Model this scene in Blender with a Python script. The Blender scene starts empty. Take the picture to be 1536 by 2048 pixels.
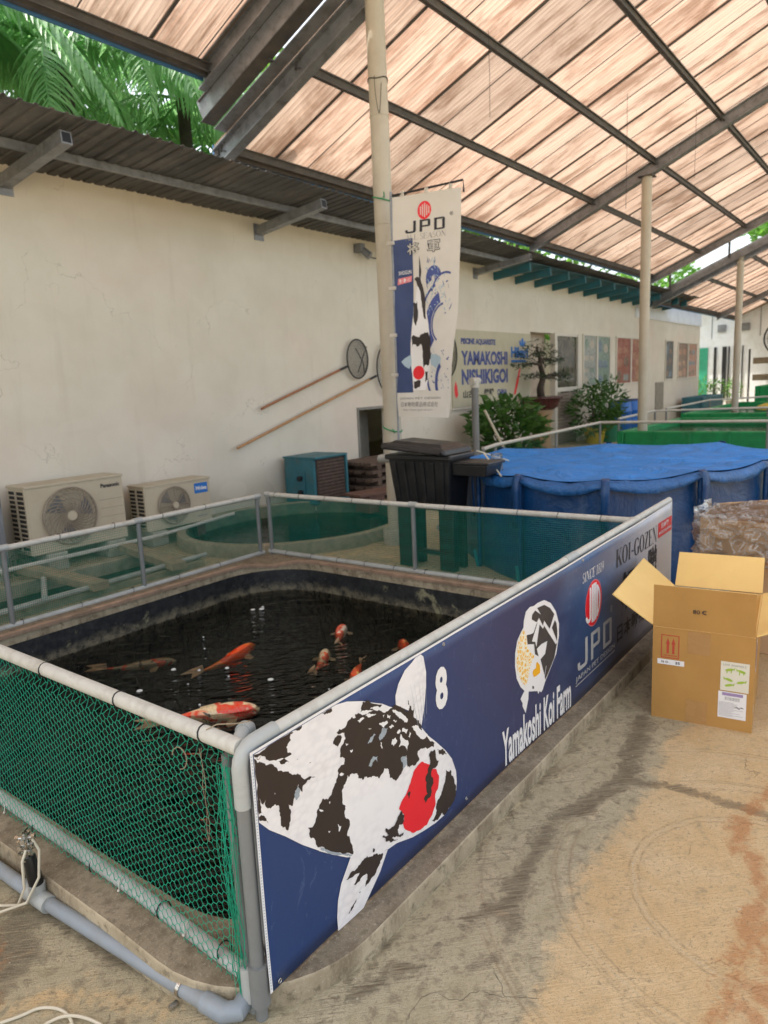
import bpy, math, random
import numpy as np
from mathutils import Vector, Matrix, noise
from mathutils.geometry import tessellate_polygon

random.seed(7)
S = bpy.context.scene
COL = S.collection
R = math.radians

# ---------------------------------------------------------------- camera
cam_d = bpy.data.cameras.new('camera')
cam = bpy.data.objects.new('camera', cam_d)
COL.objects.link(cam)
yaw, pitch, roll = 0.655660068, 0.176341154, -0.0459678165
fw = Vector((math.cos(yaw)*math.cos(pitch), math.sin(yaw)*math.cos(pitch), -math.sin(pitch)))
rt = Vector((math.sin(yaw), -math.cos(yaw), 0))
up = rt.cross(fw)
rt, up = math.cos(roll)*rt + math.sin(roll)*up, -math.sin(roll)*rt + math.cos(roll)*up
M = Matrix((rt, up, -fw)).transposed().to_4x4()
M.translation = Vector((0, 0, 1.6))
cam.matrix_world = M
cam_d.sensor_fit = 'VERTICAL'
cam_d.sensor_height = 24
cam_d.lens = 1420/2048*24
cam_d.clip_start = 0.05
cam_d.clip_end = 800
cam_d.dof.use_dof = True
cam_d.dof.focus_distance = 2.0
cam_d.dof.aperture_fstop = 3.2
S.camera = cam

# ---------------------------------------------------------------- light
SUN_EL, SUN_AZ = R(62), R(118)          # azimuth of the sun, ccw from +X
w = bpy.data.worlds.new('World'); S.world = w; w.use_nodes = True
nt = w.node_tree; nt.nodes.clear()
sky = nt.nodes.new('ShaderNodeTexSky'); sky.sky_type = 'NISHITA'; sky.sun_disc = False
sky.sun_elevation = SUN_EL
sky.sun_rotation = math.pi/2 - SUN_AZ
sky.air_density = 1.0; sky.dust_density = 3.5; sky.ozone_density = 1.0
bg = nt.nodes.new('ShaderNodeBackground'); bg.inputs[1].default_value = 0.15
wo = nt.nodes.new('ShaderNodeOutputWorld')
hs = nt.nodes.new('ShaderNodeHueSaturation'); hs.inputs['Saturation'].default_value = .42     # thin bright haze whitens the tropical sky
tn = nt.nodes.new('ShaderNodeMix'); tn.data_type = 'RGBA'; tn.blend_type = 'MULTIPLY'; tn.inputs[0].default_value = 1; tn.inputs[7].default_value = (1.0, 1.0, .97, 1)
nt.links.new(sky.outputs[0], hs.inputs['Color']); nt.links.new(hs.outputs[0], tn.inputs[6]); nt.links.new(tn.outputs[2], bg.inputs[0]); nt.links.new(bg.outputs[0], wo.inputs[0])
sun_d = bpy.data.lights.new('sun', 'SUN'); sun_d.energy = 2.1; sun_d.angle = R(0.5)
sun_d.color = (1.0, 0.955, 0.89)
sun = bpy.data.objects.new('sun', sun_d); COL.objects.link(sun)
sdir = Vector((math.cos(SUN_AZ)*math.cos(SUN_EL), math.sin(SUN_AZ)*math.cos(SUN_EL), math.sin(SUN_EL)))
sun.rotation_euler = sdir.to_track_quat('Z', 'Y').to_euler()
S.view_settings.view_transform = 'Standard'; S.view_settings.look = 'None'
S.view_settings.gamma = 1; S.view_settings.use_curve_mapping = False
S.view_settings.exposure = 1.72
S.render.engine = 'CYCLES'
S.cycles.max_bounces = 10; S.cycles.transparent_max_bounces = 40
S.cycles.diffuse_bounces = 5; S.cycles.glossy_bounces = 4; S.cycles.transmission_bounces = 6
S.cycles.use_denoising = True
S.cycles.sample_clamp_indirect = 6
S.cycles.caustics_reflective = False; S.cycles.caustics_refractive = False

# ---------------------------------------------------------------- materials
class NT:
    def __init__(s, name):
        s.m = bpy.data.materials.new(name); s.m.use_nodes = True
        s.t = s.m.node_tree; s.t.nodes.clear()
        s.out = s.n('ShaderNodeOutputMaterial')
    def n(s, ty, **kw):
        nd = s.t.nodes.new(ty)
        for k, v in kw.items(): setattr(nd, k, v)
        return nd
    def l(s, a, b): s.t.links.new(a, b)
    def coord(s, kind='Object', scale=(1, 1, 1), rot=(0, 0, 0), loc=(0, 0, 0)):
        c = s.n('ShaderNodeTexCoord'); mp = s.n('ShaderNodeMapping')
        mp.inputs['Scale'].default_value = scale; mp.inputs['Rotation'].default_value = rot; mp.inputs['Location'].default_value = loc
        s.l(c.outputs[kind], mp.inputs[0]); return mp.outputs[0]
    def coord2(s, scale, rz, kind='Object'):
        v = s.coord(kind, rot=(0, 0, rz)); mp = s.n('ShaderNodeMapping'); mp.inputs['Scale'].default_value = scale; s.l(v, mp.inputs[0]); return mp.outputs[0]
    def noise(s, vec, scale, detail=6, rough=.6, dist=0):
        nd = s.n('ShaderNodeTexNoise'); nd.inputs['Scale'].default_value = scale; nd.inputs['Detail'].default_value = detail
        nd.inputs['Roughness'].default_value = rough; nd.inputs['Distortion'].default_value = dist
        s.l(vec, nd.inputs['Vector']); return nd.outputs['Fac']
    def ramp(s, fac, stops, interp='LINEAR'):
        nd = s.n('ShaderNodeValToRGB'); nd.color_ramp.interpolation = interp
        e = nd.color_ramp.elements
        while len(e) < len(stops): e.new(.5)
        for q, (p, c) in zip(e, stops):
            q.position = p; q.color = (c, c, c, 1) if isinstance(c, (int, float)) else (*c, 1)
        s.l(fac, nd.inputs[0]); return nd.outputs[0]
    def mix(s, fac, a, b, mode='MIX'):
        nd = s.n('ShaderNodeMix', data_type='RGBA', blend_type=mode)
        for i, v in ((0, fac), (6, a), (7, b)):
            if hasattr(v, 'is_linked'): s.l(v, nd.inputs[i])
            elif i == 0: nd.inputs[0].default_value = v
            else: nd.inputs[i].default_value = (*v, 1) if len(v) == 3 else v
        return nd.outputs[2]
    def math(s, op, a, b=0, c=None):
        nd = s.n('ShaderNodeMath', operation=op)
        for i, v in enumerate((a, b) if c is None else (a, b, c)):
            if hasattr(v, 'is_linked'): s.l(v, nd.inputs[i])
            else: nd.inputs[i].default_value = v
        return nd.outputs[0]
    def sep(s, vec):
        nd = s.n('ShaderNodeSeparateXYZ'); s.l(vec, nd.inputs[0]); return nd.outputs
    def bump(s, h, strength=.3, dist=.01, nrm=None):
        nd = s.n('ShaderNodeBump'); nd.inputs['Strength'].default_value = strength; nd.inputs['Distance'].default_value = dist
        s.l(h, nd.inputs['Height'])
        if nrm: s.l(nrm, nd.inputs['Normal'])
        return nd.outputs[0]
    def attr(s, name):
        nd = s.n('ShaderNodeAttribute'); nd.attribute_name = name; return nd.outputs['Fac']
    def pr(s, col, rough=.6, metal=0, spec=.5, normal=None, **kw):
        b = s.n('ShaderNodeBsdfPrincipled')
        for k, v in (('Base Color', col), ('Roughness', rough), ('Metallic', metal), ('Specular IOR Level', spec)):
            if hasattr(v, 'is_linked'): s.l(v, b.inputs[k])
            elif k == 'Base Color': b.inputs[k].default_value = (*v, 1)
            else: b.inputs[k].default_value = v
        if normal: s.l(normal, b.inputs['Normal'])
        for k, v in kw.items(): b.inputs[k].default_value = v
        return b.outputs[0]
    def done(s, sh, vol=None):
        s.l(sh, s.out.inputs[0])
        if vol: s.l(vol, s.out.inputs[1])
        return s.m

def simple(name, col, rough=.6, var=.25, scale=8, metal=0, dirt=None, dirt_amt=.5, bump=.1, spec=.5, dscale=3):
    t = NT(name); v = t.coord()
    n1 = t.noise(v, scale, 8, .65)
    f = t.ramp(n1, [(.3, 1-var), (.7, 1+var*.4)])
    c = t.mix(1, col, f, 'MULTIPLY')
    if dirt:
        n2 = t.noise(v, dscale, 9, .7, .4)
        c = t.mix(t.math('MULTIPLY', t.ramp(n2, [(.48, 0), (.68, 1)]), dirt_amt), c, dirt)
    rr = t.ramp(t.noise(v, scale*1.7, 4), [(.3, max(0, rough-.1)), (.7, min(1, rough+.12))])
    return t.done(t.pr(c, rr, metal, spec, t.bump(n1, bump, .004)))

MAT = {}
MAT['pvc'] = simple('grey_pvc', (.40, .41, .39), .42, .12, 6, dirt=(.22, .19, .15), dirt_amt=.45, dscale=7)
MAT['pvc_light'] = simple('pale_weathered_pvc', (.56, .54, .48), .5, .12, 9, dirt=(.25, .21, .16), dirt_amt=.5, dscale=9)
MAT['pvc_dark'] = simple('dark_grey_pvc', (.20, .205, .20), .45, .15, 6, dirt=(.13, .11, .09), dirt_amt=.4)
MAT['pipe_floor'] = simple('blue_grey_pvc', (.27, .30, .33), .42, .1, 5, dirt=(.2, .17, .12), dirt_amt=.4, dscale=6)
MAT['pole'] = simple('cream_painted_steel', (.50, .45, .355), .5, .08, 3, dirt=(.3, .24, .16), dirt_amt=.35, dscale=2)
MAT['black_plastic'] = simple('black_plastic', (.012, .012, .013), .38, .2, 5, dirt=(.05, .045, .04), dirt_amt=.35, dscale=4)
MAT['tie'] = simple('black_cable_tie', (.012, .012, .012), .5, .1)
MAT['white_tie'] = simple('white_string', (.6, .57, .48), .7, .1)
MAT['steel_dark'] = simple('weathered_dark_steel', (.085, .08, .078), .6, .3, 7, dirt=(.17, .13, .10), dirt_amt=.5, dscale=5)
MAT['steel_grey'] = simple('grey_painted_steel', (.27, .28, .30), .36, .3, 5, metal=.3, dirt=(.07, .06, .05), dirt_amt=.5, dscale=9)
MAT['blue_flash'] = simple('blue_flashing', (.05, .16, .34), .5, .2, 4)
MAT['teal'] = simple('teal_painted_metal', (.03, .16, .20), .5, .2, 5, dirt=(.10, .10, .08), dirt_amt=.5, dscale=6)
MAT['teal_dark'] = simple('teal_roof_paint', (.035, .15, .19), .6, .25, 4)
MAT['white_panel'] = simple('white_cladding', (.72, .74, .76), .55, .08, 2, dirt=(.5, .47, .42), dirt_amt=.4)
MAT['black'] = simple('black_paint', (.012, .012, .014), .5, .1)
MAT['frame_white'] = simple('white_frame', (.66, .62, .54), .5, .08)
MAT['blue_barrel'] = simple('blue_barrel_plastic', (.01, .13, .45), .4, .1)
MAT['yellow_pot'] = simple('yellow_pot', (.55, .42, .03), .5, .1)
MAT['green_pot'] = simple('green_pot', (.02, .2, .10), .5, .1)
MAT['terracotta'] = simple('dark_red_glaze', (.08, .022, .022), .3, .3)
MAT['pedestal'] = simple('tan_stone', (.36, .24, .13), .7, .2)
MAT['bark'] = simple('bark', (.055, .04, .028), .85, .4, 18, bump=.6)
MAT['wood_red'] = simple('reddish_wood', (.36, .14, .055), .5, .3, 12)
MAT['wood_tan'] = simple('tan_wood', (.48, .25, .10), .5, .3, 12)
MAT['timber'] = simple('old_timber', (.13, .085, .06), .8, .5, 14, dirt=(.05, .035, .03), bump=.4)
MAT['timber_pale'] = simple('pale_timber', (.33, .26, .17), .8, .35, 9)
MAT['chrome'] = simple('chromed_brass', (.55, .52, .47), .22, .2, 20, metal=1)
MAT['ac_body'] = simple('aged_cream_metal', (.52, .45, .33), .5, .07, 3, dirt=(.40, .31, .21), dirt_amt=.35, dscale=2.5)
MAT['ac_grille'] = simple('brown_grey_grille', (.30, .25, .19), .5, .15)
MAT['ac_dark'] = simple('dark_fan_cavity', (.028, .026, .026), .7, .2)
MAT['rubber'] = simple('black_rubber', (.01, .01, .01), .35, .15)
MAT['hose'] = simple('cream_tube', (.62, .55, .42), .4, .08)
MAT['block'] = simple('concrete_block', (.42, .39, .32), .9, .25, 16, bump=.5)
MAT['white_print'] = simple('white_print', (.80, .78, .77), .45, .03, 3, bump=0)
def m_kw():
    t = NT('white_scaled_print'); v = t.coord('Object', scale=(36, 1, 60), rot=(0, .5, 0))
    vo = t.n('ShaderNodeTexVoronoi'); vo.inputs['Scale'].default_value = 1; t.l(v, vo.inputs['Vector'])
    n = t.noise(t.coord('Object'), 5, 6, .6)
    c = t.mix(t.math('MULTIPLY', t.ramp(vo.outputs['Distance'], [(.3, 0), (.75, 1)]), t.ramp(n, [(.4, 0), (.6, .30)])), (.83, .80, .79), (.50, .47, .50))
    c = t.mix(t.ramp(n, [(.58, 0), (.75, .25)]), c, (.80, .66, .62))
    return t.done(t.pr(c, .42, spec=.35))
MAT['koi_white'] = m_kw()
MAT['grey_print'] = simple('grey_print', (.36, .41, .45), .45, .3, 30, bump=0)
MAT['black_print'] = simple('brown_black_print', (.026, .017, .015), .42, .1, 4, bump=0)
MAT['logo_dark'] = simple('charcoal_print', (.05, .045, .045), .45, .05, bump=0)
MAT['red_print'] = simple('red_print', (.78, .012, .025), .45, .05, 3, bump=0)
MAT['yellow_print'] = simple('yellow_print', (.85, .42, .01), .45, .05, bump=0)
MAT['silver_print'] = simple('silver_print', (.50, .50, .50), .4, .12, 3, bump=0)
MAT['navy_print'] = simple('navy_print', (.035, .06, .16), .6, .15, 5, bump=0)
MAT['ink'] = simple('dark_ink', (.02, .02, .025), .6, .1, bump=0)
MAT['ink_pale'] = simple('faded_ink', (.30, .28, .26), .6, .1, bump=0)
MAT['ink_blue'] = simple('faded_blue_print', (.055, .08, .26), .6, .2, 9, bump=0)
MAT['hik_blue'] = simple('bright_blue_print', (.01, .15, .50), .5, .1, bump=0)
MAT['sky_blue'] = simple('pale_blue_print', (.40, .52, .60), .6, .1, bump=0)
MAT['pink'] = simple('pink_print', (.75, .22, .24), .6, .1, bump=0)
MAT['sticker'] = simple('cream_paper', (.72, .68, .55), .6, .05, bump=0)
MAT['leaf_print'] = simple('lime_print', (.36, .52, .05), .6, .1, bump=0)
MAT['purple'] = simple('mauve_print', (.33, .24, .42), .6, .1, bump=0)
MAT['tape'] = simple('brown_tape', (.42, .23, .085), .25, .1, 7, bump=0)
MAT['up_red'] = simple('brick_red_print', (.48, .055, .03), .6, .1, bump=0)
MAT['mesh_dark'] = simple('dark_netting', (.03, .03, .032), .8, .1)
MAT['foam'] = simple('white_foam', (.7, .72, .7), .6, .1)
MAT['string_green'] = simple('green_string', (.05, .30, .13), .7, .1)
MAT['sign_face'] = simple('aged_cream_sign', (.50, .46, .33), .6, .06, 2, dirt=(.38, .36, .24), dirt_amt=.4)

def m_net(name, col):
    t = NT(name)
    d = t.pr(col, .45, spec=.4)
    tr = t.n('ShaderNodeBsdfTranslucent'); tr.inputs[0].default_value = (*col, 1)
    mx = t.n('ShaderNodeMixShader'); mx.inputs[0].default_value = .25
    t.l(d, mx.inputs[1]); t.l(tr.outputs[0], mx.inputs[2]); return t.done(mx.outputs[0])
MAT['net_green'] = m_net('green_netting', (.015, .43, .26))
MAT['net_dark'] = m_net('dark_green_netting', (.006, .20, .135))
MAT['net_far'] = m_net('grey_green_netting', (.05, .17, .10))

def m_wall():
    t = NT('cream_wall_paint'); v = t.coord()
    n = t.noise(v, 1.3, 8, .6)
    st = t.noise(t.coord(scale=(2.2, 1, .22)), 2.2, 8, .65, .3)
    c = t.mix(t.ramp(n, [(.35, 0), (.7, 1)]), (.665, .615, .515), (.74, .695, .60))
    c = t.mix(t.math('MULTIPLY', t.ramp(st, [(.56, 0), (.76, 1)]), .30), c, (.46, .40, .31))
    x_, y_, z_ = t.sep(v)
    drip = t.noise(t.coord(scale=(9, 1, .16)), 1.8, 7, .7, .15)
    topz = t.ramp(t.math('MULTIPLY', z_, .25), [(.30, .15), (.95, 1)])
    c = t.mix(t.math('MULTIPLY', t.math('MULTIPLY', t.ramp(drip, [(.62, 0), (.74, 1)]), topz), .30), c, (.30, .26, .20))
    gr = t.ramp(t.math('ADD', z_, t.math('MULTIPLY', n, -.5)), [(-.25, 1), (.35, 0)])
    c = t.mix(t.math('MULTIPLY', gr, .45), c, (.30, .27, .18))
    pt = t.noise(t.coord(loc=(7, 0, 2), scale=(.8, 1, 1.1)), 1.1, 2, .4)
    c = t.mix(t.ramp(pt, [(.585, 0), (.59, .22)]), c, (.76, .71, .61))
    vo = t.n('ShaderNodeTexVoronoi'); vo.feature = 'DISTANCE_TO_EDGE'; vo.inputs['Scale'].default_value = .55
    nn = t.n('ShaderNodeTexNoise'); nn.inputs['Scale'].default_value = 2.5; nn.inputs['Detail'].default_value = 7; t.l(v, nn.inputs['Vector'])
    wv = t.n('ShaderNodeVectorMath', operation='ADD'); t.l(v, wv.inputs[0]); t.l(nn.outputs['Color'], wv.inputs[1]); t.l(wv.outputs[0], vo.inputs['Vector'])
    c = t.mix(t.math('MULTIPLY', t.ramp(vo.outputs[0], [(0, .38), (.0025, 0)]), t.ramp(n, [(.5, 0), (.56, 1)])), c, (.25, .21, .16))
    pk = t.noise(t.coord(loc=(3.3, 0, 1)), .55, 3, .5)
    c = t.mix(t.math('MULTIPLY', t.ramp(pk, [(.5, 0), (.66, 1)]), .18), c, (.74, .50, .42))
    fine = t.noise(v, 60, 3)
    return t.done(t.pr(c, .75, normal=t.bump(fine, .12, .003), spec=.25))
MAT['wall'] = m_wall()

def m_roof(name='stained_translucent_sheet', seed=0):
    t = NT(name)
    oi = t.n('ShaderNodeObjectInfo')
    c = t.n('ShaderNodeTexCoord'); mp = t.n('ShaderNodeMapping'); mp.inputs['Scale'].default_value = (10, .16, .16)
    cb = t.n('ShaderNodeCombineXYZ'); t.l(t.math('MULTIPLY', oi.outputs['Random'], 37), cb.inputs[0]); t.l(t.math('MULTIPLY', oi.outputs['Random'], 91), cb.inputs[1])
    t.l(cb.outputs[0], mp.inputs['Location']); t.l(c.outputs['Object'], mp.inputs[0]); v = mp.outputs[0]
    streak = t.noise(v, 1.6, 10, .72, .35)
    mp2 = t.n('ShaderNodeMapping'); mp2.inputs['Scale'].default_value = (1.6, .5, .5); t.l(cb.outputs[0], mp2.inputs['Location']); t.l(c.outputs['Object'], mp2.inputs[0])
    blot = t.noise(mp2.outputs[0], 1.5, 8, .65, .6)
    mp3 = t.n('ShaderNodeMapping'); mp3.inputs['Scale'].default_value = (34, .9, .9); t.l(c.outputs['Object'], mp3.inputs[0])
    fine = t.noise(mp3.outputs[0], 1.3, 6, .7)
    tone = t.ramp(oi.outputs['Random'], [(0, (.44, .27, .20)), (.3, (.56, .42, .31)), (.6, (.42, .31, .25)), (.8, (.54, .46, .37)), (1, (.50, .31, .23))])
    c1 = t.mix(t.ramp(streak, [(.30, 0), (.62, 1)]), tone, (.68, .61, .50))
    c1 = t.mix(t.math('MULTIPLY', t.ramp(streak, [(.52, 0), (.70, 1)]), .55), c1, (.26, .145, .10))
    c1 = t.mix(t.math('MULTIPLY', t.ramp(blot, [(.47, 0), (.62, 1)]), .72), c1, (.20, .115, .07))
    c1 = t.mix(t.math('MULTIPLY', t.ramp(fine, [(.54, 0), (.68, 1)]), .75), c1, (.13, .08, .05))
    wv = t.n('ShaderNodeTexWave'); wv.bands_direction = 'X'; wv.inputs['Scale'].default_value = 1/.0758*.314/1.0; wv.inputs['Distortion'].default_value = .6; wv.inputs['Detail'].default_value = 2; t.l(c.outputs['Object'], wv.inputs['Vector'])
    c1 = t.mix(t.math('MULTIPLY', t.ramp(wv.outputs['Fac'], [(.0, .55), (.35, 0)]), t.ramp(streak, [(.3, .25), (.6, 1)])), c1, (.20, .12, .085))  # valley lines painted dark for corrugation shading, along with gathered dirt
    # algae and soot that gather at the low (eave) end of each sheet
    y = t.sep(c.outputs['Object'])[1]
    edge = t.math('MULTIPLY', t.ramp(t.math('ADD', y, t.math('MULTIPLY', blot, 1.4)), [(.25, 0), (.95, 1)]), t.ramp(fine, [(.35, .25), (.62, 1)]))
    c1 = t.mix(t.math('MULTIPLY', edge, .8), c1, (.11, .07, .04))
    tv = t.ramp(t.math('FRACT', t.math('MULTIPLY', oi.outputs['Random'], 7.3)), [(0, .50), (.5, .66), (1, .84)])
    c1 = t.mix(1, t.mix(1, c1, (.94, .80, .75), 'MULTIPLY'), tv, 'MULTIPLY')
    tr = t.n('ShaderNodeBsdfTranslucent'); t.l(c1, tr.inputs[0])
    df = t.n('ShaderNodeBsdfDiffuse'); t.l(t.mix(.35, c1, (.5, .45, .4)), df.inputs[0])
    mx = t.n('ShaderNodeMixShader'); mx.inputs[0].default_value = .36
    t.l(tr.outputs[0], mx.inputs[1]); t.l(df.outputs[0], mx.inputs[2])
    return t.done(mx.outputs[0])
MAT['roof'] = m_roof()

def m_shed():
    t = NT('rusty_dark_sheet'); v = t.coord(scale=(1, .35, 1))
    a = t.noise(v, 3, 9, .7, .4); b = t.noise(v, 12, 6, .7)
    c = t.mix(t.ramp(a, [(.35, 0), (.65, 1)]), (.075, .074, .074), (.16, .155, .148))
    c = t.mix(t.math('MULTIPLY', t.ramp(a, [(.57, 0), (.74, 1)]), .55), c, (.20, .11, .08))
    c = t.mix(t.math('MULTIPLY', t.ramp(b, [(.56, 0), (.72, 1)]), .6), c, (.28, .26, .24))
    c = t.mix(t.math('MULTIPLY', t.ramp(t.noise(t.coord(scale=(1.2, .5, 1)), 1.3, 3, .5), [(.35, 1), (.5, 0)]), .6), c, (.04, .038, .036))
    return t.done(t.pr(c, .6, .2, .4, t.bump(b, .2, .004)))
MAT['shed'] = m_shed()

def m_floor():
    t = NT('stained_concrete_floor'); v = t.coord('Object')
    big = t.noise(v, 1.7, 8, .62, .3); mid = t.noise(v, 7, 10, .70, .5); m2 = t.noise(v, 23, 8, .72, .3); fine = t.noise(v, 75, 6, .75); peb = t.noise(v, 230, 3, .6)
    c = t.mix(t.ramp(mid, [(.3, 0), (.7, 1)]), (.42, .35, .215), (.58, .49, .33))
    c = t.mix(t.math('MULTIPLY', t.ramp(m2, [(.36, 1), (.5, 0)]), .65), c, (.17, .13, .08))
    c = t.mix(t.math('MULTIPLY', t.ramp(m2, [(.55, 0), (.7, 1)]), .4), c, (.45, .39, .28))
    wc = t.mix(t.ramp(mid, [(.3, 0), (.7, 1)]), (.61, .415, .205), (.74, .555, .325))
    wc = t.mix(t.math('MULTIPLY', t.ramp(big, [(.45, 0), (.62, 1)]), .55), wc, (.64, .42, .19))
    wc = t.mix(t.math('MULTIPLY', t.ramp(m2, [(.34, 1), (.5, 0)]), .35), wc, (.33, .22, .12))
    wm = t.ramp(t.math('ADD', t.attr('warm'), t.math('ADD', t.math('MULTIPLY', t.math('SUBTRACT', mid, .5), 2.4), t.math('MULTIPLY', t.math('SUBTRACT', m2, .5), 1.3))), [(.25, 0), (.75, 1)])
    c = t.mix(wm, c, wc)
    px, py, pz = t.sep(v)
    wob = t.math('MULTIPLY', t.math('SUBTRACT', mid, .5), .035)
    for cx, cy, rads in ((2.22, .28, (.385, .40, .412, .60, .62, .64, .652, .86, .88, .90)), (1.3, .2, (.32, .36))):
        dx = t.math('SUBTRACT', px, cx); dy = t.math('SUBTRACT', py, cy)
        d = t.math('ADD', t.math('SQRT', t.math('ADD', t.math('MULTIPLY', dx, dx), t.math('MULTIPLY', dy, dy))), wob)
        for i, rr in enumerate(rads):
            k = t.math('ABSOLUTE', t.math('SUBTRACT', d, rr))
            ln = t.math('MULTIPLY', t.ramp(k, [(0, .62), (.006, 0)]), t.ramp(big if i % 2 else m2, [(.42, 0), (.55, 1)]))
            c = t.mix(ln, c, (.62, .50, .32) if i % 3 == 1 else (.30, .20, .11))
    # broom marks run across the slope of the floor, in patches
    br = t.noise(t.coord2((9, 150, 1), .80), 1, 4, .6, 1.2)
    br2 = t.noise(t.coord2((7, 150, 1), 1.25), 1, 4, .6, 1.8)
    bm = t.math('MULTIPLY', t.ramp(br, [(.54, 0), (.62, 1)]), t.math('MULTIPLY', t.ramp(mid, [(.42, .1), (.58, .55)]), t.ramp(wm, [(0, 1), (1, .35)])))
    bm2 = t.math('MULTIPLY', t.ramp(br2, [(.57, 0), (.64, 1)]), t.ramp(big, [(.5, 0), (.6, .22)]))
    c = t.mix(bm, c, (.17, .13, .08)); c = t.mix(bm2, c, (.24, .17, .10))
    dm = t.math('ADD', t.attr('dark'), t.math('ADD', t.math('MULTIPLY', t.math('SUBTRACT', mid, .5), 1.9), t.math('MULTIPLY', t.math('SUBTRACT', m2, .5), 1.5)))
    dark = t.math('MULTIPLY', t.ramp(dm, [(.50, 0), (.63, .75), (.9, 1)]), t.ramp(t.attr('dark'), [(0, 0), (.12, 1)]))
    dark = t.math('MULTIPLY', dark, t.ramp(br, [(.38, .55), (.56, 1)]))
    c = t.mix(t.math('MULTIPLY', dark, .78), c, (.095, .066, .036))
    rm = t.math('ADD', t.attr('rust'), t.math('ADD', t.math('MULTIPLY', t.math('SUBTRACT', mid, .5), 2.6), t.math('MULTIPLY', t.math('SUBTRACT', m2, .5), 2.2)))
    rust = t.math('MULTIPLY', t.ramp(rm, [(.45, 0), (.95, 1)]), t.ramp(t.attr('rust'), [(0, 0), (.3, 1)]))
    c = t.mix(t.math('MULTIPLY', rust, .68), c, (.46, .18, .05))
    vo = t.n('ShaderNodeTexVoronoi'); vo.feature = 'DISTANCE_TO_EDGE'; vo.inputs['Scale'].default_value = 1.5
    wv = t.n('ShaderNodeVectorMath', operation='ADD'); t.l(v, wv.inputs[0]); nn = t.n('ShaderNodeTexNoise'); nn.inputs['Scale'].default_value = 4; nn.inputs['Detail'].default_value = 6; t.l(v, nn.inputs['Vector'])
    ms = t.n('ShaderNodeVectorMath', operation='SCALE'); ms.inputs[3].default_value = .5; t.l(nn.outputs['Color'], ms.inputs[0]); t.l(ms.outputs[0], wv.inputs[1]); t.l(wv.outputs[0], vo.inputs['Vector'])
    crack = t.math('MULTIPLY', t.ramp(vo.outputs[0], [(.0, 1), (.004, 0)]), t.ramp(big, [(.55, 0), (.60, .5)]))
    c = t.mix(crack, c, (.07, .055, .035))
    c = t.mix(t.math('MULTIPLY', t.math('MULTIPLY', t.ramp(fine, [(.54, 0), (.64, 1)]), t.ramp(mid, [(.38, .25), (.6, 1)])), .62), c, (.15, .11, .065))
    c = t.mix(t.math('MULTIPLY', t.math('MULTIPLY', t.ramp(peb, [(.56, 0), (.66, 1)]), t.ramp(m2, [(.4, .2), (.6, 1)])), .5), c, (.13, .10, .06))
    c = t.mix(t.math('MULTIPLY', t.ramp(fine, [(.28, 1), (.40, 0)]), .5), c, (.62, .54, .40))
    sp = t.n('ShaderNodeTexVoronoi'); sp.inputs['Scale'].default_value = 24; t.l(v, sp.inputs['Vector'])
    c = t.mix(t.math('MULTIPLY', t.ramp(sp.outputs['Distance'], [(.07, .8), (.10, 0)]), t.ramp(m2, [(.5, 0), (.56, 1)])), c, (.60, .54, .42))
    rg = t.mix(dark, (.62, .62, .62), (.34, .34, .34))
    h = t.math('ADD', t.math('MULTIPLY', fine, .6), t.math('ADD', t.math('MULTIPLY', peb, .3), t.math('ADD', t.math('MULTIPLY', br, .45), t.math('MULTIPLY', crack, -1))))
    return t.done(t.pr(c, rg, 0, .4, t.bump(h, 1.0, .010)))
MAT['floor'] = m_floor()

def m_kerb(name, inner=False):
    t = NT(name); v = t.coord('Object')
    a = t.noise(v, 5, 9, .68, .5); b = t.noise(v, 22, 8, .7); f = t.noise(v, 110, 4, .7)
    c = t.mix(t.ramp(a, [(.35, 0), (.65, 1)]), (.30, .24, .155), (.46, .38, .26))
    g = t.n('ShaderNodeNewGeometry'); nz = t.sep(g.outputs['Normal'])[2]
    top = t.ramp(nz, [(.6, 0), (.9, 1)])
    c = t.mix(t.math('MULTIPLY', t.math('MULTIPLY', top, t.ramp(b, [(.38, 1), (.62, .25)])), .85), c, (.12, .085, .058))
    c = t.mix(t.math('MULTIPLY', t.ramp(b, [(.52, 0), (.64, 1)]), .7), c, (.12, .09, .055))
    c = t.mix(t.math('MULTIPLY', t.ramp(t.noise(t.coord(scale=(1, 1, .3)), 8, 6, .7), [(.5, 0), (.62, 1)]), .6), c, (.14, .10, .06))
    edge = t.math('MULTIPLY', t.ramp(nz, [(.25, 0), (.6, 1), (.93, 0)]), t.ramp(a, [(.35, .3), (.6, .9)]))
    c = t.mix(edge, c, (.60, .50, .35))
    c = t.mix(t.math('MULTIPLY', t.ramp(f, [(.58, 0), (.68, 1)]), .45), c, (.52, .46, .36))
    return t.done(t.pr(c, .7, 0, .35, t.bump(t.math('ADD', b, f), .6, .006)))
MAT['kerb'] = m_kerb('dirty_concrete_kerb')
MAT['lip'] = simple('pinkish_render_lip', (.38, .25, .17), .8, .3, 12, dirt=(.12, .1, .06), dirt_amt=.6, dscale=4)

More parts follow.
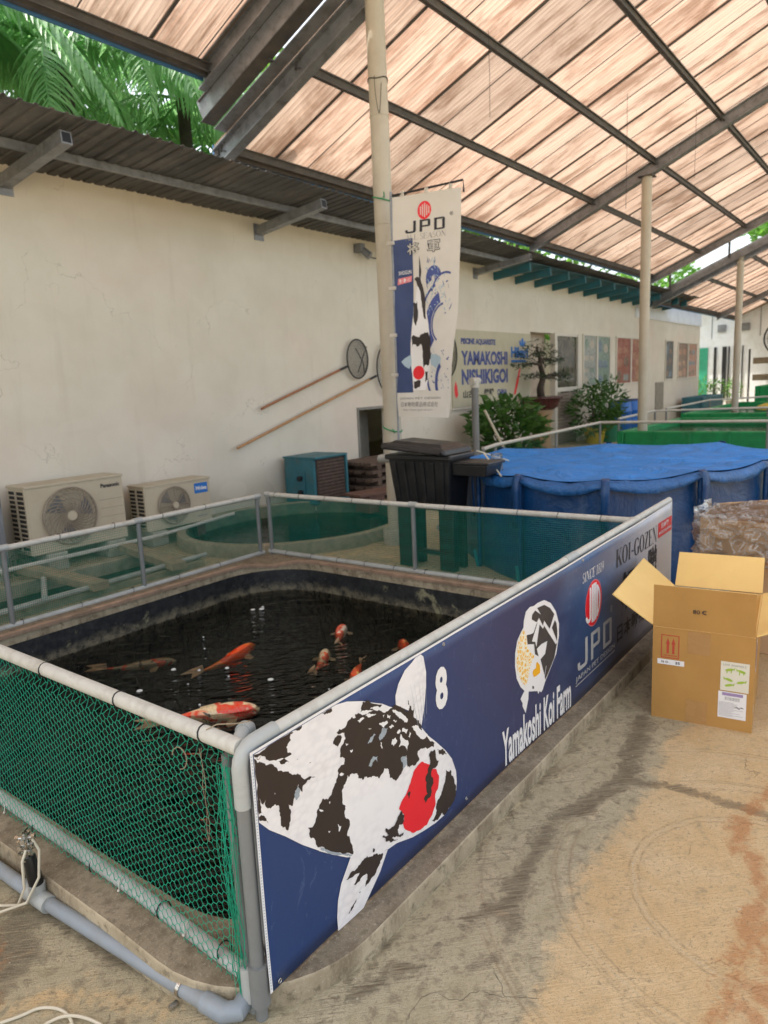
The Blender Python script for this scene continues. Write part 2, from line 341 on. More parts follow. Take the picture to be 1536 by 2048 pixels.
def m_liner():
    t = NT('black_pond_liner'); v = t.coord('Object')
    a = t.noise(v, 3.2, 9, .72, .6); b = t.noise(v, 18, 8, .75, .3); z = t.sep(v)[2]
    c = t.mix(t.ramp(b, [(.4, 0), (.7, 1)]), (.010, .011, .013), (.045, .046, .046))
    zz = t.math('ADD', z, t.math('MULTIPLY', t.math('SUBTRACT', a, .5), .12))
    band = t.ramp(zz, [(-.0001, 1), (.0, 1)])
    lo = t.n('ShaderNodeMapRange'); lo.inputs[1].default_value = -.135; lo.inputs[2].default_value = -.07; lo.inputs[3].default_value = 1; lo.inputs[4].default_value = 0
    t.l(zz, lo.inputs[0])
    c = t.mix(t.math('MULTIPLY', lo.outputs[0], t.ramp(b, [(.38, 0), (.58, .85)])), c, (.23, .20, .13))
    c = t.mix(t.math('MULTIPLY', t.ramp(a, [(.60, 0), (.66, 1)]), t.ramp(b, [(.35, .2), (.5, .9)])), c, (.30, .28, .17))
    c = t.mix(t.ramp(t.noise(v, 60, 2), [(.72, 0), (.75, .7)]), c, (.5, .5, .48))
    return t.done(t.pr(c, .42, 0, .5, t.bump(b, .4, .008)))
MAT['liner'] = m_liner()

def m_water(name, tint, dens, spec=.5, bsc=9, bstr=.35):
    t = NT(name); v = t.coord2((2.4, .9, 1), -.75)
    n = t.noise(v, bsc, 2, .45, 1.4); n2 = t.noise(v, bsc*2.4, 1, .4, .8)
    nb = t.bump(t.math('ADD', n, t.math('MULTIPLY', n2, .35)), bstr, .03)
    fr = t.n('ShaderNodeFresnel'); fr.inputs[0].default_value = 1.33; t.l(nb, fr.inputs['Normal'])
    gl = t.n('ShaderNodeBsdfGlossy'); gl.inputs['Roughness'].default_value = .03; gl.inputs[0].default_value = (spec,)*3+(1,); t.l(nb, gl.inputs['Normal'])
    tr = t.n('ShaderNodeBsdfTransparent'); tr.inputs[0].default_value = (*tint, 1)
    mx = t.n('ShaderNodeMixShader'); t.l(fr.outputs[0], mx.inputs[0]); t.l(tr.outputs[0], mx.inputs[1]); t.l(gl.outputs[0], mx.inputs[2])
    ab = t.n('ShaderNodeVolumeAbsorption'); ab.inputs['Density'].default_value = dens; ab.inputs[0].default_value = (.35, .42, .36, 1)
    return t.done(mx.outputs[0], ab.outputs[0])
MAT['water'] = m_water('dark_pond_water', (.97, .98, .95), 4.5, .6, 4.2, .8)
MAT['water_green'] = m_water('green_pond_water', (.5, .8, .6), 4, .8, 5, .12)
MAT['algae'] = simple('algae_wall', (.045, .085, .05), .6, .5, 6, dirt=(.16, .15, .08), dirt_amt=.7, dscale=3)
MAT['algae_deep'] = simple('algae_floor', (.015, .09, .055), .7, .4, 4)
MAT['basin_rim'] = simple('mossy_concrete', (.33, .29, .20), .85, .35, 8, dirt=(.10, .115, .05), dirt_amt=.8, dscale=4, bump=.4)

def m_banner():
    t = NT('navy_banner_vinyl'); c = t.n('ShaderNodeTexCoord'); x, y, z = t.sep(c.outputs['Object'])
    v = c.outputs['Object']
    mr = t.n('ShaderNodeMapRange'); mr.inputs[1].default_value = 0; mr.inputs[2].default_value = 3.6
    sh = t.math('ADD', x, t.math('MULTIPLY', t.math('SUBTRACT', z, .35), .25))
    t.l(sh, mr.inputs[0])
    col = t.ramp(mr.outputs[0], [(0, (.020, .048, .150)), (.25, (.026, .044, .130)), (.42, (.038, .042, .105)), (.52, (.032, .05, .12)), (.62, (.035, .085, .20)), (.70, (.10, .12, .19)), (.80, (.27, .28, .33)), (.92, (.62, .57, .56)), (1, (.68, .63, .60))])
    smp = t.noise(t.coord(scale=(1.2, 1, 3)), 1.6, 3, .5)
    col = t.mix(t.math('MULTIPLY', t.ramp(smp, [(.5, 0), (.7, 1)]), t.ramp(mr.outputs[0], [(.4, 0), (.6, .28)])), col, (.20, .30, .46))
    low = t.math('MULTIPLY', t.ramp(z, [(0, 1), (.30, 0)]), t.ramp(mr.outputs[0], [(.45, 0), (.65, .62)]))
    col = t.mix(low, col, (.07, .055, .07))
    fib = t.noise(t.coord(scale=(1, 1, .5)), 14, 9, .72, 3.0)
    col = t.mix(t.math('MULTIPLY', t.ramp(fib, [(.60, 0), (.635, 1), (.66, 0)]), .22), col, (.20, .28, .42))
    wr = t.noise(t.coord(scale=(.8, 1, .6)), 2.2, 5, .5, 1.2)
    return t.done(t.pr(col, .36, 0, .35, t.bump(wr, .35, .02)))
MAT['banner'] = m_banner()

def m_scales():
    t = NT('yellow_scales_print'); v = t.coord('Object', scale=(38, 1, 38))
    vo = t.n('ShaderNodeTexVoronoi'); vo.feature = 'DISTANCE_TO_EDGE'; t.l(v, vo.inputs['Vector']); vo.inputs['Scale'].default_value = 1.5
    return t.done(t.pr(t.mix(t.ramp(vo.outputs[0], [(.08, 0), (.16, 1)]), (.85, .80, .65), (.85, .47, .03)), .45))
MAT['scales'] = m_scales()

def m_card(name, col, dk):
    t = NT(name); v = t.coord('Object')
    a = t.noise(v, 4, 6, .6); f = t.noise(v, 60, 5, .7)
    s = t.sep(v); st = t.noise(t.coord(scale=(3, 3, 90)), 3, 3)
    c = t.mix(t.ramp(a, [(.35, 0), (.7, 1)]), col, dk)
    c = t.mix(t.math('MULTIPLY', t.ramp(f, [(.62, 0), (.75, 1)]), .25), c, tuple(k*.6 for k in col))
    return t.done(t.pr(c, .7, 0, .25, t.bump(t.math('ADD', st, f), .10, .003)))
MAT['card_out'] = m_card('cardboard_outside', (.47, .255, .075), (.40, .21, .06))
MAT['card_in'] = m_card('cardboard_inside', (.82, .56, .21), (.76, .50, .18))
MAT['card_brown'] = m_card('brown_cardboard', (.62, .39, .22), (.68, .45, .26))

def m_plastic():
    t = NT('clear_crinkled_plastic'); v = t.coord('Object')
    a = t.noise(v, 9, 5, .6, 2.5); b = t.noise(v, 30, 4, .6, 1.5)
    nb = t.bump(t.math('ADD', a, t.math('MULTIPLY', b, .4)), 1.0, .03)
    gl = t.n('ShaderNodeBsdfGlossy'); gl.inputs['Roughness'].default_value = .12; t.l(nb, gl.inputs['Normal'])
    df = t.n('ShaderNodeBsdfTranslucent'); df.inputs[0].default_value = (.85, .86, .86, 1)
    dd = t.n('ShaderNodeBsdfDiffuse'); dd.inputs[0].default_value = (.8, .8, .79, 1)
    tr = t.n('ShaderNodeBsdfTransparent'); tr.inputs[0].default_value = (.96, .96, .95, 1)
    rg = t.ramp(t.noise(v, 7, 7, .65, 2.2), [(.45, 0), (.50, .9), (.54, .05), (.62, 0), (.66, .8), (.7, 0)])  # white crinkle highlights painted in as thin pale bands
    m0 = t.n('ShaderNodeMixShader'); m0.inputs[0].default_value = .5; t.l(df.outputs[0], m0.inputs[1]); t.l(dd.outputs[0], m0.inputs[2])
    m1 = t.n('ShaderNodeMixShader'); t.l(t.math('MULTIPLY_ADD', rg, .75, .0), m1.inputs[0]); t.l(tr.outputs[0], m1.inputs[1]); t.l(m0.outputs[0], m1.inputs[2])
    fr = t.n('ShaderNodeFresnel'); fr.inputs[0].default_value = 1.4; t.l(nb, fr.inputs['Normal'])
    m2 = t.n('ShaderNodeMixShader'); t.l(fr.outputs[0], m2.inputs[0]); t.l(m1.outputs[0], m2.inputs[1]); t.l(gl.outputs[0], m2.inputs[2])
    return t.done(m2.outputs[0])
MAT['plastic'] = m_plastic()

def m_tarp(name, col, rough=.4, sc=4, bs=.5, tl=0, bd=.03, ds=1.2):
    t = NT(name); v = t.coord('Object')
    a = t.noise(v, sc, 6, .6, ds); b = t.noise(v, 40, 4)
    d = t.noise(t.coord(scale=(1, 1, .3)), 3, 8, .7)
    c = t.mix(t.ramp(a, [(.3, 0), (.7, 1)]), tuple(k*.72 for k in col), tuple(min(1, k*1.15) for k in col))
    c = t.mix(t.math('MULTIPLY', t.ramp(d, [(.6, 0), (.75, 1)]), .22), c, (.30, .33, .36))
    return t.done(t.pr(c, rough, 0, .45, t.bump(t.math('ADD', a, t.math('MULTIPLY', b, .1)), bs, bd)))
MAT['tarp'] = m_tarp('blue_pvc_tarp', (.002, .042, .14), .34, 3, .6)
MAT['tarp_rim'] = m_tarp('pale_blue_pvc_rim', (.018, .11, .31), .36, 9, .8)
MAT['cover'] = m_tarp('bright_blue_net_cover', (.0, .20, .62), .55, 2.4, .8, 0, .09, 1.6)
MAT['tarp_green'] = m_tarp('green_pvc_tarp', (.004, .26, .075), .45, 3)
MAT['tarp_green_dk'] = m_tarp('dark_green_pvc_tarp', (.004, .15, .06), .45, 3)

def m_leaf(name, c1, c2, tl=.45):
    t = NT(name); v = t.coord('Object')
    n = t.noise(v, 3.5, 4); n2 = t.noise(v, 25, 3)
    c = t.mix(t.ramp(t.math('MULTIPLY_ADD', n2, .5, t.math('MULTIPLY', n, .5)), [(.35, 0), (.65, 1)]), c1, c2)
    p = t.pr(c, .38, 0, .5)
    tr = t.n('ShaderNodeBsdfTranslucent'); t.l(t.mix(.5, c, tuple(k*1.6 for k in c2)), tr.inputs[0])
    mx = t.n('ShaderNodeMixShader'); mx.inputs[0].default_value = tl; t.l(p, mx.inputs[1]); t.l(tr.outputs[0], mx.inputs[2])
    return t.done(mx.outputs[0])
MAT['palm'] = m_leaf('palm_leaf', (.11, .28, .12), (.28, .50, .20), .5)
MAT['leaf'] = m_leaf('shrub_leaf', (.03, .09, .018), (.08, .19, .035), .3)
MAT['leaf_far'] = m_leaf('light_green_leaf', (.05, .17, .025), (.14, .30, .04), .5)  # light green foliage colour of the far trees and plants
MAT['needle'] = m_leaf('bonsai_foliage', (.012, .035, .014), (.03, .07, .025), .2)

def m_glass(name, c1, c2, sc=3):
    t = NT(name); v = t.coord('Object')
    n = t.noise(v, sc, 5, .7, 1.0)
    return t.done(t.pr(t.ramp(n, [(.35, c1), (.5, c2), (.65, (.02, .03, .02))]), .08, 0, .6))  # tree reflection painted into the pane colour as blotches
MAT['door_glass'] = m_glass('painted_reflection_glass', (.02, .05, .015), (.10, .09, .07), 2.2)

def m_koi(name, base, patch, black=None, thr=.5, seed=0, sc=9):
    t = NT(name); v = t.coord('Object', loc=(seed, seed*.7, 0))
    n = t.noise(v, sc, 2, .5, .6)
    c = t.mix(t.ramp(n, [(thr-.02, 0), (thr+.02, 1)]), base, patch)
    if black:
        n2 = t.noise(t.coord('Object', loc=(seed+5, 3, 1)), sc*2.2, 2, .5, .4)
        c = t.mix(t.ramp(n2, [(.63, 0), (.66, 1)]), c, black)
    vo = t.n('ShaderNodeTexVoronoi'); vo.inputs['Scale'].default_value = 95; t.l(v, vo.inputs['Vector'])
    c = t.mix(t.ramp(vo.outputs['Distance'], [(.35, 0), (.6, .28)]), c, tuple(k*.45 for k in base))
    return t.done(t.pr(c, .22, 0, .6, t.bump(vo.outputs['Distance'], .3, .003)))

# ---------------------------------------------------------------- mesh helpers
def tag(o, label=None, cat=None, group=None, kind=None):
    if label: o['label'] = label
    if cat: o['category'] = cat
    if group: o['group'] = group
    if kind: o['kind'] = kind
    return o

def thing(name, label, cat, loc=(0, 0, 0), group=None):
    o = bpy.data.objects.new(name, None); COL.objects.link(o)
    o.location = loc; o.empty_display_size = .1
    return tag(o, label, cat, group)

def wloc(o):
    v = Vector(o.location)
    while o.parent: o = o.parent; v += Vector(o.location)
    return v

class MB:
    def __init__(s): s.v = []; s.f = []; s.m = []
    def add(s, vs, fs, mi=0):
        b = len(s.v); s.v += [tuple(q) for q in vs]; s.f += [tuple(i+b for i in f) for f in fs]; s.m += [mi]*len(fs); return s
    def box(s, c, d, rz=0, mi=0, rot=None):
        x, y, z = (k/2 for k in d)
        P = [Vector((i, j, k)) for i in (-x, x) for j in (-y, y) for k in (-z, z)]
        Mx = rot if rot is not None else Matrix.Rotation(rz, 3, 'Z')
        P = [Mx @ q + Vector(c) for q in P]
        return s.add(P, [(0, 1, 3, 2), (4, 6, 7, 5), (0, 4, 5, 1), (2, 3, 7, 6), (0, 2, 6, 4), (1, 5, 7, 3)], mi)
    def box2(s, a, b, mi=0):
        a, b = Vector(a), Vector(b); return s.box((a+b)/2, [abs(k) for k in (b-a)], mi=mi)
    def beam(s, a, b, w, h, upv=(0, 0, 1), mi=0):
        a, b = Vector(a), Vector(b); d = (b-a); L = d.length; d.normalize()
        u = Vector(upv); u = (u - d*u.dot(d)).normalized(); sd = d.cross(u)
        P = [p + sd*i*w/2 + u*j*h/2 for p in (a, b) for i in (-1, 1) for j in (-1, 1)]
        return s.add(P, [(0, 1, 3, 2), (4, 6, 7, 5), (0, 4, 5, 1), (2, 3, 7, 6), (0, 2, 6, 4), (1, 5, 7, 3)], mi)
    def tube(s, pts, r, n=12, cap=True, closed=False, mi=0):
        pts = [Vector(q) for q in pts]; N = len(pts)
        rs = r if isinstance(r, (list, tuple)) else [r]*N
        base = len(s.v); pu = None
        for i, q in enumerate(pts):
            if closed: d = pts[(i+1) % N]-pts[i-1]
            else: d = pts[min(i+1, N-1)]-pts[max(i-1, 0)]
            if d.length < 1e-9: d = Vector((0, 0, 1))
            d.normalize()
            if pu is None:
                pu = Vector((0, 0, 1)) if abs(d.z) < .9 else Vector((1, 0, 0))
            pu = (pu-d*pu.dot(d))
            if pu.length < 1e-6: pu = d.orthogonal()
            pu.normalize(); sd = d.cross(pu)
            for k in range(n):
                a = 2*math.pi*k/n
                s.v.append(tuple(q+(pu*math.cos(a)+sd*math.sin(a))*rs[i]))
        M_ = N if closed else N-1
        for i in range(M_):
            for k in range(n):
                a = base+i*n+k; b = base+i*n+(k+1) % n; c = base+((i+1) % N)*n+(k+1) % n; d = base+((i+1) % N)*n+k
                s.f.append((a, d, c, b)); s.m.append(mi)
        if cap and not closed:
            s.f.append(tuple(base+k for k in range(n))); s.m.append(mi)
            s.f.append(tuple(base+(N-1)*n+k for k in reversed(range(n)))); s.m.append(mi)
        return s
    def lathe(s, c, prof, n=24, mi=0, sx=1, sy=1):
        b = len(s.v); c = Vector(c)
        for r, z in prof:
            for k in range(n):
                a = 2*math.pi*k/n; s.v.append((c.x+r*sx*math.cos(a), c.y+r*sy*math.sin(a), c.z+z))
        for i in range(len(prof)-1):
            for k in range(n):
                s.f.append((b+i*n+k, b+i*n+(k+1) % n, b+(i+1)*n+(k+1) % n, b+(i+1)*n+k)); s.m.append(mi)
        return s
    def poly(s, pts, mi=0):
        tr = tessellate_polygon([[Vector(q) for q in pts]])
        return s.add(pts, tr, mi)
    def obj(s, name, mat, parent=None, smooth=False, label=None, cat=None, group=None, kind=None, bevel=0, loc=None, solid=0):
        me = bpy.data.meshes.new(name)
        o0 = wloc(parent) if parent else Vector(loc or (0, 0, 0))
        me.from_pydata([tuple(Vector(q)-o0) for q in s.v], [], s.f)
        for m in (mat if isinstance(mat, (list, tuple)) else [mat]): me.materials.append(MAT[m] if isinstance(m, str) else m)
        if any(s.m): me.polygons.foreach_set('material_index', s.m)
        if smooth: me.polygons.foreach_set('use_smooth', [True]*len(me.polygons))
        me.validate(); me.update()
        o = bpy.data.objects.new(name, me); COL.objects.link(o)
        if parent: o.parent = parent
        else: o.location = o0
        if bevel:
            b = o.modifiers.new('bevel', 'BEVEL'); b.width = bevel; b.segments = 2; b.limit_method = 'ANGLE'; b.angle_limit = R(40)
        if solid:
            b = o.modifiers.new('thick', 'SOLIDIFY'); b.thickness = solid; b.offset = 0
        if smooth:
            try:
                me.set_sharp_from_angle(angle=R(40))
            except Exception: pass
        return tag(o, label, cat, group, kind)

_tc = {}
def text_geo(body, bold=0, shear=0, space=1.0):
    key = (body, bold, shear, space)
    if key not in _tc:
        c = bpy.data.curves.new('t', 'FONT'); c.body = body; c.offset = bold; c.shear = shear; c.space_character = space; c.resolution_u = 3
        o = bpy.data.objects.new('t', c); COL.objects.link(o)
        me = bpy.data.meshes.new_from_object(o.evaluated_get(bpy.context.evaluated_depsgraph_get()))
        _tc[key] = ([v.co.copy() for v in me.vertices], [tuple(q.vertices) for q in me.polygons])
        bpy.data.objects.remove(o); bpy.data.curves.remove(c); bpy.data.meshes.remove(me)
    return _tc[key]

class Plane:
    """a flat print surface: point = O + u*U + v*V (+ n*lift)"""
    def __init__(s, O, U, V, fn=None):
        s.O, s.U, s.V = Vector(O), Vector(U).normalized(), Vector(V).normalized(); s.N = s.U.cross(s.V)*1.0; s.fn = fn
    def __call__(s, u, v, lift=0):
        if s.fn: return s.fn(u, v, lift)
        return s.O+s.U*u+s.V*v+s.N*lift
def put_text(mb, pl, body, u0, v0, u1, v1, lift=.001, bold=0, shear=0, space=1.0, mi=0):
    vs, fs = text_geo(body, bold, shear, space)
    xs = [q.x for q in vs]; ys = [q.y for q in vs]; x0, x1, y0, y1 = min(xs), max(xs), min(ys), max(ys)
    mb.add([pl(u0+(q.x-x0)/(x1-x0)*(u1-u0), v0+(q.y-y0)/(y1-y0)*(v1-v0), lift) for q in vs], fs, mi)
def put_rect(mb, pl, u0, v0, u1, v1, lift=.001, mi=0):
    mb.add([pl(u0, v0, lift), pl(u1, v0, lift), pl(u1, v1, lift), pl(u0, v1, lift)], [(0, 1, 2, 3)], mi)
def put_poly(mb, pl, pts, lift=.001, mi=0):
    q = [Vector((a, b, 0)) for a, b in pts]
    fs = tessellate_polygon([q])
    mb.add([pl(a, b, lift) for a, b in pts], fs, mi)
def ell(cx, cy, rx, ry, n=28, a0=0, a1=2*math.pi, tilt=0):
    out = []
    for k in range(n):
        a = a0+(a1-a0)*k/(n if abs(a1-a0-2*math.pi) < 1e-6 else n-1)
        x, y = rx*math.cos(a), ry*math.sin(a)
        out.append((cx+x*math.cos(tilt)-y*math.sin(tilt), cy+x*math.sin(tilt)+y*math.cos(tilt)))
    return out
def ragged(pts, amp, rng, depth=2):
    pts = list(pts)
    for d in range(depth):
        out = []
        for i, p in enumerate(pts):
            q = pts[(i+1) % len(pts)]; out.append(p)
            L = math.hypot(q[0]-p[0], q[1]-p[1])
            if L < .006: continue
            nx, ny = -(q[1]-p[1])/L, (q[0]-p[0])/L
            k = rng.uniform(-1, 1)*min(amp, L*.22)
            out.append(((p[0]+q[0])/2+nx*k, (p[1]+q[1])/2+ny*k))
        pts = out; amp *= .6
    return pts

# traced outlines of the banner prints, world metres on the banner (x, z)
KOI={'white':[[(1.0363,0.7468),(1.3349,0.7507),(1.3517,0.7456),(1.3968,0.7355),(1.4655,0.7096),(1.5029,0.6905),(1.5562,0.6649),(1.5983,0.6365),(1.6415,0.6014),(1.6772,0.5718),(1.7138,0.5384),(1.7468,0.5091),(1.7848,0.4615),(1.8299,0.4193),(1.8871,0.361),(1.9244,0.3139),(1.9504,0.2546),(1.9537,0.2128),(1.9483,0.1827),(1.921,0.146),(1.8645,0.1297),(1.8108,0.131),(1.7427,0.1416),(1.6777,0.1549),(1.5914,0.1837),(1.5471,0.1887),(1.4911,0.2063),(1.4251,0.2368),(1.359,0.2739),(1.2975,0.3202),(1.2502,0.3588),(1.2491,0.3608),(1.1888,0.4141),(1.1325,0.471),(1.079,0.5204),(1.0383,0.5593)],[(1.7627,0.7568),(1.7766,0.7387),(1.7884,0.6836),(1.7856,0.6393),(1.7709,0.5691),(1.7495,0.5124),(1.7168,0.5462),(1.6879,0.5881),(1.6209,0.6359),(1.6207,0.6647),(1.6391,0.6977),(1.6737,0.7281),(1.7126,0.7403),(1.7329,0.7537)],[(1.3753,0.2656),(1.3564,0.2424),(1.3284,0.2087),(1.3103,0.1663),(1.302,0.1175),(1.3024,0.0746),(1.4162,0.0701),(1.4648,0.1078),(1.5049,0.1401),(1.5313,0.1723),(1.5447,0.1885),(1.4912,0.2078)]],'black':[[(1.0369,0.747),(1.1774,0.7471),(1.2018,0.748),(1.2167,0.7427),(1.2128,0.734),(1.1888,0.7399),(1.1735,0.7375),(1.1734,0.7216),(1.1623,0.7152),(1.1558,0.7091),(1.16,0.6912),(1.1755,0.6654),(1.1992,0.6565),(1.2164,0.6401),(1.2466,0.6209),(1.2097,0.6351),(1.1685,0.655),(1.1241,0.685),(1.1604,0.6646),(1.1593,0.669),(1.1247,0.6908),(1.077,0.7223)],[(1.0371,0.7292),(1.0702,0.709),(1.0825,0.6943),(1.1216,0.6595),(1.1661,0.6307),(1.2062,0.599),(1.2308,0.5903),(1.2553,0.5744),(1.2238,0.5831),(1.2073,0.5771),(1.2026,0.5605),(1.1968,0.5659),(1.1898,0.5896),(1.1762,0.5766),(1.1715,0.5602),(1.1635,0.5409),(1.1496,0.5531),(1.1537,0.518),(1.1428,0.484),(1.1185,0.5095),(1.1174,0.5588),(1.102,0.5786),(1.0873,0.5751),(1.071,0.6087),(1.0644,0.5987),(1.0544,0.6219),(1.057,0.5803),(1.0433,0.5811),(1.0394,0.5878)],[(1.0399,0.5741),(1.0711,0.5545),(1.0754,0.5408),(1.0419,0.5674)],[(1.3827,0.526),(1.3771,0.5032),(1.3555,0.4836),(1.3674,0.4312),(1.3645,0.3965),(1.378,0.3602),(1.3653,0.3412),(1.3856,0.2949),(1.3871,0.2674),(1.3143,0.3166),(1.25,0.3703),(1.2389,0.3944),(1.221,0.4147),(1.2199,0.4375),(1.213,0.45),(1.23,0.4416),(1.2443,0.4532),(1.2533,0.4803),(1.2752,0.5006),(1.298,0.4885),(1.3164,0.5014),(1.3355,0.5193),(1.3481,0.5431)],[(1.294,0.7464),(1.3177,0.7486),(1.3379,0.7463),(1.3309,0.7444),(1.3349,0.7318),(1.3162,0.7324)],[(1.4653,0.707),(1.5028,0.6892),(1.5983,0.636),(1.6187,0.6368),(1.6832,0.59),(1.6788,0.6301),(1.6938,0.6035),(1.7094,0.5822),(1.7133,0.6045),(1.7148,0.553),(1.7469,0.5105),(1.8193,0.421),(1.8132,0.4079),(1.7769,0.4183),(1.7469,0.4322),(1.7218,0.4346),(1.73,0.4061),(1.7042,0.3939),(1.6753,0.4018),(1.662,0.4203),(1.6594,0.4516),(1.6425,0.4147),(1.6227,0.4005),(1.6034,0.3922),(1.5881,0.4029),(1.5703,0.4382),(1.5496,0.46),(1.5217,0.4391),(1.4849,0.4604),(1.457,0.4772),(1.4483,0.4704),(1.4292,0.4855),(1.4189,0.5072),(1.3875,0.5091),(1.3734,0.5243),(1.3478,0.537),(1.3433,0.5499),(1.3723,0.5571),(1.3757,0.5742),(1.3558,0.5863),(1.3619,0.6126),(1.3844,0.6316),(1.3801,0.6494),(1.3476,0.6637),(1.3592,0.6691),(1.3892,0.6665),(1.3998,0.6779),(1.4325,0.6721),(1.4295,0.684),(1.4573,0.6833),(1.4605,0.6981)],[(1.3323,0.6367),(1.3392,0.6518),(1.3613,0.6498),(1.3699,0.6407),(1.3634,0.6304),(1.3495,0.621)],[(1.8859,0.293),(1.9155,0.275),(1.9376,0.2209),(1.9452,0.1843),(1.921,0.146),(1.8706,0.1299),(1.8534,0.1465),(1.8171,0.1381),(1.7887,0.1504),(1.8192,0.1723),(1.8143,0.189),(1.8392,0.2109),(1.8647,0.24),(1.8784,0.2684)],[(1.4467,0.2268),(1.4778,0.2143),(1.5207,0.1916),(1.5075,0.1739),(1.4871,0.1545),(1.4303,0.1335),(1.4379,0.1727),(1.4156,0.1743),(1.3804,0.1721),(1.4084,0.1944),(1.3492,0.2075),(1.3925,0.2137),(1.4195,0.2217)],[(1.3484,0.0977),(1.3712,0.1132),(1.3894,0.1228),(1.3866,0.1153),(1.3681,0.1028)],[(1.4013,0.1336),(1.4079,0.134),(1.4053,0.1294)],[(1.4748,0.235),(1.4835,0.2283),(1.4804,0.219),(1.4737,0.2215)],[(1.8337,0.3921),(1.8494,0.3816),(1.8711,0.3748),(1.8918,0.3457),(1.8644,0.3553),(1.8434,0.3716)]],'red':[[(1.7419,0.3901),(1.7844,0.3595),(1.7946,0.341),(1.8225,0.3257),(1.838,0.2921),(1.8297,0.2509),(1.8113,0.236),(1.8121,0.2007),(1.7902,0.1741),(1.7605,0.1557),(1.7214,0.1571),(1.6787,0.1696),(1.6389,0.2042),(1.6253,0.2317),(1.6345,0.253),(1.6186,0.2814),(1.6092,0.293),(1.6257,0.3102),(1.6635,0.3362),(1.6809,0.3603),(1.6982,0.3814)]],'black2':[[(1.7916,0.4021),(1.8126,0.3987),(1.8223,0.3815),(1.8392,0.3479),(1.8193,0.3318),(1.7981,0.3357),(1.7922,0.3259),(1.8036,0.2946),(1.7945,0.2768),(1.7781,0.2692),(1.7621,0.306),(1.7582,0.3269),(1.7727,0.3513),(1.7894,0.3653),(1.783,0.3904)],[(1.7642,0.305),(1.7905,0.2917),(1.7859,0.2458),(1.7543,0.2368),(1.7442,0.2541),(1.7673,0.2658)],[(1.6612,0.3013),(1.6545,0.3179),(1.6653,0.3238),(1.6754,0.3186),(1.6664,0.3018)],[(1.6235,0.2787),(1.6347,0.2562),(1.6309,0.2385),(1.6055,0.2396),(1.5971,0.228),(1.603,0.2049),(1.6282,0.2003),(1.6225,0.192),(1.5979,0.2039),(1.564,0.2177),(1.5973,0.1966),(1.5873,0.1975),(1.5351,0.2232),(1.5201,0.2464),(1.5274,0.2485),(1.5505,0.2352),(1.5382,0.2647),(1.5615,0.2514),(1.5864,0.2536),(1.6026,0.2706)]],'fleck':[[(1.4975,0.6749),(1.5387,0.6609),(1.5561,0.6635),(1.6026,0.6333),(1.5543,0.639),(1.5214,0.6582)],[(1.4451,0.6802),(1.4811,0.6762),(1.5178,0.6666),(1.4885,0.6649),(1.4602,0.6685)],[(1.4717,0.661),(1.5002,0.6559),(1.5246,0.6444),(1.4873,0.6503)],[(1.4355,0.6601),(1.4556,0.6623),(1.4713,0.6557),(1.4467,0.6512)],[(1.5977,0.6282),(1.624,0.6145),(1.6768,0.5661),(1.6714,0.5565),(1.649,0.5749),(1.623,0.6004)],[(1.5751,0.6233),(1.5921,0.6133),(1.587,0.6041),(1.5764,0.6114)],[(1.5349,0.612),(1.5736,0.604),(1.5775,0.5967),(1.5549,0.5893),(1.5387,0.6048)],[(1.609,0.5339),(1.6171,0.5185),(1.5981,0.5096),(1.5876,0.5203),(1.5932,0.5351)],[(1.6367,0.5332),(1.6721,0.4967),(1.6734,0.4811),(1.6648,0.4611),(1.6568,0.4828),(1.6247,0.4945),(1.6351,0.5104)],[(1.6472,0.5492),(1.6744,0.5315),(1.6642,0.5211),(1.6417,0.537)],[(1.5945,0.5837),(1.6048,0.5705),(1.5891,0.5716),(1.5808,0.5809)],[(1.6938,0.532),(1.7228,0.5255),(1.751,0.495),(1.7846,0.4585),(1.7591,0.4622),(1.7207,0.4931)],[(1.5346,0.5515),(1.5429,0.5463),(1.5436,0.5261),(1.5358,0.5382)],[(1.4825,0.6153),(1.4969,0.6131),(1.4965,0.6091)],[(1.398,0.5879),(1.4114,0.5844),(1.405,0.5779)],[(1.6834,0.5216),(1.6901,0.5127),(1.6818,0.4983),(1.6752,0.5073)],[(1.6287,0.5514),(1.6373,0.5418),(1.6232,0.5392),(1.6168,0.5464)],[(1.5536,0.6295),(1.5622,0.6287),(1.5551,0.6204)],[(1.6086,0.592),(1.6218,0.5836),(1.6147,0.5808),(1.6018,0.592)],[(1.3812,0.617),(1.394,0.6086),(1.3843,0.6076)],[(1.0712,0.7458),(1.0848,0.7439),(1.0826,0.7361),(1.0708,0.7416)],[(1.1772,0.745),(1.1889,0.741),(1.1768,0.7406)],[(1.3283,0.396),(1.3433,0.3824),(1.3332,0.3701)],[(1.2899,0.3975),(1.2998,0.3918),(1.2926,0.3895)],[(1.1023,0.6103),(1.1063,0.6071),(1.1045,0.6035)],[(1.3006,0.4796),(1.3057,0.4782),(1.3016,0.4716)],[(1.2601,0.4815),(1.2787,0.464),(1.2656,0.4686)]],'grey':[[(1.5507,0.5912),(1.5764,0.5814),(1.5571,0.5599),(1.535,0.5556),(1.5295,0.5694)],[(1.4981,0.5218),(1.521,0.5138),(1.5174,0.4956),(1.5077,0.5088),(1.4874,0.4931),(1.4756,0.5017)],[(1.6313,0.4559),(1.6592,0.4487),(1.6622,0.4232),(1.6379,0.4169)],[(1.4771,0.5734),(1.5077,0.5903),(1.5177,0.5831),(1.4976,0.5697)],[(1.1865,0.5877),(1.1943,0.5719),(1.1911,0.5546),(1.1767,0.5504),(1.1757,0.5721)],[(1.2502,0.3727),(1.3143,0.3166),(1.3834,0.2683),(1.3618,0.2774),(1.2971,0.3218),(1.2588,0.3562)]]}
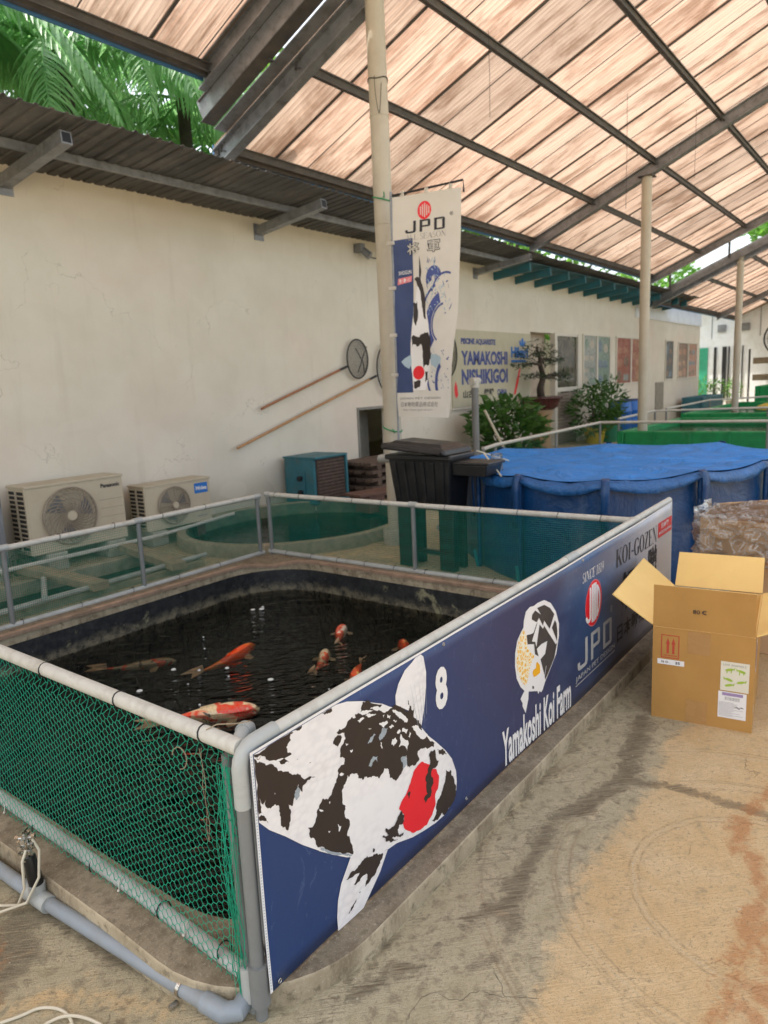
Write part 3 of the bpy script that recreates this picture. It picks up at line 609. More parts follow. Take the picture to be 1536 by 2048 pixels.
LOGO={'white':[[(2.6755,0.6813),(2.7388,0.6512),(2.7908,0.5993),(2.8241,0.5343),(2.8237,0.4757),(2.7961,0.4021),(2.7357,0.3526),(2.6832,0.3106),(2.6637,0.2861),(2.6477,0.2778),(2.6322,0.2896),(2.6195,0.2801),(2.6136,0.2968),(2.5323,0.3255),(2.5287,0.2932),(2.5039,0.2415),(2.4758,0.2838),(2.4789,0.2936),(2.4595,0.3207),(2.4946,0.3429),(2.4608,0.3724),(2.4283,0.4199),(2.4133,0.479),(2.4148,0.5317),(2.4326,0.5788),(2.461,0.6016),(2.4868,0.6176),(2.4903,0.6459),(2.5081,0.6779),(2.543,0.6881),(2.5781,0.6822),(2.6141,0.6858)]],'dark':[[(2.6077,0.6657),(2.6753,0.6605),(2.7321,0.6304),(2.7742,0.5912),(2.7278,0.5377),(2.6743,0.5922),(2.6634,0.5717),(2.6251,0.618),(2.6067,0.6055),(2.5947,0.6091),(2.5594,0.6306),(2.5627,0.6487),(2.5896,0.6599),(2.6437,0.6264)],[(2.6308,0.5872),(2.6632,0.5577),(2.674,0.5684),(2.7897,0.4484),(2.8032,0.4499),(2.7758,0.3914),(2.7357,0.3585),(2.6866,0.321),(2.6804,0.3378),(2.6969,0.3781),(2.6938,0.385),(2.6785,0.3443),(2.6406,0.4295),(2.6849,0.4399),(2.7047,0.4906),(2.6479,0.4949),(2.6138,0.4893),(2.5984,0.4833),(2.6178,0.5467)],[(2.7806,0.5619),(2.7971,0.5425),(2.8069,0.5015),(2.8032,0.4587),(2.7506,0.5364)],[(2.5144,0.5767),(2.5581,0.5683),(2.5759,0.5682),(2.6005,0.5964),(2.6127,0.6037),(2.5604,0.5346),(2.5901,0.5236),(2.6223,0.4485),(2.5891,0.4697),(2.5809,0.5169),(2.5222,0.5348)],[(2.5643,0.3385),(2.5787,0.3316),(2.5803,0.321),(2.5652,0.324)]],'yellow':[[(2.6097,0.4289),(2.634,0.4062),(2.6366,0.3711),(2.6025,0.3693),(2.5782,0.3727),(2.5666,0.3938),(2.5728,0.4055),(2.5971,0.4052),(2.6005,0.4265)]],'scales':[[(2.4866,0.6096),(2.5115,0.5749),(2.5192,0.529),(2.5506,0.4911),(2.5829,0.4634),(2.5495,0.4389),(2.5339,0.4001),(2.5066,0.3577),(2.4727,0.3898),(2.4399,0.4346),(2.4246,0.4884),(2.4319,0.5525),(2.4552,0.5928)]]}

# ================================================================ GROUND, POND
def rrect(x0, y0, x1, y1, rad, n=10):
    """rounded rectangle, ccw from the near corner; rad = radius at (x0,y0),(x1,y0),(x1,y1),(x0,y1)"""
    out = []
    for (cx, cy, sx, sy, r, a) in ((x0, y0, 1, 1, rad[0], math.pi), (x1, y0, -1, 1, rad[1], 1.5*math.pi), (x1, y1, -1, -1, rad[2], 0), (x0, y1, 1, -1, rad[3], .5*math.pi)):
        for k in range(n+1):
            t_ = a+math.pi/2*k/n
            out.append((cx+sx*r+r*math.cos(t_), cy+sy*r+r*math.sin(t_)))
    # straight runs get extra points so that stains and height can vary along them
    res = []
    for i, p in enumerate(out):
        q = out[(i+1) % len(out)]; res.append(p)
        m_ = int(math.hypot(q[0]-p[0], q[1]-p[1])/.25)
        for k in range(1, m_): res.append((p[0]+(q[0]-p[0])*k/m_, p[1]+(q[1]-p[1])*k/m_))
    return res
PO = (.93, 1.15, 4.58, 4.92); PR = (.42, .3, .62, .5)

BAS = (5.8, 5.72, 1.42, 1.26)      # round basin: centre, radii
TANK = (.6, 5.35, 4.15, 6.25)      # sunken tank along the wall
def make_floor():
    st = .03
    xs = np.arange(-2.01, 7.6, st); ys = np.arange(-2.52, 6.99+.001, st); ys = ys[ys < 6.99]
    ys = np.append(ys, 6.99)
    nx, ny = len(xs), len(ys)
    X, Y = np.meshgrid(xs, ys, indexing='ij')
    V = np.stack([X.ravel(), Y.ravel(), np.zeros(X.size)], 1)
    Xc = (X[:-1, :-1]+X[1:, 1:])/2; Yc = (Y[:-1, :-1]+Y[1:, 1:])/2
    def in_rr(x, y, x0, y0, x1, y1, r):
        dx = np.maximum(np.maximum(x0+r-x, x-(x1-r)), 0); dy = np.maximum(np.maximum(y0+r-y, y-(y1-r)), 0)
        return (x > x0) & (x < x1) & (y > y0) & (y < y1) & (dx*dx+dy*dy < r*r)
    hole = in_rr(Xc, Yc, PO[0]+.07, PO[1]+.07, PO[2]-.07, PO[3]-.07, .38)
    hole |= ((Xc-BAS[0])/(BAS[2]-.07))**2+((Yc-BAS[1])/(BAS[3]-.07))**2 < 1
    hole |= (Xc > TANK[0]+.06) & (Xc < TANK[2]-.06) & (Yc > TANK[1]+.06) & (Yc < TANK[3]-.06)
    idx = np.arange(nx*ny).reshape(nx, ny)
    F = np.stack([idx[:-1, :-1], idx[1:, :-1], idx[1:, 1:], idx[:-1, 1:]], -1)[~hole]
    def seg(P, Q):
        P, Q = np.array(P), np.array(Q); d = Q-P; L2 = d@d
        t_ = np.clip(((V[:, 0]-P[0])*d[0]+(V[:, 1]-P[1])*d[1])/L2, 0, 1)
        return np.hypot(V[:, 0]-P[0]-t_*d[0], V[:, 1]-P[1]-t_*d[1])
    def line(pts, w_):
        dd = np.full(len(V), 9.)
        for p_, q_ in zip(pts, pts[1:]): dd = np.minimum(dd, seg(p_, q_))
        return np.clip(1-dd/w_, 0, 1)
    dark = np.maximum.reduce([
        line([(3.18, .96), (2.88, .91), (2.62, .87)], .11)*1.0, line([(2.62, .87), (2.42, .92), (2.23, .985), (1.93, .955), (1.72, .92)], .085)*.95,
        line([(2.62, .87), (2.67, .72), (2.68, .56), (2.66, .36), (2.6, .1)], .075)*.95,
        line([(1.95, .95), (1.6, .98), (1.35, 1.05), (1.2, 1.12)], .10)*.62,
        line([(1.7, .86), (1.45, .9)], .1)*.6,
        line([(1.19, 1.23), (1.3, 1.16), (1.5, 1.125), (2.2, 1.13), (3.2, 1.13), (4.5, 1.13)], .035)*.9,
        line([(.91, 3.2), (.91, 2.0), (.95, 1.6), (1.03, 1.36)], .05)*.9,
        line([(.80, 2.15), (.70, 1.98), (.58, 2.10)], .20)*1.0, line([(.62, 1.75), (.80, 1.55)], .07)*.7, line([(.9, 1.75), (.85, 1.6)], .1)*.5,
        line([(.6, 1.75), (.72, 1.62)], .12)*.6, line([(.95, 1.2), (1.1, 1.05)], .1)*.35])
    dark = np.maximum(dark, .38*np.clip(1-np.abs(V[:, 1]-7)/.5, 0, 1))
    rust = np.maximum.reduce([line([(2.9, .38), (2.57, .43), (2.40, .41)], .07), line([(2.4, .36), (2.2, .29), (2.02, .30), (1.85, .31), (1.6, .32), (1.3, .33)], .085),
                              line([(2.2, .22), (1.5, .24)], .07)*.8, line([(.74, 2.2), (.62, 1.95), (.55, 2.1)], .14)*.75])
    # the dry warm patch: inside the dark tide line
    bx = np.array([-3, .2, .9, 1.2, 1.5, 1.72, 2.02, 2.3, 2.5, 2.62, 2.7, 3.0, 3.3, 8]); by = np.array([.55, .6, .7, .74, .76, .80, .84, .84, .82, .80, .82, .86, .80, .80])
    lim = np.interp(V[:, 0], bx, by)
    warm = np.clip((lim-V[:, 1])/.10, 0, 1)
    warm = np.maximum(warm, .55*line([(.55, 1.95), (.78, 1.75), (.9, 1.5)], .10))
    warm = np.maximum(warm, .45*line([(4.9, 4.6), (5.6, 4.2), (4.8, 3.6)], .6))
    me = bpy.data.meshes.new('floor')
    # big surroundings, butt joined to the fine patch
    b = [(-150, -150), (-150, 250), (300, 250), (300, -150)]
    x0, x1, y0, y1 = xs[0], xs[-1], ys[0], ys[-1]
    n0 = len(V)
    ex = [(-150, -150), (300, -150), (300, y0), (-150, y0), (-150, y1), (300, y1), (300, 250), (-150, 250), (x0, y0), (x0, y1), (x1, y0), (x1, y1)]
    V2 = np.vstack([V, [(a, c, 0) for a, c in ex]])
    F2 = [tuple(int(k) for k in f) for f in F]+[(n0, n0+1, n0+2, n0+3), (n0+4, n0+5, n0+6, n0+7), (n0+3, n0+8, n0+9, n0+4), (n0+10, n0+2, n0+5, n0+11)]
    me.from_pydata(V2.tolist(), [], F2)
    for nm, a in (('dark', dark), ('rust', rust), ('warm', warm)):
        at = me.attributes.new(nm, 'FLOAT', 'POINT'); at.data.foreach_set('value', np.append(a, np.zeros(12)).astype(np.float32))
    me.materials.append(MAT['floor'])
    o = bpy.data.objects.new('floor', me); COL.objects.link(o); tag(o, kind='structure')
make_floor()

def ring(mb, O, I, zo, zi, zbot_o, zbot_i, rnd=.012):
    """kerb ring between the outer loop O and the inner loop I"""
    n = len(O); b = len(mb.v)
    for (ox, oy), (ix, iy) in zip(O, I):
        z1, z2 = zo(ox, oy), zi(ix, iy); dx, dy = ix-ox, iy-oy; L = math.hypot(dx, dy) or 1; dx /= L; dy /= L
        j = noise.noise((ox*6, oy*6, 3))*.008
        mb.v += [(ox-dx*j, oy-dy*j, zbot_o), (ox-dx*j*.5, oy-dy*j*.5, z1-rnd), (ox+dx*rnd*.4, oy+dy*rnd*.4, z1-rnd*.3), (ox+dx*rnd*1.6, oy+dy*rnd*1.6, z1), (ix, iy, z2), (ix, iy, zbot_i)]
    for i in range(n):
        for k in range(5):
            a = b+i*6+k; c = b+((i+1) % n)*6+k
            mb.f.append((a, c, c+1, a+1)); mb.m.append(0)
def sm(x): x = min(1, max(0, x)); return x*x*(3-2*x)
def kz(x, y):
    h = .07+.03*sm((y-1.25)/.5)*sm((1.6-x)/.4)
    h += .045*sm((x-4.2)/.2)*sm((y-1.6)/.6)+.045*sm((y-4.5)/.2)
    return min(h, .118)+noise.noise((x*2.3, y*2.3, 0))*.004
outer = rrect(*PO, PR, 10)
inner = []
IN = (1.10, 1.34, 4.40, 4.68); IR = (.36, .28, .55, .42)
# inner loop built with the same parameter so that points pair up
def rr_pair(o_, r_, i_, ri, n=10):
    A, B = [], []
    def core(q, r):
        x0, y0, x1, y1 = q; out = []
        for (cx, cy, sx, sy, rr, a) in ((x0, y0, 1, 1, r[0], math.pi), (x1, y0, -1, 1, r[1], 1.5*math.pi), (x1, y1, -1, -1, r[2], 0), (x0, y1, 1, -1, r[3], .5*math.pi)):
            for k in range(n+1):
                t_ = a+math.pi/2*k/n; out.append((cx+sx*rr+rr*math.cos(t_), cy+sy*rr+rr*math.sin(t_)))
        return out
    a, b = core(o_, r_), core(i_, ri)
    for i in range(len(a)):
        j = (i+1) % len(a); A.append(a[i]); B.append(b[i])
        m_ = int(math.hypot(a[j][0]-a[i][0], a[j][1]-a[i][1])/.2)
        for k in range(1, m_):
            f = k/m_; A.append(tuple(a[i][t_]*(1-f)+a[j][t_]*f for t_ in (0, 1))); B.append(tuple(b[i][t_]*(1-f)+b[j][t_]*f for t_ in (0, 1)))
    return A, B
outer, inner = rr_pair(PO, PR, IN, IR)
WZ = -.15
pond = thing('koi_pond', 'sunken koi pond with black inner wall and low concrete kerb behind the navy banner', 'pond', (2.7, 3.0, 0))
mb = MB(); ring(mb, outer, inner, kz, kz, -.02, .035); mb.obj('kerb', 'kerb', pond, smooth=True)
mb = MB(); n = len(inner)
zs = [.035, -.02, -.08, -.15, -.22, -.5, -.98]
for z in zs:
    for (x, y) in inner:
        k = noise.noise((x*1.5, y*1.5, z*3))*.012
        mb.v.append((x+(2.75-x)*.012*k*10, y+(3.0-y)*.012*k*10, z))
for j in range(len(zs)-1):
    for i in range(n):
        mb.f.append((j*n+i, j*n+(i+1) % n, (j+1)*n+(i+1) % n, (j+1)*n+i)); mb.m.append(0)
mb.f.append(tuple(range((len(zs)-1)*n, len(zs)*n))); mb.m.append(0)
mb.obj('inner_wall', 'liner', pond, smooth=True)
# pinkish lip on the far kerb
mb = MB()
li = [i for i, (x, y) in enumerate(inner) if x > 4.1 or y > 4.4]
def mitre(i, o, z): x, y = inner[i]; ox, oy = outer[i]; L = math.hypot(ox-x, oy-y); return (x+(x-ox)/L*o, y+(y-oy)/L*o, kz(x, y)+z)
for i in range(n):
    j = (i+1) % n
    if i in li and j in li:
        b = len(mb.v)
        for q in (i, j): mb.v += [mitre(q, .012, -.022), mitre(q, .014, .002), mitre(q, -.02, .006)]
        mb.f += [(b, b+3, b+4, b+1), (b+1, b+4, b+5, b+2)]; mb.m += [0, 0]
mb.obj('lip', 'lip', pond, smooth=True)

# water of the pond: a closed body with absorption inside
wl = [(x+(2.75-x)*.004, y+(3.0-y)*.004) for x, y in inner]
mb = MB()
mb.v = [(x, y, WZ) for x, y in wl]+[(x, y, -.95) for x, y in wl]
mb.f = [tuple(range(n)), tuple(reversed(range(n, 2*n)))]+[(i, n+i, n+(i+1) % n, (i+1) % n) for i in range(n)]; mb.m = [0]*len(mb.f)
mb.obj('pond_water', 'water', kind='structure')

# ---------------------------------------------------------------- koi
def fish(label, head, tail, depth, mat, wdt=.14, bend=.06):
    h, t_ = Vector((head[0], head[1], 0)), Vector((tail[0], tail[1], 0)); L = (t_-h).length
    r = thing('koi', label, 'fish', (h.x, h.y, WZ-depth), 'koi swimming in the black pond')
    d = (t_-h).normalized(); sd = Vector((-d.y, d.x, 0)); bodyL = L*.80
    N = 22; mb = MB()
    prof = []
    for i in range(N):
        s_ = i/(N-1)
        wd = (1-(1-min(1, s_/.30))**2)**.55 if s_ < .30 else 1-.86*((s_-.30)/.70)**1.5
        wd = wd*wdt*L/2*1.25
        wd = max(wd, .012*L)
        prof.append((s_, wd))
    b0 = len(mb.v); K = 14
    for s_, wd in prof:
        off = math.sin(s_*3.0)*bend*L*s_
        c = h+d*(s_*bodyL)+sd*off+Vector((0, 0, WZ-depth))
        for k in range(K):
            a = 2*math.pi*k/K
            mb.v.append(tuple(c+sd*math.cos(a)*wd+Vector((0, 0, 1))*math.sin(a)*wd*1.02))
    for i in range(N-1):
        for k in range(K): mb.f.append((b0+i*K+k, b0+i*K+(k+1) % K, b0+(i+1)*K+(k+1) % K, b0+(i+1)*K+k)); mb.m.append(0)
    mb.f.append(tuple(b0+k for k in reversed(range(K)))); mb.m.append(0)
    mb.f.append(tuple(b0+(N-1)*K+k for k in range(K))); mb.m.append(0)
    mb.obj('body', mat, r, smooth=True)
    def pt(s_, o, z=0): return h+d*(s_*bodyL)+sd*(math.sin(s_*3)*bend*L*s_+o)+Vector((0, 0, WZ-depth+z))
    fl = MB(); e = pt(1, 0)
    tp = [e+sd*.01*L, e+d*.12*L+sd*.055*L, e+d*.24*L+sd*.075*L, e+d*.15*L, e+d*.25*L-sd*.06*L, e+d*.11*L-sd*.05*L, e-sd*.01*L]
    tp = [q+Vector((0, 0, .006*i)) for i, q in enumerate(tp)]
    fl.add(tp, [(0, 1, 2, 3), (3, 4, 5, 6), (0, 3, 6)]); fl.obj('tail_fin', 'fin', r, solid=.003)
    for sg in (1, -1):
        f2 = MB(); a = pt(.24, sg*wdt*L*.42, -.01)
        f2.add([a, a+sd*sg*.12*L+d*.03*L+Vector((0, 0, -.01)), a+sd*sg*.13*L+d*.09*L+Vector((0, 0, -.012)), a+sd*sg*.06*L+d*.11*L+Vector((0, 0, -.01)), a+d*.05*L], [(0, 1, 2, 3, 4)])
        f2.obj('pectoral_fin', 'fin', r, solid=.003)
    dz = wdt*L/2*1.2
    df = MB(); df.add([pt(.35, 0, dz*.85), pt(.42, 0, dz*1.2), pt(.62, 0, dz*.95), pt(.64, 0, dz*.62)], [(0, 1, 2, 3)]); df.obj('dorsal_fin', mat, r, solid=.003)
    ey = MB()
    for sg in (1, -1): q = pt(.07, sg*wdt*L*.32, .012*L); ey.lathe(q, [(0.0005, .007), (.006, .004), (.007, 0), (.006, -.004), (.0005, -.007)], 8)
    ey.obj('eye', 'black', r, smooth=True)
    return r
MAT['fin'] = m_leaf('fish_fin', (.5, .36, .2), (.75, .6, .42), .5)
W_, R_, K_ = (.72, .62, .45), (.78, .07, .015), (.02, .018, .02)
fish('large white koi with red and black patches swimming just behind the green net', (2.53, 2.90), (2.02, 3.30), .024, m_koi('koi_three_colour', (.88, .68, .40), (.90, .035, .006), K_, .47, 2.3, 8.0), .15, -.06)
fish('plain orange koi gliding in the middle of the pond', (3.25, 3.72), (2.62, 3.66), .035, m_koi('koi_orange', (.85, .20, .02), (.88, .08, .012), None, .5, 3), .115, .09)
fish('pale koi with one red back patch near the left wall of the pond', (2.78, 4.00), (2.36, 4.38), .05, m_koi('koi_pale', (.38, .30, .17), R_, K_, .50, 9), .10, .09)
fish('slender pale koi with red head heading to the far right of the pond', (3.42, 3.18), (3.05, 2.98), .03, m_koi('koi_slender', (.62, .5, .3), R_, None, .5, 5.2), .15, .05)
fish('red and white koi farthest from the net, beside the slender one', (3.85, 3.40), (3.52, 3.16), .025, m_koi('koi_far', (.78, .66, .5), R_, None, .45, 12), .17, -.06)
fish('small yellow and red koi close to the banner top rail', (3.10, 2.68), (3.42, 2.86), .03, m_koi('koi_yellow', (.72, .45, .12), R_, None, .5, 15), .17, .04)
fish('orange koi half hidden behind the banner rail', (3.86, 2.86), (3.52, 2.58), .04, m_koi('koi_hidden', (.70, .3, .1), R_, None, .42, 21), .15, .04)
mb = MB(); rg = random.Random(3)
for x, y, r_ in [(2.28, 3.68, .017), (2.68, 3.62, .010), (2.80, 3.49, .013), (2.71, 3.37, .006), (2.82, 3.11, .017), (2.60, 3.78, .015), (2.35, 3.2, .006), (3.79, 4.22, .02), (3.74, 4.27, .018), (3.83, 4.25, .012), (3.1, 4.1, .006), (2.95, 3.9, .006), (2.9, 2.7, .005), (2.5, 3.5, .005)]:
    mb.lathe((x, y, WZ-.001), [(r_*1.1, 0), (r_, .003), (r_*.6, .006), (.0005, .007)], 10)
mb.obj('foam_spots', 'foam', smooth=True, kind='stuff', label='white foam specks floating on the dark pond water', cat='foam')

# ================================================================ POND FENCES (net panels on grey pipe)
def netting(y_of, n_col, rows, r=.0008, hexa=True, seed=1, skip_link=False):
    """y_of(i,j) -> point; strands drawn as three sided prisms"""
    V, F = [], []
    def strand(a, b):
        d = (b-a); 
        if d.length < 1e-6: return
        d.normalize(); u = d.orthogonal().normalized(); s2 = d.cross(u); k = len(V)
        for q in (a, b):
            for t_ in (0, 2.094, 4.189): V.append(tuple(q+(u*math.cos(t_)+s2*math.sin(t_))*r))
        F.extend([(k, k+1, k+4, k+3), (k+1, k+2, k+5, k+4), (k+2, k, k+3, k+5)])
    P = [[y_of(i, j) for j in range(rows)] for i in range(n_col)]
    for i in range(n_col):
        for j in range(rows):
            if j+1 < rows: strand(P[i][j], P[i][j+1])
            if i+1 < n_col and ((i+j) % 2 == 0 or not hexa): strand(P[i][j], P[i+1][j])
    m_ = MB(); m_.v, m_.f, m_.m = V, F, [0]*len(F); return m_

# -- near left panel -----------------------------------------------------
nf = thing('net_fence', 'bright green net panel on grey pipes at the near left side of the black pond', 'fence', (1.04, 1.3, 0), 'net fences round the black pond')
XL, ZT, ZB = 1.05, .742, .100
MB().tube([(XL, 1.285, ZT), (XL, 3.1, ZT+.004), (XL, 4.85, ZT)], .0215, 16).obj('top_rail', 'pvc_light', nf, smooth=True)
MB().tube([(XL-.01, 1.29, ZB-.012), (XL-.005, 1.8, ZB+.012), (XL, 3.1, ZB+.03), (XL, 4.8, ZB+.03)], .0205, 16).obj('bottom_rail', 'pvc', nf, smooth=True)
MB().tube([(1.035, 1.300, .0), (1.03, 1.300, .13)], .016, 14).tube([(1.03, 1.300, .045), (1.03, 1.300, .145)], .027, 18).obj('foot_socket', 'pvc', nf, smooth=True)
MB().tube([(1.03, 1.300, .12), (1.062, 1.352, .70)], .0165, 14).obj('post', 'pvc_dark', nf, smooth=True)
MB().tube([(XL, 3.0, ZB), (XL, 3.0, ZT)], .018, 12).obj('post', 'pvc', nf, smooth=True)
MB().tube([(XL, 4.8, .0), (XL, 4.8, ZT)], .018, 12).obj('post', 'pvc', nf, smooth=True)
for y in (1.42, 1.80, 2.22, 2.66, 3.3, 3.9):
    MB().tube([(XL+math.cos(a)*.0235, y+math.sin(a)*.006, ZT+math.sin(a)*.0235) for a in [k*math.pi/6 for k in range(12)]], .0022, 6, closed=True).obj('cable_tie', 'tie', nf, smooth=True)
for y in (1.42, 1.69, 2.05, 2.42):
    MB().tube([(XL-.004+math.cos(a)*.0245, y+math.sin(a)*.006, ZB+.008+math.sin(a)*.0245) for a in [k*math.pi/6 for k in range(12)]], .0022, 6, closed=True).obj('cable_tie', 'tie', nf, smooth=True)
for y in (1.56, 1.88, 2.62):
    m_ = MB().tube([(XL-.03, y, ZB+.01), (XL-.026, y+.004, ZB+.03), (XL-.01, y+.006, ZB+.036)], .0016, 6)
    m_.lathe((XL-.032, y, ZB+.008), [(.001, -.005), (.005, 0), (.001, .005)], 8)
    m_.obj('string_knot', 'white_tie', nf, smooth=True)
rg = random.Random(11)
NC, NR = 178, 54
def net_pt(i, j):
    s_ = i/(NC-1); t_ = j/(NR-1)
    y = 1.285+3.5*s_
    # gathered folds against the corner post
    gather = max(0, 1-(i/9))
    y -= gather*.05*math.sin(t_*math.pi)*.6
    y += ((-1)**(i+j))*.0048*(1-gather*.7)+noise.noise((i*.21, j*.21, 1))*.005
    z = (ZT-.012)-(ZT+.0-.062)*t_+noise.noise((i*.2, j*.2, 7))*.004
    z += -.018*math.sin(s_*60)**2*max(0, t_-.85)*3
    x = XL-.0245+noise.noise((i*.045, j*.07, 3))*.012*math.sin(t_*math.pi)+.012*math.sin(t_*math.pi)
    if t_ > .86: x -= .014*(t_-.86)/.14
    if t_ < .04: x += .014
    return Vector((x, y+noise.noise((i*.03, j*.05, 9))*.006, z))
m_ = netting(net_pt, NC, NR, .00108)
# frayed bunch hanging down the post
for k in range(16):
    pts = []; x0 = 1.022-rg.uniform(0, .018); y0 = 1.30+rg.uniform(-.012, .030)
    for j in range(26):
        t_ = j/25; pts.append(Vector((x0+math.sin(t_*9+k)*.006-.008*math.sin(t_*math.pi), y0+math.sin(t_*14+k*2)*.008*(1-.3*t_), ZT-.04-.64*t_)))
    for a, b in zip(pts, pts[1:]): m_.tube([a, b], .0009, 3, cap=False)
m_.obj('net', 'net_green', nf, kind='stuff')
m_ = MB()
for k in range(2):
    pts = [(1.02-.004*k, 1.40+.004*math.sin(k*2+t_*14), ZT-.02-.26*t_) for t_ in [q/16 for q in range(17)]]
    m_.tube(pts, .0009, 4)
m_.tube([(1.012+.004*math.sin(a), 1.485+.030*math.cos(a), .672+.028*math.sin(a)) for a in [k*.35 for k in range(14)]], .0016, 5)
m_.tube([(1.04, 1.40, ZT+.02), (1.06, 1.38, ZT+.032), (1.09, 1.345, ZT+.030), (1.10, 1.30, ZT+.045)], .0016, 5)
m_.obj('loose_wire', 'timber_pale', nf, smooth=True)

# -- banner side frame ---------------------------------------------------
bf = thing('pipe_rail', 'pale grey pipe frame along the right side of the pond carrying the navy banner', 'rail', (1.04, 1.27, 0))
YB = 1.268
def zt(x): return .748+(x-1.04)*.0143
MB().tube([(1.03, YB, .0), (1.03, YB, .12)], .017, 14).tube([(1.03, YB-.002, .045), (1.03, YB-.002, .16)], .026, 18).obj('foot_socket', 'pvc_dark', bf, smooth=True)
MB().tube([(1.03, YB, .15), (1.03, YB, .66)], .0185, 16).obj('post', 'pvc_dark', bf, smooth=True)
el = [(1.03, YB, .60), (1.03, YB, .70)]+[(1.03+.05*(1-math.cos(a)), YB, .70+.05*math.sin(a)) for a in (.4, .8, 1.2, 1.57)]+[(1.15, YB, .752)]
MB().tube(el, .0215, 18).obj('elbow', 'pvc', bf, smooth=True)
MB().tube([(1.09, YB, zt(1.09)), (2.8, YB, zt(2.8)), (4.62, YB, zt(4.62)+.004)], .0185, 16).obj('top_rail', 'pvc_light', bf, smooth=True)
MB().tube([(2.98, YB, zt(2.98)), (3.10, YB, zt(3.1))], .0215, 16).obj('coupling', 'pvc', bf, smooth=True)
MB().tube([(1.09, YB+.06, .12), (2.8, YB+.06, .125), (4.55, YB+.06, .13)], .0215, 12).obj('bottom_rail', 'pvc', bf, smooth=True)
for x in (2.2, 3.4, 4.56):
    MB().tube([(x, YB+.01, .06), (x, YB+.01, zt(x))], .0185, 12).obj('post', 'pvc', bf, smooth=True)
# older fence stub with elbow behind the corner
MB().tube([(1.062, 1.31, .738), (1.085, 1.325, .743), (1.118, 1.345, .745), (1.132, 1.352, .738), (1.138, 1.355, .715), (1.138, 1.355, .05)], .0185, 14).tube([(1.105, 1.338, .745), (1.122, 1.347, .744), (1.134, 1.353, .738), (1.139, 1.355, .715), (1.139, 1.355, .69)], .0215, 14).obj('old_elbow', 'pvc', bf, smooth=True)

# -- banner --------------------------------------------------------------
bn = thing('banner', 'long navy banner with a big black white and red koi and number 8', 'banner', (1.037, 1.235, .07))
YP = 1.235
def bpt(u, v, l=0):      # u = world X, v = world Z ; gentle sag and ripples of the vinyl
    return Vector((u, YP-l*.5, v))
def cloth(u, v): return math.sin(u*5.1+v*3)*.0025+noise.noise((u*1.3, v*1.6, 4))*.006+.003*math.sin(u*2.2)
BP = Plane((0, 0, 0), (1, 0, 0), (0, 0, 1), fn=bpt)
def ztop(x): return .747+(x-1.036)*.0146
def zbot(x): return .081-(x-1.037)*.0010
NX, NZ = 96, 14; mb = MB()
for i in range(NX+1):
    x = 1.037+(4.596-1.037)*i/NX
    for j in range(NZ+1): mb.v.append(tuple(bpt(x, zbot(x)+(ztop(x)-zbot(x))*j/NZ)))
for i in range(NX):
    for j in range(NZ):
        a = i*(NZ+1)+j; mb.f.append((a, a+NZ+1, a+NZ+2, a+1)); mb.m.append(0)
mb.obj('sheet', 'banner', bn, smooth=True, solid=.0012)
mb = MB()      # white hem down the near edge and along the top
for j in range(24):
    z0 = zbot(1.037)+(ztop(1.037)-zbot(1.037))*j/24; z1 = zbot(1.037)+(ztop(1.037)-zbot(1.037))*(j+1)/24
    mb.add([bpt(1.0365, z0, .0016), bpt(1.046, z0, .0016), bpt(1.046, z1, .0016), bpt(1.0365, z1, .0016)], [(0, 1, 2, 3)])
for j in range(60):
    xa = 1.0365+3.559*j/60; xb = 1.0365+3.559*(j+1)/60
    mb.add([bpt(xa, ztop(xa)-.007, .0017), bpt(xb, ztop(xb)-.007, .0017), bpt(xb, ztop(xb)+.001, .0017), bpt(xa, ztop(xa)+.001, .0017)], [(0, 1, 2, 3)])
for j in range(6): mb.add([bpt(4.589, .055+.124*j, .0018), bpt(4.596, .055+.124*j, .0018), bpt(4.596, .179+.124*j, .0018), bpt(4.589, .179+.124*j, .0018)], [(0, 1, 2, 3)])
mb.obj('hem', 'white_print', bn)
mb = MB()
for j in range(78):
    z = .092+.65*j/78
    for k in range(5):
        a = 2*math.pi*k/5
    mb.add([bpt(1.0395, z, .0026), bpt(1.0430, z, .0026), bpt(1.0430, z+.0035, .0026), bpt(1.0395, z+.0035, .0026)], [(0, 1, 2, 3)])
mb.obj('stitching', 'sky_blue', bn, kind='stuff')
m_ = MB()
for x, z in ((1.072, .093), (1.062, ztop(1.06)-.022), (2.02, zbot(2)+.03), (3.1, ztop(3.1)-.02), (1.9, ztop(1.9)-.02), (2.9, zbot(2.9)+.03)):
    c = bpt(x, z, .003); m_.tube([c+Vector((math.cos(a)*.0055, 0, math.sin(a)*.0055)) for a in [k*math.pi/5 for k in range(10)]], .0016, 6, closed=True)
m_.obj('eyelet', 'chrome', bn, smooth=True)

rr = random.Random(5)
def clipb(pts): return [(max(1.047, x), min(z, ztop(x)-.0075)) for x, z in pts]
kp = [('koi_white', 'white', .0030, 0), ('black_print', 'black', .0042, .010), ('grey_print', 'grey', .0050, .005), ('white_print', 'fleck', .0054, .005), ('red_print', 'red', .0056, .003), ('black_print', 'black2', .0064, .007)]
koi_mats = ['koi_white', 'black_print', 'grey_print', 'red_print', 'white_print']
mb = MB()
def dense(pts, st=.02):
    out = []
    for i, p in enumerate(pts):
        q = pts[(i+1) % len(pts)]; out.append(p); L = math.hypot(q[0]-p[0], q[1]-p[1]); m2 = int(L/st)
        for k in range(1, m2): out.append((p[0]+(q[0]-p[0])*k/m2, p[1]+(q[1]-p[1])*k/m2))
    return out
def flat_poly(mbx, pts, lift, mi=0, y=YP):
    # follow the cloth: triangulate, then cut long triangles by sampling the surface on a coarse grid is not needed,
    # the lift is larger than the ripple between samples
    put_poly(mbx, BP, pts, lift, mi)
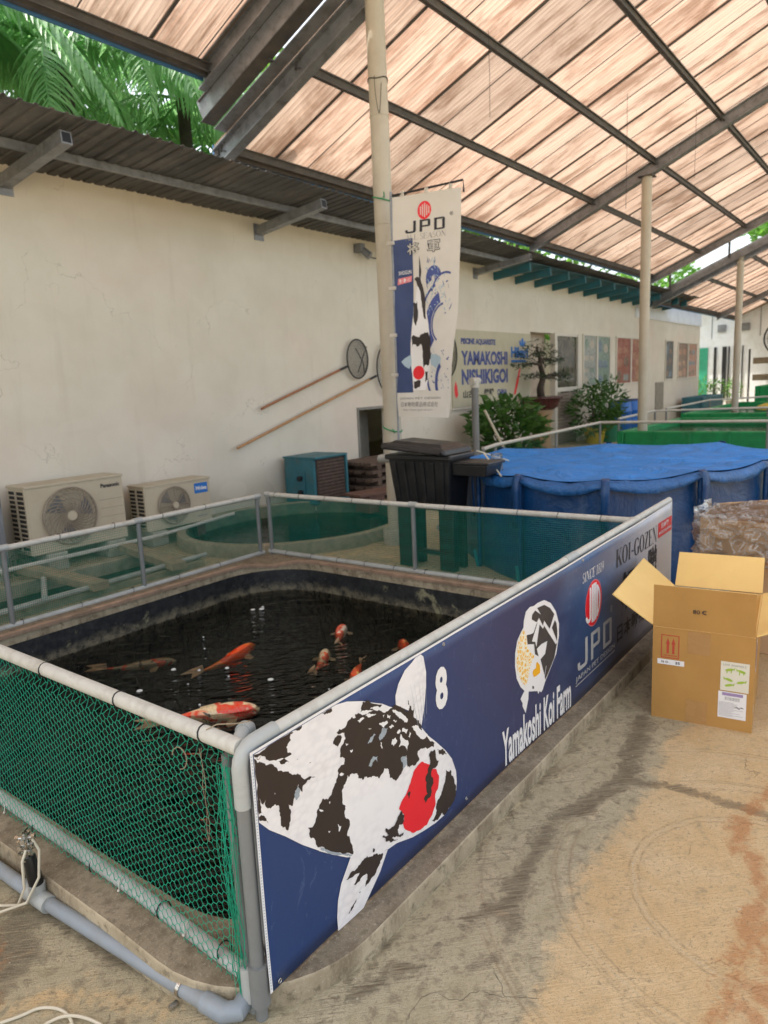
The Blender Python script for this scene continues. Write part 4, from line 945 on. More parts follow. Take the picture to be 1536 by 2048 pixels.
for mat, key, lift, amp in kp:
    for pts in KOI[key]:
        q = clipb(pts)
        if amp: q = clipb(ragged(q, amp, rr, 3))
        else: q = clipb(dense(q))
        flat_poly(mb, q, lift+.0022, koi_mats.index(mat))
# fin rays and whiskers
for a, b in (((1.70, .67), (1.735, .50)), ((1.72, .665), (1.745, .52)), ((1.745, .66), (1.757, .53)), ((1.765, .65), (1.768, .53)), ((1.785, .65), (1.78, .54))):
    L = Vector((b[0]-a[0], b[1]-a[1])); nn = Vector((-L.y, L.x)).normalized()*.0008
    put_poly(mb, BP, [(a[0]-nn.x*.3, a[1]-nn.y*.3), (b[0]-nn.x, b[1]-nn.y), (b[0]+nn.x, b[1]+nn.y), (a[0]+nn.x*.3, a[1]+nn.y*.3)], .0066, 2)
mb.obj('koi_print', koi_mats, bn)

lg = MB(); LM = ['white_print', 'logo_dark', 'yellow_print', 'scales']
for key, lift, mi in (('white', .0045, 0), ('dark', .006, 1), ('scales', .006, 3), ('yellow', .0065, 2)):
    for pts in LOGO[key]: put_poly(lg, BP, dense(pts, .02), lift, mi)
lg.obj('farm_logo', LM, bn)
mb = MB(); put_text(mb, BP, '8', 1.838, .519, 1.912, .668, .005, bold=.045); mb.obj('number', 'white_print', bn)
mb = MB(); put_text(mb, BP, 'Yamakoshi Koi Farm', 2.302, .088, 2.955, .243, .005, bold=.028); mb.obj('lettering', 'white_print', bn)
# the red oval mark with the silver letters
jm = MB(); JM = ['pink', 'red_print', 'white_print']
cx, cz, rx, rz = 3.242, .512, .112, .116
put_poly(jm, BP, ell(cx, cz, rx, rz, 36), .004, 0); put_poly(jm, BP, ell(cx, cz, rx*.965, rz*.965, 36), .0046, 1)
def oval_mark(mb_, pl, cx, cz, rx, rz, lift, mi):
    def h(x): return rz*.86*math.sqrt(max(0, 1-(x/(rx*.92))**2))
    w_ = rx*.085
    for k, (x, lo, hi) in enumerate(((-.42, .75, 1), (-.18, .95, 1), (.02, .95, 1), (.22, .95, 1), (.42, .92, .9))):
        xx = x*rx; hh = h(xx); put_rect(mb_, pl, cx+xx-w_, cz-hh*lo, cx+xx+w_, cz+hh*hi, lift, mi)
    for sg, a0, a1 in ((1, -1.0, 1.15),):
        o = [(cx+rx*.20+rx*.62*math.cos(a), cz+rz*.72*math.sin(a)) for a in np.linspace(a0, a1, 12)]; i_ = [(cx+rx*.20+rx*.44*math.cos(a), cz+rz*.66*math.sin(a)) for a in np.linspace(a1, a0, 12)]
        put_poly(mb_, pl, o+i_, lift, mi)
    o = [(cx-rx*.42+rx*.34*math.cos(a)-rx*.2, cz-rz*.42+rz*.30*math.sin(a)) for a in np.linspace(math.pi, 2*math.pi-.4, 8)]; i_ = [(cx-rx*.42+rx*.2*math.cos(a)-rx*.16, cz-rz*.40+rz*.16*math.sin(a)) for a in np.linspace(2*math.pi-.4, math.pi, 8)]
    put_poly(mb_, pl, o+i_, lift, mi)
oval_mark(jm, BP, cx, cz, rx, rz, .0054, 2)
jm.obj('oval_mark', JM, bn)
def techno(mb_, pl, u0, v0, u1, v1, lift, mi=0, t_=.2):
    """squarish J P D"""
    W = (u1-u0); w_ = W*.27; s_ = w_*t_*1.25; H = v1-v0
    x = u0; put_poly(mb_, pl, [(x+w_-s_, v1), (x+w_, v1), (x+w_, v0+.16*H), (x+w_-.3*s_, v0+.03*H), (x+w_*.7, v0), (x+w_*.25, v0), (x+.05*w_, v0+.05*H), (x, v0+.16*H), (x, v0+.30*H), (x+s_*.9, v0+.30*H), (x+s_*.9, v0+.19*H), (x+s_*1.2, v0+.14*H), (x+w_-s_*1.2, v0+.14*H), (x+w_-s_, v0+.19*H)], lift, mi)
    x = u0+W*.365
    put_rect(mb_, pl, x, v0, x+s_, v1, lift, mi); put_rect(mb_, pl, x+s_, v1-.14*H, x+w_*.85, v1, lift, mi); put_rect(mb_, pl, x+s_, v0+.38*H, x+w_*.85, v0+.52*H, lift, mi)
    put_poly(mb_, pl, [(x+w_*.85, v1), (x+w_*.97, v1-.05*H), (x+w_, v1-.14*H), (x+w_, v0+.52*H), (x+w_*.97, v0+.42*H), (x+w_*.85, v0+.38*H), (x+w_*.85, v0+.52*H), (x+w_-s_, v0+.55*H), (x+w_-s_, v1-.16*H), (x+w_*.85, v1-.14*H)], lift, mi)
    x = u0+W*.73
    put_rect(mb_, pl, x, v0, x+s_, v1, lift, mi); put_rect(mb_, pl, x+s_, v1-.14*H, x+w_*.85, v1, lift, mi); put_rect(mb_, pl, x+s_, v0, x+w_*.85, v0+.14*H, lift, mi)
    put_poly(mb_, pl, [(x+w_*.85, v1), (x+w_*.97, v1-.05*H), (x+w_, v1-.14*H), (x+w_, v0+.14*H), (x+w_*.97, v0+.05*H), (x+w_*.85, v0), (x+w_*.85, v0+.14*H), (x+w_-s_, v0+.18*H), (x+w_-s_, v1-.18*H), (x+w_*.85, v1-.14*H)], lift, mi)
mb = MB(); techno(mb, BP, 3.035, .228, 3.500, .368, .005)
put_text(mb, BP, 'JAPAN PET DESIGN', 3.012, .176, 3.545, .209, .005, bold=.01); put_rect(mb, BP, 3.010, .163, 3.548, .168, .005)
put_text(mb, BP, '®', 3.478, .392, 3.512, .428, .005); mb.obj('lettering', 'silver_print', bn)

# serif capitals (thick stems, hairlines, serifs) drawn as polygons
def serif(mb_, pl, txt, u0, v0, u1, v1, lift, mi=0, thick=.17, shear=0):
    adv = {'K': .78, 'O': .82, 'I': .42, '-': .42, 'G': .80, 'Z': .70, 'E': .68, 'N': .82, 'S': .58, 'C': .76, '1': .45, '8': .58, '9': .58, ' ': .3, 'A': .78, 'L': .66, 'H': .86, 'U': .8}
    tot = sum(adv[c] for c in txt); sc = (u1-u0)/tot; H = v1-v0; x = 0
    def P(pts): put_poly(mb_, pl, [(u0+(x+a)*sc+shear*b*H, v0+b*H) for a, b in pts], lift, mi)
    def Rr(a, b, c, d): P([(a, b), (c, b), (c, d), (a, d)])
    def arc(cx, cy, rx, ry, a0, a1, tk, th, n=16):
        o = [(cx+rx*math.cos(a), cy+ry*math.sin(a)) for a in np.linspace(a0, a1, n)]
        i_ = [(cx+(rx-tk)*math.cos(a), cy+(ry-th)*math.sin(a)) for a in np.linspace(a1, a0, n)]
        for k in range(n-1): P([o[k], o[k+1], i_[n-2-k], i_[n-1-k]])
    T, h_ = thick, .035
    def stem(a): Rr(a, h_, a+T, 1-h_); Rr(a-.06, 0, a+T+.06, h_); Rr(a-.06, 1-h_, a+T+.06, 1)
    for c in txt:
        if c == 'K': stem(.08); P([(.25, .42), (.6, .96), (.66, .96), (.25, .36)]); P([(.33, .52), (.58, .02), (.78, .02), (.44, .64)]); Rr(.5, 0, .8, h_); Rr(.5, 1-h_, .76, 1)
        elif c == 'I': stem(.12)
        elif c == '-': Rr(.06, .36, .36, .44)
        elif c == 'O': arc(.41, .5, .37, .52, 0, 6.2832, T, h_*1.2, 26)
        elif c in 'CG':
            arc(.42, .5, .38, .52, .75, 5.6, T, h_*1.3, 24); Rr(.68, .66, .70, .98)
            if c == 'G': Rr(.58, .04, .58+T, .42); Rr(.5, .42, .80, .42+h_)
        elif c == 'Z': Rr(.04, 0, .64, h_*1.3); Rr(.06, 1-h_*1.3, .64, 1); P([(.04, .03), (.24, .03), (.64, .97), (.44, .97)]); Rr(.62, 0, .64, .28); Rr(.06, .74, .08, 1)
        elif c == 'E': stem(.08); Rr(.2, 0, .62, h_*1.2); Rr(.2, 1-h_*1.2, .6, 1); Rr(.2, .49, .48, .49+h_); Rr(.6, 0, .625, .26); Rr(.58, .76, .6, 1); Rr(.46, .40, .48, .62)
        elif c == 'L': stem(.08); Rr(.2, 0, .62, h_*1.2); Rr(.6, 0, .625, .3)
        elif c == 'N': Rr(.12, 0, .15, 1); Rr(.04, 0, .24, h_); Rr(.66, 0, .69, 1); Rr(.58, 1-h_, .78, 1); P([(.08, 1), (.26, 1), (.70, 0), (.62, 0)])
        elif c == 'H': stem(.08); stem(.56); Rr(.2, .49, .6, .49+h_)
        elif c == 'U': Rr(.1, .3, .1+T, 1); Rr(.66, .3, .69, 1); arc(.395, .3, .295, .32, 3.1416, 6.2832, T*.8, h_, 12); Rr(.02, 1-h_, .32, 1); Rr(.58, 1-h_, .77, 1)
        elif c == 'A': P([(.38, 1), (.44, 1), (.76, 0), (.56, 0)]); P([(.38, 1), (.41, .95), (.12, 0), (.08, 0)]); Rr(.2, .33, .6, .33+h_); Rr(.0, 0, .22, h_); Rr(.48, 0, .8, h_)
        elif c == '1': Rr(.18, 0, .18+T*.8, 1); Rr(.08, 0, .42, h_); P([(.06, .84), (.18, .9), (.18, 1), (.06, .88)])
        elif c == 'S': arc(.28, .74, .22, .27, .4, 4.4, T*.6, h_*1.5, 14); arc(.28, .27, .24, .29, -2.7, 1.7, T*.7, h_*1.5, 14)
        elif c == '8': arc(.28, .75, .19, .26, 0, 6.2832, T*.5, h_*1.4, 16); arc(.28, .27, .24, .29, 0, 6.2832, T*.6, h_*1.4, 16)
        elif c == '9': arc(.28, .68, .22, .33, 0, 6.2832, T*.6, h_*1.4, 16); arc(.2, .62, .30, .62, -1.3, 0, T*.6, h_, 10)
        x += adv[c]
mb = MB(); serif(mb, BP, 'SINCE 1819', 3.09, .645, 3.375, .692, .005, thick=.12, shear=.15); mb.obj('lettering', 'white_print', bn)
mb = MB(); serif(mb, BP, 'KOI-GOZEN', 3.552, .612, 4.262, .708, .005)
for ch, (a, b, c, d) in zip('鯉御膳', ((3.62, .32, 3.86, .56), (3.86, .34, 4.06, .58), (4.06, .35, 4.27, .60))): put_text(mb, BP, ch, a, b, c, d, .005, bold=.035, shear=.1)
mb.obj('lettering', 'ink', bn)
mb = MB(); put_text(mb, BP, '日本動物薬', 3.585, .190, 4.18, .288, .005, bold=.012); mb.obj('lettering', 'ink', bn)
mb = MB(); put_rect(mb, BP, 4.288, .621, 4.588, .712, .004); mb.obj('badge', 'red_print', bn)
mb = MB(); put_text(mb, BP, '日本製', 4.36, .668, 4.52, .702, .005, bold=.03); put_text(mb, BP, 'MADE IN JAPAN', 4.31, .632, 4.57, .656, .005, bold=.02); mb.obj('badge_lettering', 'white_print', bn)

# cut everything on the banner along one grid and lay it over the rippled cloth
import bmesh
for ch in bn.children:
    me = ch.data; bm = bmesh.new(); bm.from_mesh(me)
    if ch.name.split('.')[0] in ('koi_print', 'farm_logo', 'badge', 'oval_mark'):
        ox, oz = bn.location.x, bn.location.z
        vx = [v.co.x for v in bm.verts]; vz = [v.co.z for v in bm.verts]
        for i in range(1, 72):
            x = i*.05
            if min(vx) < x < max(vx): bmesh.ops.bisect_plane(bm, geom=bm.verts[:]+bm.edges[:]+bm.faces[:], plane_co=(x, 0, 0), plane_no=(1, 0, 0))
        for i in range(1, 15):
            z = i*.05
            if min(vz) < z < max(vz): bmesh.ops.bisect_plane(bm, geom=bm.verts[:]+bm.edges[:]+bm.faces[:], plane_co=(0, 0, z), plane_no=(0, 0, 1))
    for v in bm.verts: v.co.y += cloth(v.co.x, v.co.z)
    bm.to_mesh(me); bm.free()

# -- far and back-left fences -------------------------------------------
def straight_net(a, b, z0, z1, cell=.017, r=.0006):
    a, b = Vector(a), Vector(b); d = b-a; L = d.length; d.normalize(); m2 = MB()
    for i in range(int(L/cell)+1):
        p = a+d*i*cell; k = noise.noise((i*.2, 0, 0))*.006; nrm = Vector((-d.y, d.x, 0))
        m2.tube([(p.x, p.y, z0), tuple(Vector((p.x, p.y, (z0+z1)/2))+nrm*k), (p.x, p.y, z1)], r, 3, cap=False)
    for j in range(int((z1-z0)/cell)+1):
        z = z0+j*cell; m2.tube([(a.x, a.y, z), tuple(Vector((a.x, a.y, z))*.5+Vector((b.x, b.y, z))*.5+Vector((0, 0, .004*math.sin(j)))), (b.x, b.y, z)], r, 3, cap=False)
    return m2
def pipe_fence(name, label, A, B, zb, zt_, posts, ties, group, double_end=False):
    A, B = Vector(A), Vector(B); f = thing(name, label, 'fence', (A.x, A.y, 0), group); d = (B-A); L = d.length; d.normalize()
    MB().tube([A+Vector((0, 0, zt_)), (A+B)/2+Vector((0, 0, zt_-.004)), B+Vector((0, 0, zt_))], .0205, 14).obj('top_rail', 'pvc_light', f, smooth=True)
    MB().tube([A+Vector((0, 0, zb)), (A+B)/2+Vector((0, 0, zb-.006)), B+Vector((0, 0, zb))], .021, 14).obj('bottom_rail', 'pvc', f, smooth=True)
    for s_ in posts:
        p = A+d*s_; MB().tube([p+Vector((0, 0, zb-.05)), p+Vector((0, 0, zt_))], .0185, 12).obj('post', 'pvc_dark', f, smooth=True)
        MB().tube([p+Vector((0, 0, zt_))-d*.035, p+Vector((0, 0, zt_))+d*.035], .0245, 12).obj('tee_joint', 'pvc', f, smooth=True)
    n_ = int(L/ties)
    for i in range(n_):
        p = A+d*(.12+i*ties); 
        for z in (zt_, zb):
            MB().tube([p+d*((.1 if z == zb else 0)+.005*math.sin(a))+Vector((-d.y*.023*math.cos(a), d.x*.023*math.cos(a), z+.023*math.sin(a))) for a in [k*math.pi/5 for k in range(10)]], .0022, 5, closed=True).obj('cable_tie', 'tie', f)
    straight_net((A.x, A.y, 0), (B.x, B.y, 0), zb, zt_, .0145, .0014).obj('net', 'net_dark', f, kind='stuff')
    return f
pipe_fence('net_fence', 'dark net panel on grey pipes in front of the air conditioners', (1.08, 4.80, 0), (4.42, 4.83, 0), .125, .655, (1.02, 2.05, 3.30), .43, 'net fences round the black pond')
pipe_fence('net_fence', 'dark net panel on grey pipes in front of the blue pool', (4.47, 4.80, 0), (4.56, 1.33, 0), .13, .665, (.03, 1.62, 3.35), .30, 'net fences round the black pond')

# ---------------------------------------------------------------- floor pipe, valve, hoses
fp = thing('floor_pipe', 'blue grey drain pipe lying on the floor along the kerb at bottom left', 'pipe', (.9, 1.3, 0))
MB().tube([(.865, 4.6, .035), (.88, 3.0, .035), (.905, 2.15, .035), (.955, 1.385, .035)], .0215, 18).obj('pipe', 'pipe_floor', fp, smooth=True)
MB().tube([(.955, 1.40, .035), (.962, 1.33, .034), (.985, 1.305, .035), (1.02, 1.315, .037)], .0265, 18).obj('elbow', 'pipe_floor', fp, smooth=True)
MB().tube([(.902, 2.22, .035), (.906, 2.10, .035)], .0275, 18).tube([(.904, 2.165, .035), (.904, 2.165, .085)], .026, 18).obj('tee_joint', 'pvc', fp, smooth=True)
MB().tube([(.948, 1.49, .035), (.9485, 1.478, .035)], .0245, 16).box((.915, 1.484, .008), (.03, .016, .003)).box((.982, 1.484, .008), (.03, .016, .003)).obj('pipe_clamp', 'chrome', fp, smooth=True)
MB().tube([(.904, 2.165, .08), (.902, 2.170, .12), (.900, 2.172, .15), (.899, 2.180, .178)], [.022, .0225, .0205, .020], 16).obj('rubber_sleeve', 'rubber', fp, smooth=True)
MB().tube([(.899, 2.180, .168), (.899, 2.181, .172)], .0215, 14).obj('hose_clip', 'chrome', fp, smooth=True)
vm = MB()
vm.tube([(.899, 2.182, .176), (.897, 2.186, .26)], [.012, .010], 10)
for k, z in enumerate((.195, .218, .24)):
    for a in (0, 1.57, 3.14, 4.71):
        c = Vector((.898, 2.184, z)); dv = Vector((math.cos(a+k*.4), math.sin(a+k*.4), .15))
        vm.tube([c, c+dv*.020], .0052, 8); vm.tube([c+dv*.020, c+dv*.030], .0075, 6)
vm.box((.897, 2.186, .266), (.034, .010, .006), rz=.6)
vm.obj('valve_manifold', 'chrome', fp, smooth=False)
h1 = MB().tube([(.885, 2.16, .215), (.865, 2.15, .19), (.86, 2.15, .10), (.85, 2.19, .03), (.83, 2.26, .010), (.78, 2.36, .006), (.7, 2.5, .006)], .0042, 8)
h1.tube([(.91, 2.165, .238), (.92, 2.15, .20), (.895, 2.12, .13), (.86, 2.15, .05), (.80, 2.24, .010), (.72, 2.36, .006), (.64, 2.45, .006)], .0042, 8)
h1.obj('air_hose', 'hose', smooth=True, label='pair of thin cream air hoses dropping from the brass valves on the floor pipe', cat='hose')
h2 = MB()
def crv(P, n=8):
    P = [Vector(q) for q in P]; out = []
    for i in range(len(P)-1):
        p0, p1, p2, p3 = P[max(0, i-1)], P[i], P[i+1], P[min(len(P)-1, i+2)]
        for k in range(n):
            t_ = k/n; out.append(.5*((2*p1)+(-p0+p2)*t_+(2*p0-5*p1+4*p2-p3)*t_*t_+(-p0+3*p1-3*p2+p3)*t_**3))
    out.append(P[-1]); return out
h2.tube(crv([(.55, 1.86, .006), (.655, 1.80, .006), (.705, 1.775, .007), (.735, 1.72, .006), (.725, 1.65, .006), (.66, 1.56, .006), (.5, 1.5, .006)]), .0042, 8)
h2.tube(crv([(.58, 1.72, .006), (.69, 1.715, .006), (.735, 1.68, .013), (.765, 1.62, .007), (.765, 1.56, .006), (.70, 1.50, .006), (.55, 1.42, .006)]), .0042, 8)
h2.obj('air_hose', 'hose', smooth=True, label='cream air hose lying in loops on the floor at the bottom left corner', cat='hose')

# ================================================================ BUILDING WITH LONG CREAM WALL
YW = 7.0
bld = thing('farm_building', 'long cream painted building with windows, door and low dark roof along the left', 'building', (0, YW, 0))
def wallseg(x0, x1, z0, z1, name='wall'):
    MB().box2((x0, YW, z0), (x1, YW+.2, z1)).obj(name, 'wall', bld)
wallseg(-6, 8.56, 0, 3.82); wallseg(8.56, 9.42, 1.24, 3.82); wallseg(9.42, 14.60, 0, 3.82)
wallseg(14.60, 17.26, 2.60, 3.82); wallseg(17.26, 29.0, 0, 3.74)
MB().box2((28.8, YW+.2, 0), (29.0, YW+6, 3.74)).box2((-6, YW+5.8, 0), (28.8, YW+6, 3.7)).obj('wall', 'wall', bld)
# low store opening beside the pole
MB().box2((8.56, YW+.5, 0), (9.42, YW+.55, 1.3)).obj('store_door', simple('grey_door', (.20, .19, .16), .6), bld)
MB().box2((8.53, YW-.02, 1.24), (9.45, YW+.03, 1.28)).box2((8.53, YW-.02, 0), (8.56, YW+.03, 1.24)).obj('door_frame', simple('grey_frame', (.26, .25, .22), .6), bld)
# door recess
MB().box2((14.60, YW+.24, 0), (15.85, YW+.28, 2.7)).obj('door_leaf', simple('beige_recess', (.50, .42, .33), .7), bld)
MB().box2((15.84, YW-.03, 0), (15.97, YW+.1, 2.62)).box2((17.20, YW-.03, 0), (17.30, YW+.1, 2.62)).box2((15.97, YW-.02, 1.26), (17.20, YW+.08, 1.36)).box2((15.97, YW-.02, 2.55), (17.20, YW+.08, 2.62)).obj('door_frame', 'frame_white', bld)
MB().box2((15.97, YW+.02, 1.36), (17.20, YW+.03, 2.55)).obj('glass_pane', 'door_glass', bld)
sh = MB()
for k in range(16): sh.beam((15.97, YW+.03, .04+k*.077), (17.20, YW+.03, .04+k*.077), .03, .066)
sh.obj('shutter', simple('taupe_shutter', (.27, .225, .18), .6), bld)
# upper cladding and ledge
MB().box2((21.5, YW-.04, 3.22), (29.02, YW-.002, 3.72)).obj('cladding_band', 'white_panel', bld)
# shed roof over the wall
def shed(x0, x1, name, mat, za, zb_, yb, jit=0):
    pitch_ = .125; xs_ = []; x = x0
    while x < x1: q_ = .014+.004*math.sin(x*5); xs_ += [(x, 0), (x+.05, 0), (x+.062, q_), (x+.085, q_), (x+.097, 0)]; x += pitch_
    rows = [(YW+.0, za), (YW-.7, (za+zb_)/2-.01), (yb, zb_)]
    m_ = MB()
    for yy, zz in rows:
        for xx, h in xs_:
            pan = math.floor(xx/.95); e_ = (.035*min(8, max(0, xx-5)) + jit*noise.noise((pan*3.3, 0, 0))*2.2+jit*.3*noise.noise((xx*3, 0, 0))) if yy == yb else 0
            m_.v.append((xx, yy+e_, zz+h+.010*noise.noise((pan*7.7, yy, 0))*(1 if yy != YW else 0)+(.006 if pan % 2 else 0)))
    n_ = len(xs_)
    for j in range(len(rows)-1):
        for i in range(n_-1): m_.f.append((j*n_+i, j*n_+i+1, (j+1)*n_+i+1, (j+1)*n_+i)); m_.m.append(0)
    return m_.obj(name, mat, bld, solid=.004)
shed(-6, 12.9, 'shed_roof', 'shed', 3.77, 3.86, 5.67, .03)
shed(12.95, 24.5, 'shed_roof', 'shed', 3.77, 3.86, 5.70, .03)
for k in range(20):
    x = -4.9+.95*k
    if x < 12.5: MB().beam((x, YW-.02, 3.764), (x, 5.72+.035*max(0, min(8, x-5)), 3.852), .035, .006).obj('sheet_lap', 'steel_dark', bld)
MB().box2((-6, YW+.0, 3.83), (24.5, YW+6.1, 3.9)).obj('roof_slab', 'shed', bld)
for x in (.33, 3.53, 6.73, 9.5, 12.26):
    m_ = MB()
    a, b = Vector((x, YW, 3.615)), Vector((x, 5.86, 3.745)); 
    m_.beam(a, b, .10, .105); m_.obj('bracket', 'steel_grey', bld)
    MB().beam(b+Vector((0, .03, -.004)), b+Vector((0, -.003, .0003)), .075, .078).obj('tube_mouth', 'black', bld)
    MB().box2((x-.08, YW-.012, 3.50), (x+.08, YW-.0, 3.70)).obj('base_plate', 'steel_grey', bld)
MB().beam((-6, 6.40, 3.77), (12.5, 6.40, 3.77), .05, .07).obj('purlin', 'steel_grey', bld)
for k in range(13):
    x = 13.0+k*.92; MB().beam((x, YW, 3.61), (x, 6.22, 3.69), .05, .15).obj('rafter', 'teal', bld)
MB().box2((12.9, 6.2, 3.772), (24.4, YW-.01, 3.778)).obj('soffit_sheet', 'teal_dark', bld)

# wall mounted things
WP = Plane((0, YW, 0), (1, 0, 0), (0, 0, 1))
def wp(u, v, l=0): return Vector((u, YW-l, v))
WP.fn = wp
sg = thing('farm_sign', 'wide cream wall sign with blue farm name lettering', 'sign', (11.35, YW, 1.1))
MB().box2((11.30, YW-.03, 1.13), (14.53, YW, 2.55)).obj('board', 'sign_face', sg, bevel=.004)
MB().box2((11.28, YW-.04, 1.09), (14.55, YW-.003, 1.125)).obj('bottom_edge', 'frame_white', sg)
m_ = MB(); put_text(m_, WP, 'YAMAKOSHI', 11.62, 1.90, 13.46, 2.17, .034, bold=.045); put_text(m_, WP, 'NISHIKIGOI', 11.62, 1.54, 13.46, 1.83, .034, bold=.045)
put_text(m_, WP, 'PISCINE AQUARISTE', 11.62, 2.27, 12.95, 2.40, .034, bold=.05); put_text(m_, WP, 'CHINA', 13.0, 1.30, 13.42, 1.42, .034, bold=.04); m_.obj('lettering', 'ink_blue', sg)
m_ = MB(); put_text(m_, WP, '山古志', 11.66, 1.29, 12.25, 1.44, .034, bold=.03); put_text(m_, WP, '錦鯉', 12.45, 1.29, 12.85, 1.45, .034, bold=.03); m_.obj('lettering', 'black', sg)
m_ = MB(); put_text(m_, WP, 'Hikari', 13.62, 2.04, 14.42, 2.27, .034, bold=.05); put_rect(m_, WP, 13.62, 1.95, 14.30, 2.0, .034); put_poly(m_, WP, ell(14.15, 2.36, .06, .10, 14), .034); put_poly(m_, WP, ell(14.05, 2.34, .035, .07, 12, tilt=.5), .034); put_poly(m_, WP, ell(14.25, 2.34, .035, .07, 12, tilt=-.5), .034); m_.obj('brand_mark', 'hik_blue', sg)
m_ = MB(); put_poly(m_, WP, [(11.36, 1.36), (11.42, 1.30), (11.48, 1.36), (11.45, 1.52), (11.40, 1.62), (11.35, 1.5)], .034); put_poly(m_, WP, [(13.72, 1.30), (13.80, 1.28), (13.92, 1.5), (14.05, 1.84), (13.98, 1.8), (13.84, 1.55)], .034); m_.obj('fish_print', 'red_print', sg)

def m_clear():
    t = NT('poster_glass'); tr = t.n('ShaderNodeBsdfTransparent'); g = t.n('ShaderNodeBsdfGlossy'); g.inputs['Roughness'].default_value = .08
    m = t.n('ShaderNodeMixShader'); m.inputs[0].default_value = .035; t.l(tr.outputs[0], m.inputs[1]); t.l(g.outputs[0], m.inputs[2]); return t.done(m.outputs[0])
MAT['poster_glass'] = m_clear()
poster_cols = [(.33, .36, .33), (.20, .30, .24), (.06, .14, .07), (.36, .10, .06), (.45, .20, .12), (.05, .08, .10), (.5, .45, .36), (.20, .12, .08), (.14, .22, .30), (.55, .30, .18)]
pm = [simple('poster_ink', c, .3, .35, 14, bump=0) for c in poster_cols]
rg = random.Random(21)
for (x0, x1, z0, z1, pal, lab, nm) in (
    (17.58, 18.44, 1.33, 2.60, (0, 1, 6), 'pale framed wall poster of product pictures, first right of the glass door', 'poster'),
    (18.53, 19.40, 1.35, 2.60, (1, 2, 6, 8), 'framed wall poster with green and blue bottles, second right of the glass door', 'poster'),
    (19.96, 21.12, 1.36, 2.60, (3, 4, 7, 0), 'wide framed red and brown fish poster left of the middle pole', 'poster'),
    (21.21, 22.05, 1.37, 2.60, (4, 3, 9), 'framed reddish fish poster partly behind the middle pole', 'poster'),
    (24.61, 25.42, 1.39, 2.61, (5, 8, 7), 'single dark framed poster between the middle pole and the building end', 'poster'),
    (26.08, 27.26, 1.39, 2.57, (7, 4, 9), 'framed brown and orange poster, left one of the last pair before the building end', 'poster'),
    (27.38, 28.48, 1.40, 2.57, (4, 7, 8), 'framed brown and orange poster nearest the far end of the cream building', 'poster')):
    t_ = thing(nm, lab, 'poster', (x0, YW, z0), 'framed posters on the cream wall')
    f = MB(); w_ = .045
    for a, b in (((x0-w_, z0-w_), (x1+w_, z0)), ((x0-w_, z1), (x1+w_, z1+w_)), ((x0-w_, z0), (x0, z1)), ((x1, z0), (x1+w_, z1))): f.box2((a[0], YW-.04, a[1]), (b[0], YW-.001, b[1]))
    f.obj('frame', 'frame_white', t_)
    m_ = MB(); put_rect(m_, WP, x0, z0, x1, z1, .012, 0)
    nr = 4 if pal[0] == 0 else 3
    for r_ in range(nr):
        for c_ in range(2):
            u0 = x0+(x1-x0)*(.06+.46*c_); v0 = z0+(z1-z0)*(.05+.93/nr*r_)
            uu, vv = (x1-x0)*rg.uniform(.30, .42), (z1-z0)*.93/nr*rg.uniform(.45, .85)
            mi = rg.randrange(1, len(pal))
            if rg.random() < .5: put_poly(m_, WP, ell(u0+uu/2, v0+vv/2, uu/2, vv/2, 12, tilt=rg.uniform(-.2, .2)), .014, mi)
            else: put_rect(m_, WP, u0, v0, u0+uu, v0+vv*.7, .014, mi)
    m_.obj('print', [pm[k] for k in pal], t_)
    MB().box2((x0, YW-.024, z0), (x1, YW-.020, z1)).obj('pane', 'poster_glass', t_)
# low hatch and teal crate further down the wall
tag(MB().box2((23.6, YW-.03, .42), (24.44, YW-.001, 1.30)).obj('wall_hatch', simple('grey_hatch', (.30, .27, .22), .6), bevel=.01), 'grey metal hatch low on the wall right behind the middle pole', 'hatch')

def wire_net(mb_, c, r, tilt=0, sag=.1, n=10):
    c = Vector(c)
    for k in range(-n+1, n):
        x = r*k/n; h = math.sqrt(r*r-x*x)
        mb_.tube([c+Vector((x, -sag*(1-(x/r)**2)*math.sin(math.pi*s_), -h+2*h*s_)) for s_ in (0, .25, .5, .75, 1)], .0022, 3, cap=False)
        mb_.tube([c+Vector((-h+2*h*s_, -sag*(1-(x/r)**2)*math.sin(math.pi*s_), x)) for s_ in (0, .25, .5, .75, 1)], .0022, 3, cap=False)
def landing_net(label, c, r, h0, h1, mat, sag):
    t_ = thing('landing_net', label, 'fishing net', c, 'landing nets hung on the cream wall')
    c = Vector(c)
    MB().tube([c+Vector((math.cos(a)*r*.86, 0, math.sin(a)*r)) for a in [k*math.pi/14 for k in range(28)]], .011, 8, closed=True).obj('hoop', 'mesh_dark', t_, smooth=True)
    m_ = MB(); wire_net(m_, c, r*.86, sag=sag, n=13)
    m_.v = [(x, y, c.z+(z-c.z)/.86) for x, y, z in m_.v]
    m_.tube([c+Vector((-.1, -.08, -.2)), c+Vector((.02, -.10, .05)), c+Vector((.13, -.08, .18))], .008, 5); m_.tube([c+Vector((-.12, -.07, .15)), c+Vector((.0, -.10, -.05)), c+Vector((.06, -.08, -.22))], .008, 5)
    m_.obj('mesh_bag', 'mesh_dark', t_)
    MB().tube([h0, h1], .017, 10).obj('handle', mat, t_, smooth=True)
    MB().tube([Vector(h1)-(Vector(h1)-Vector(h0)).normalized()*.18, Vector(h1)], .019, 10).obj('ferrule', 'mesh_dark', t_, smooth=True)
landing_net('dark landing net with short reddish wooden handle, the upper one on the cream wall', (8.53, 6.93, 2.01), .29, (6.49, 6.93, 1.37), (8.27, 6.93, 1.90), 'wood_red', .12)
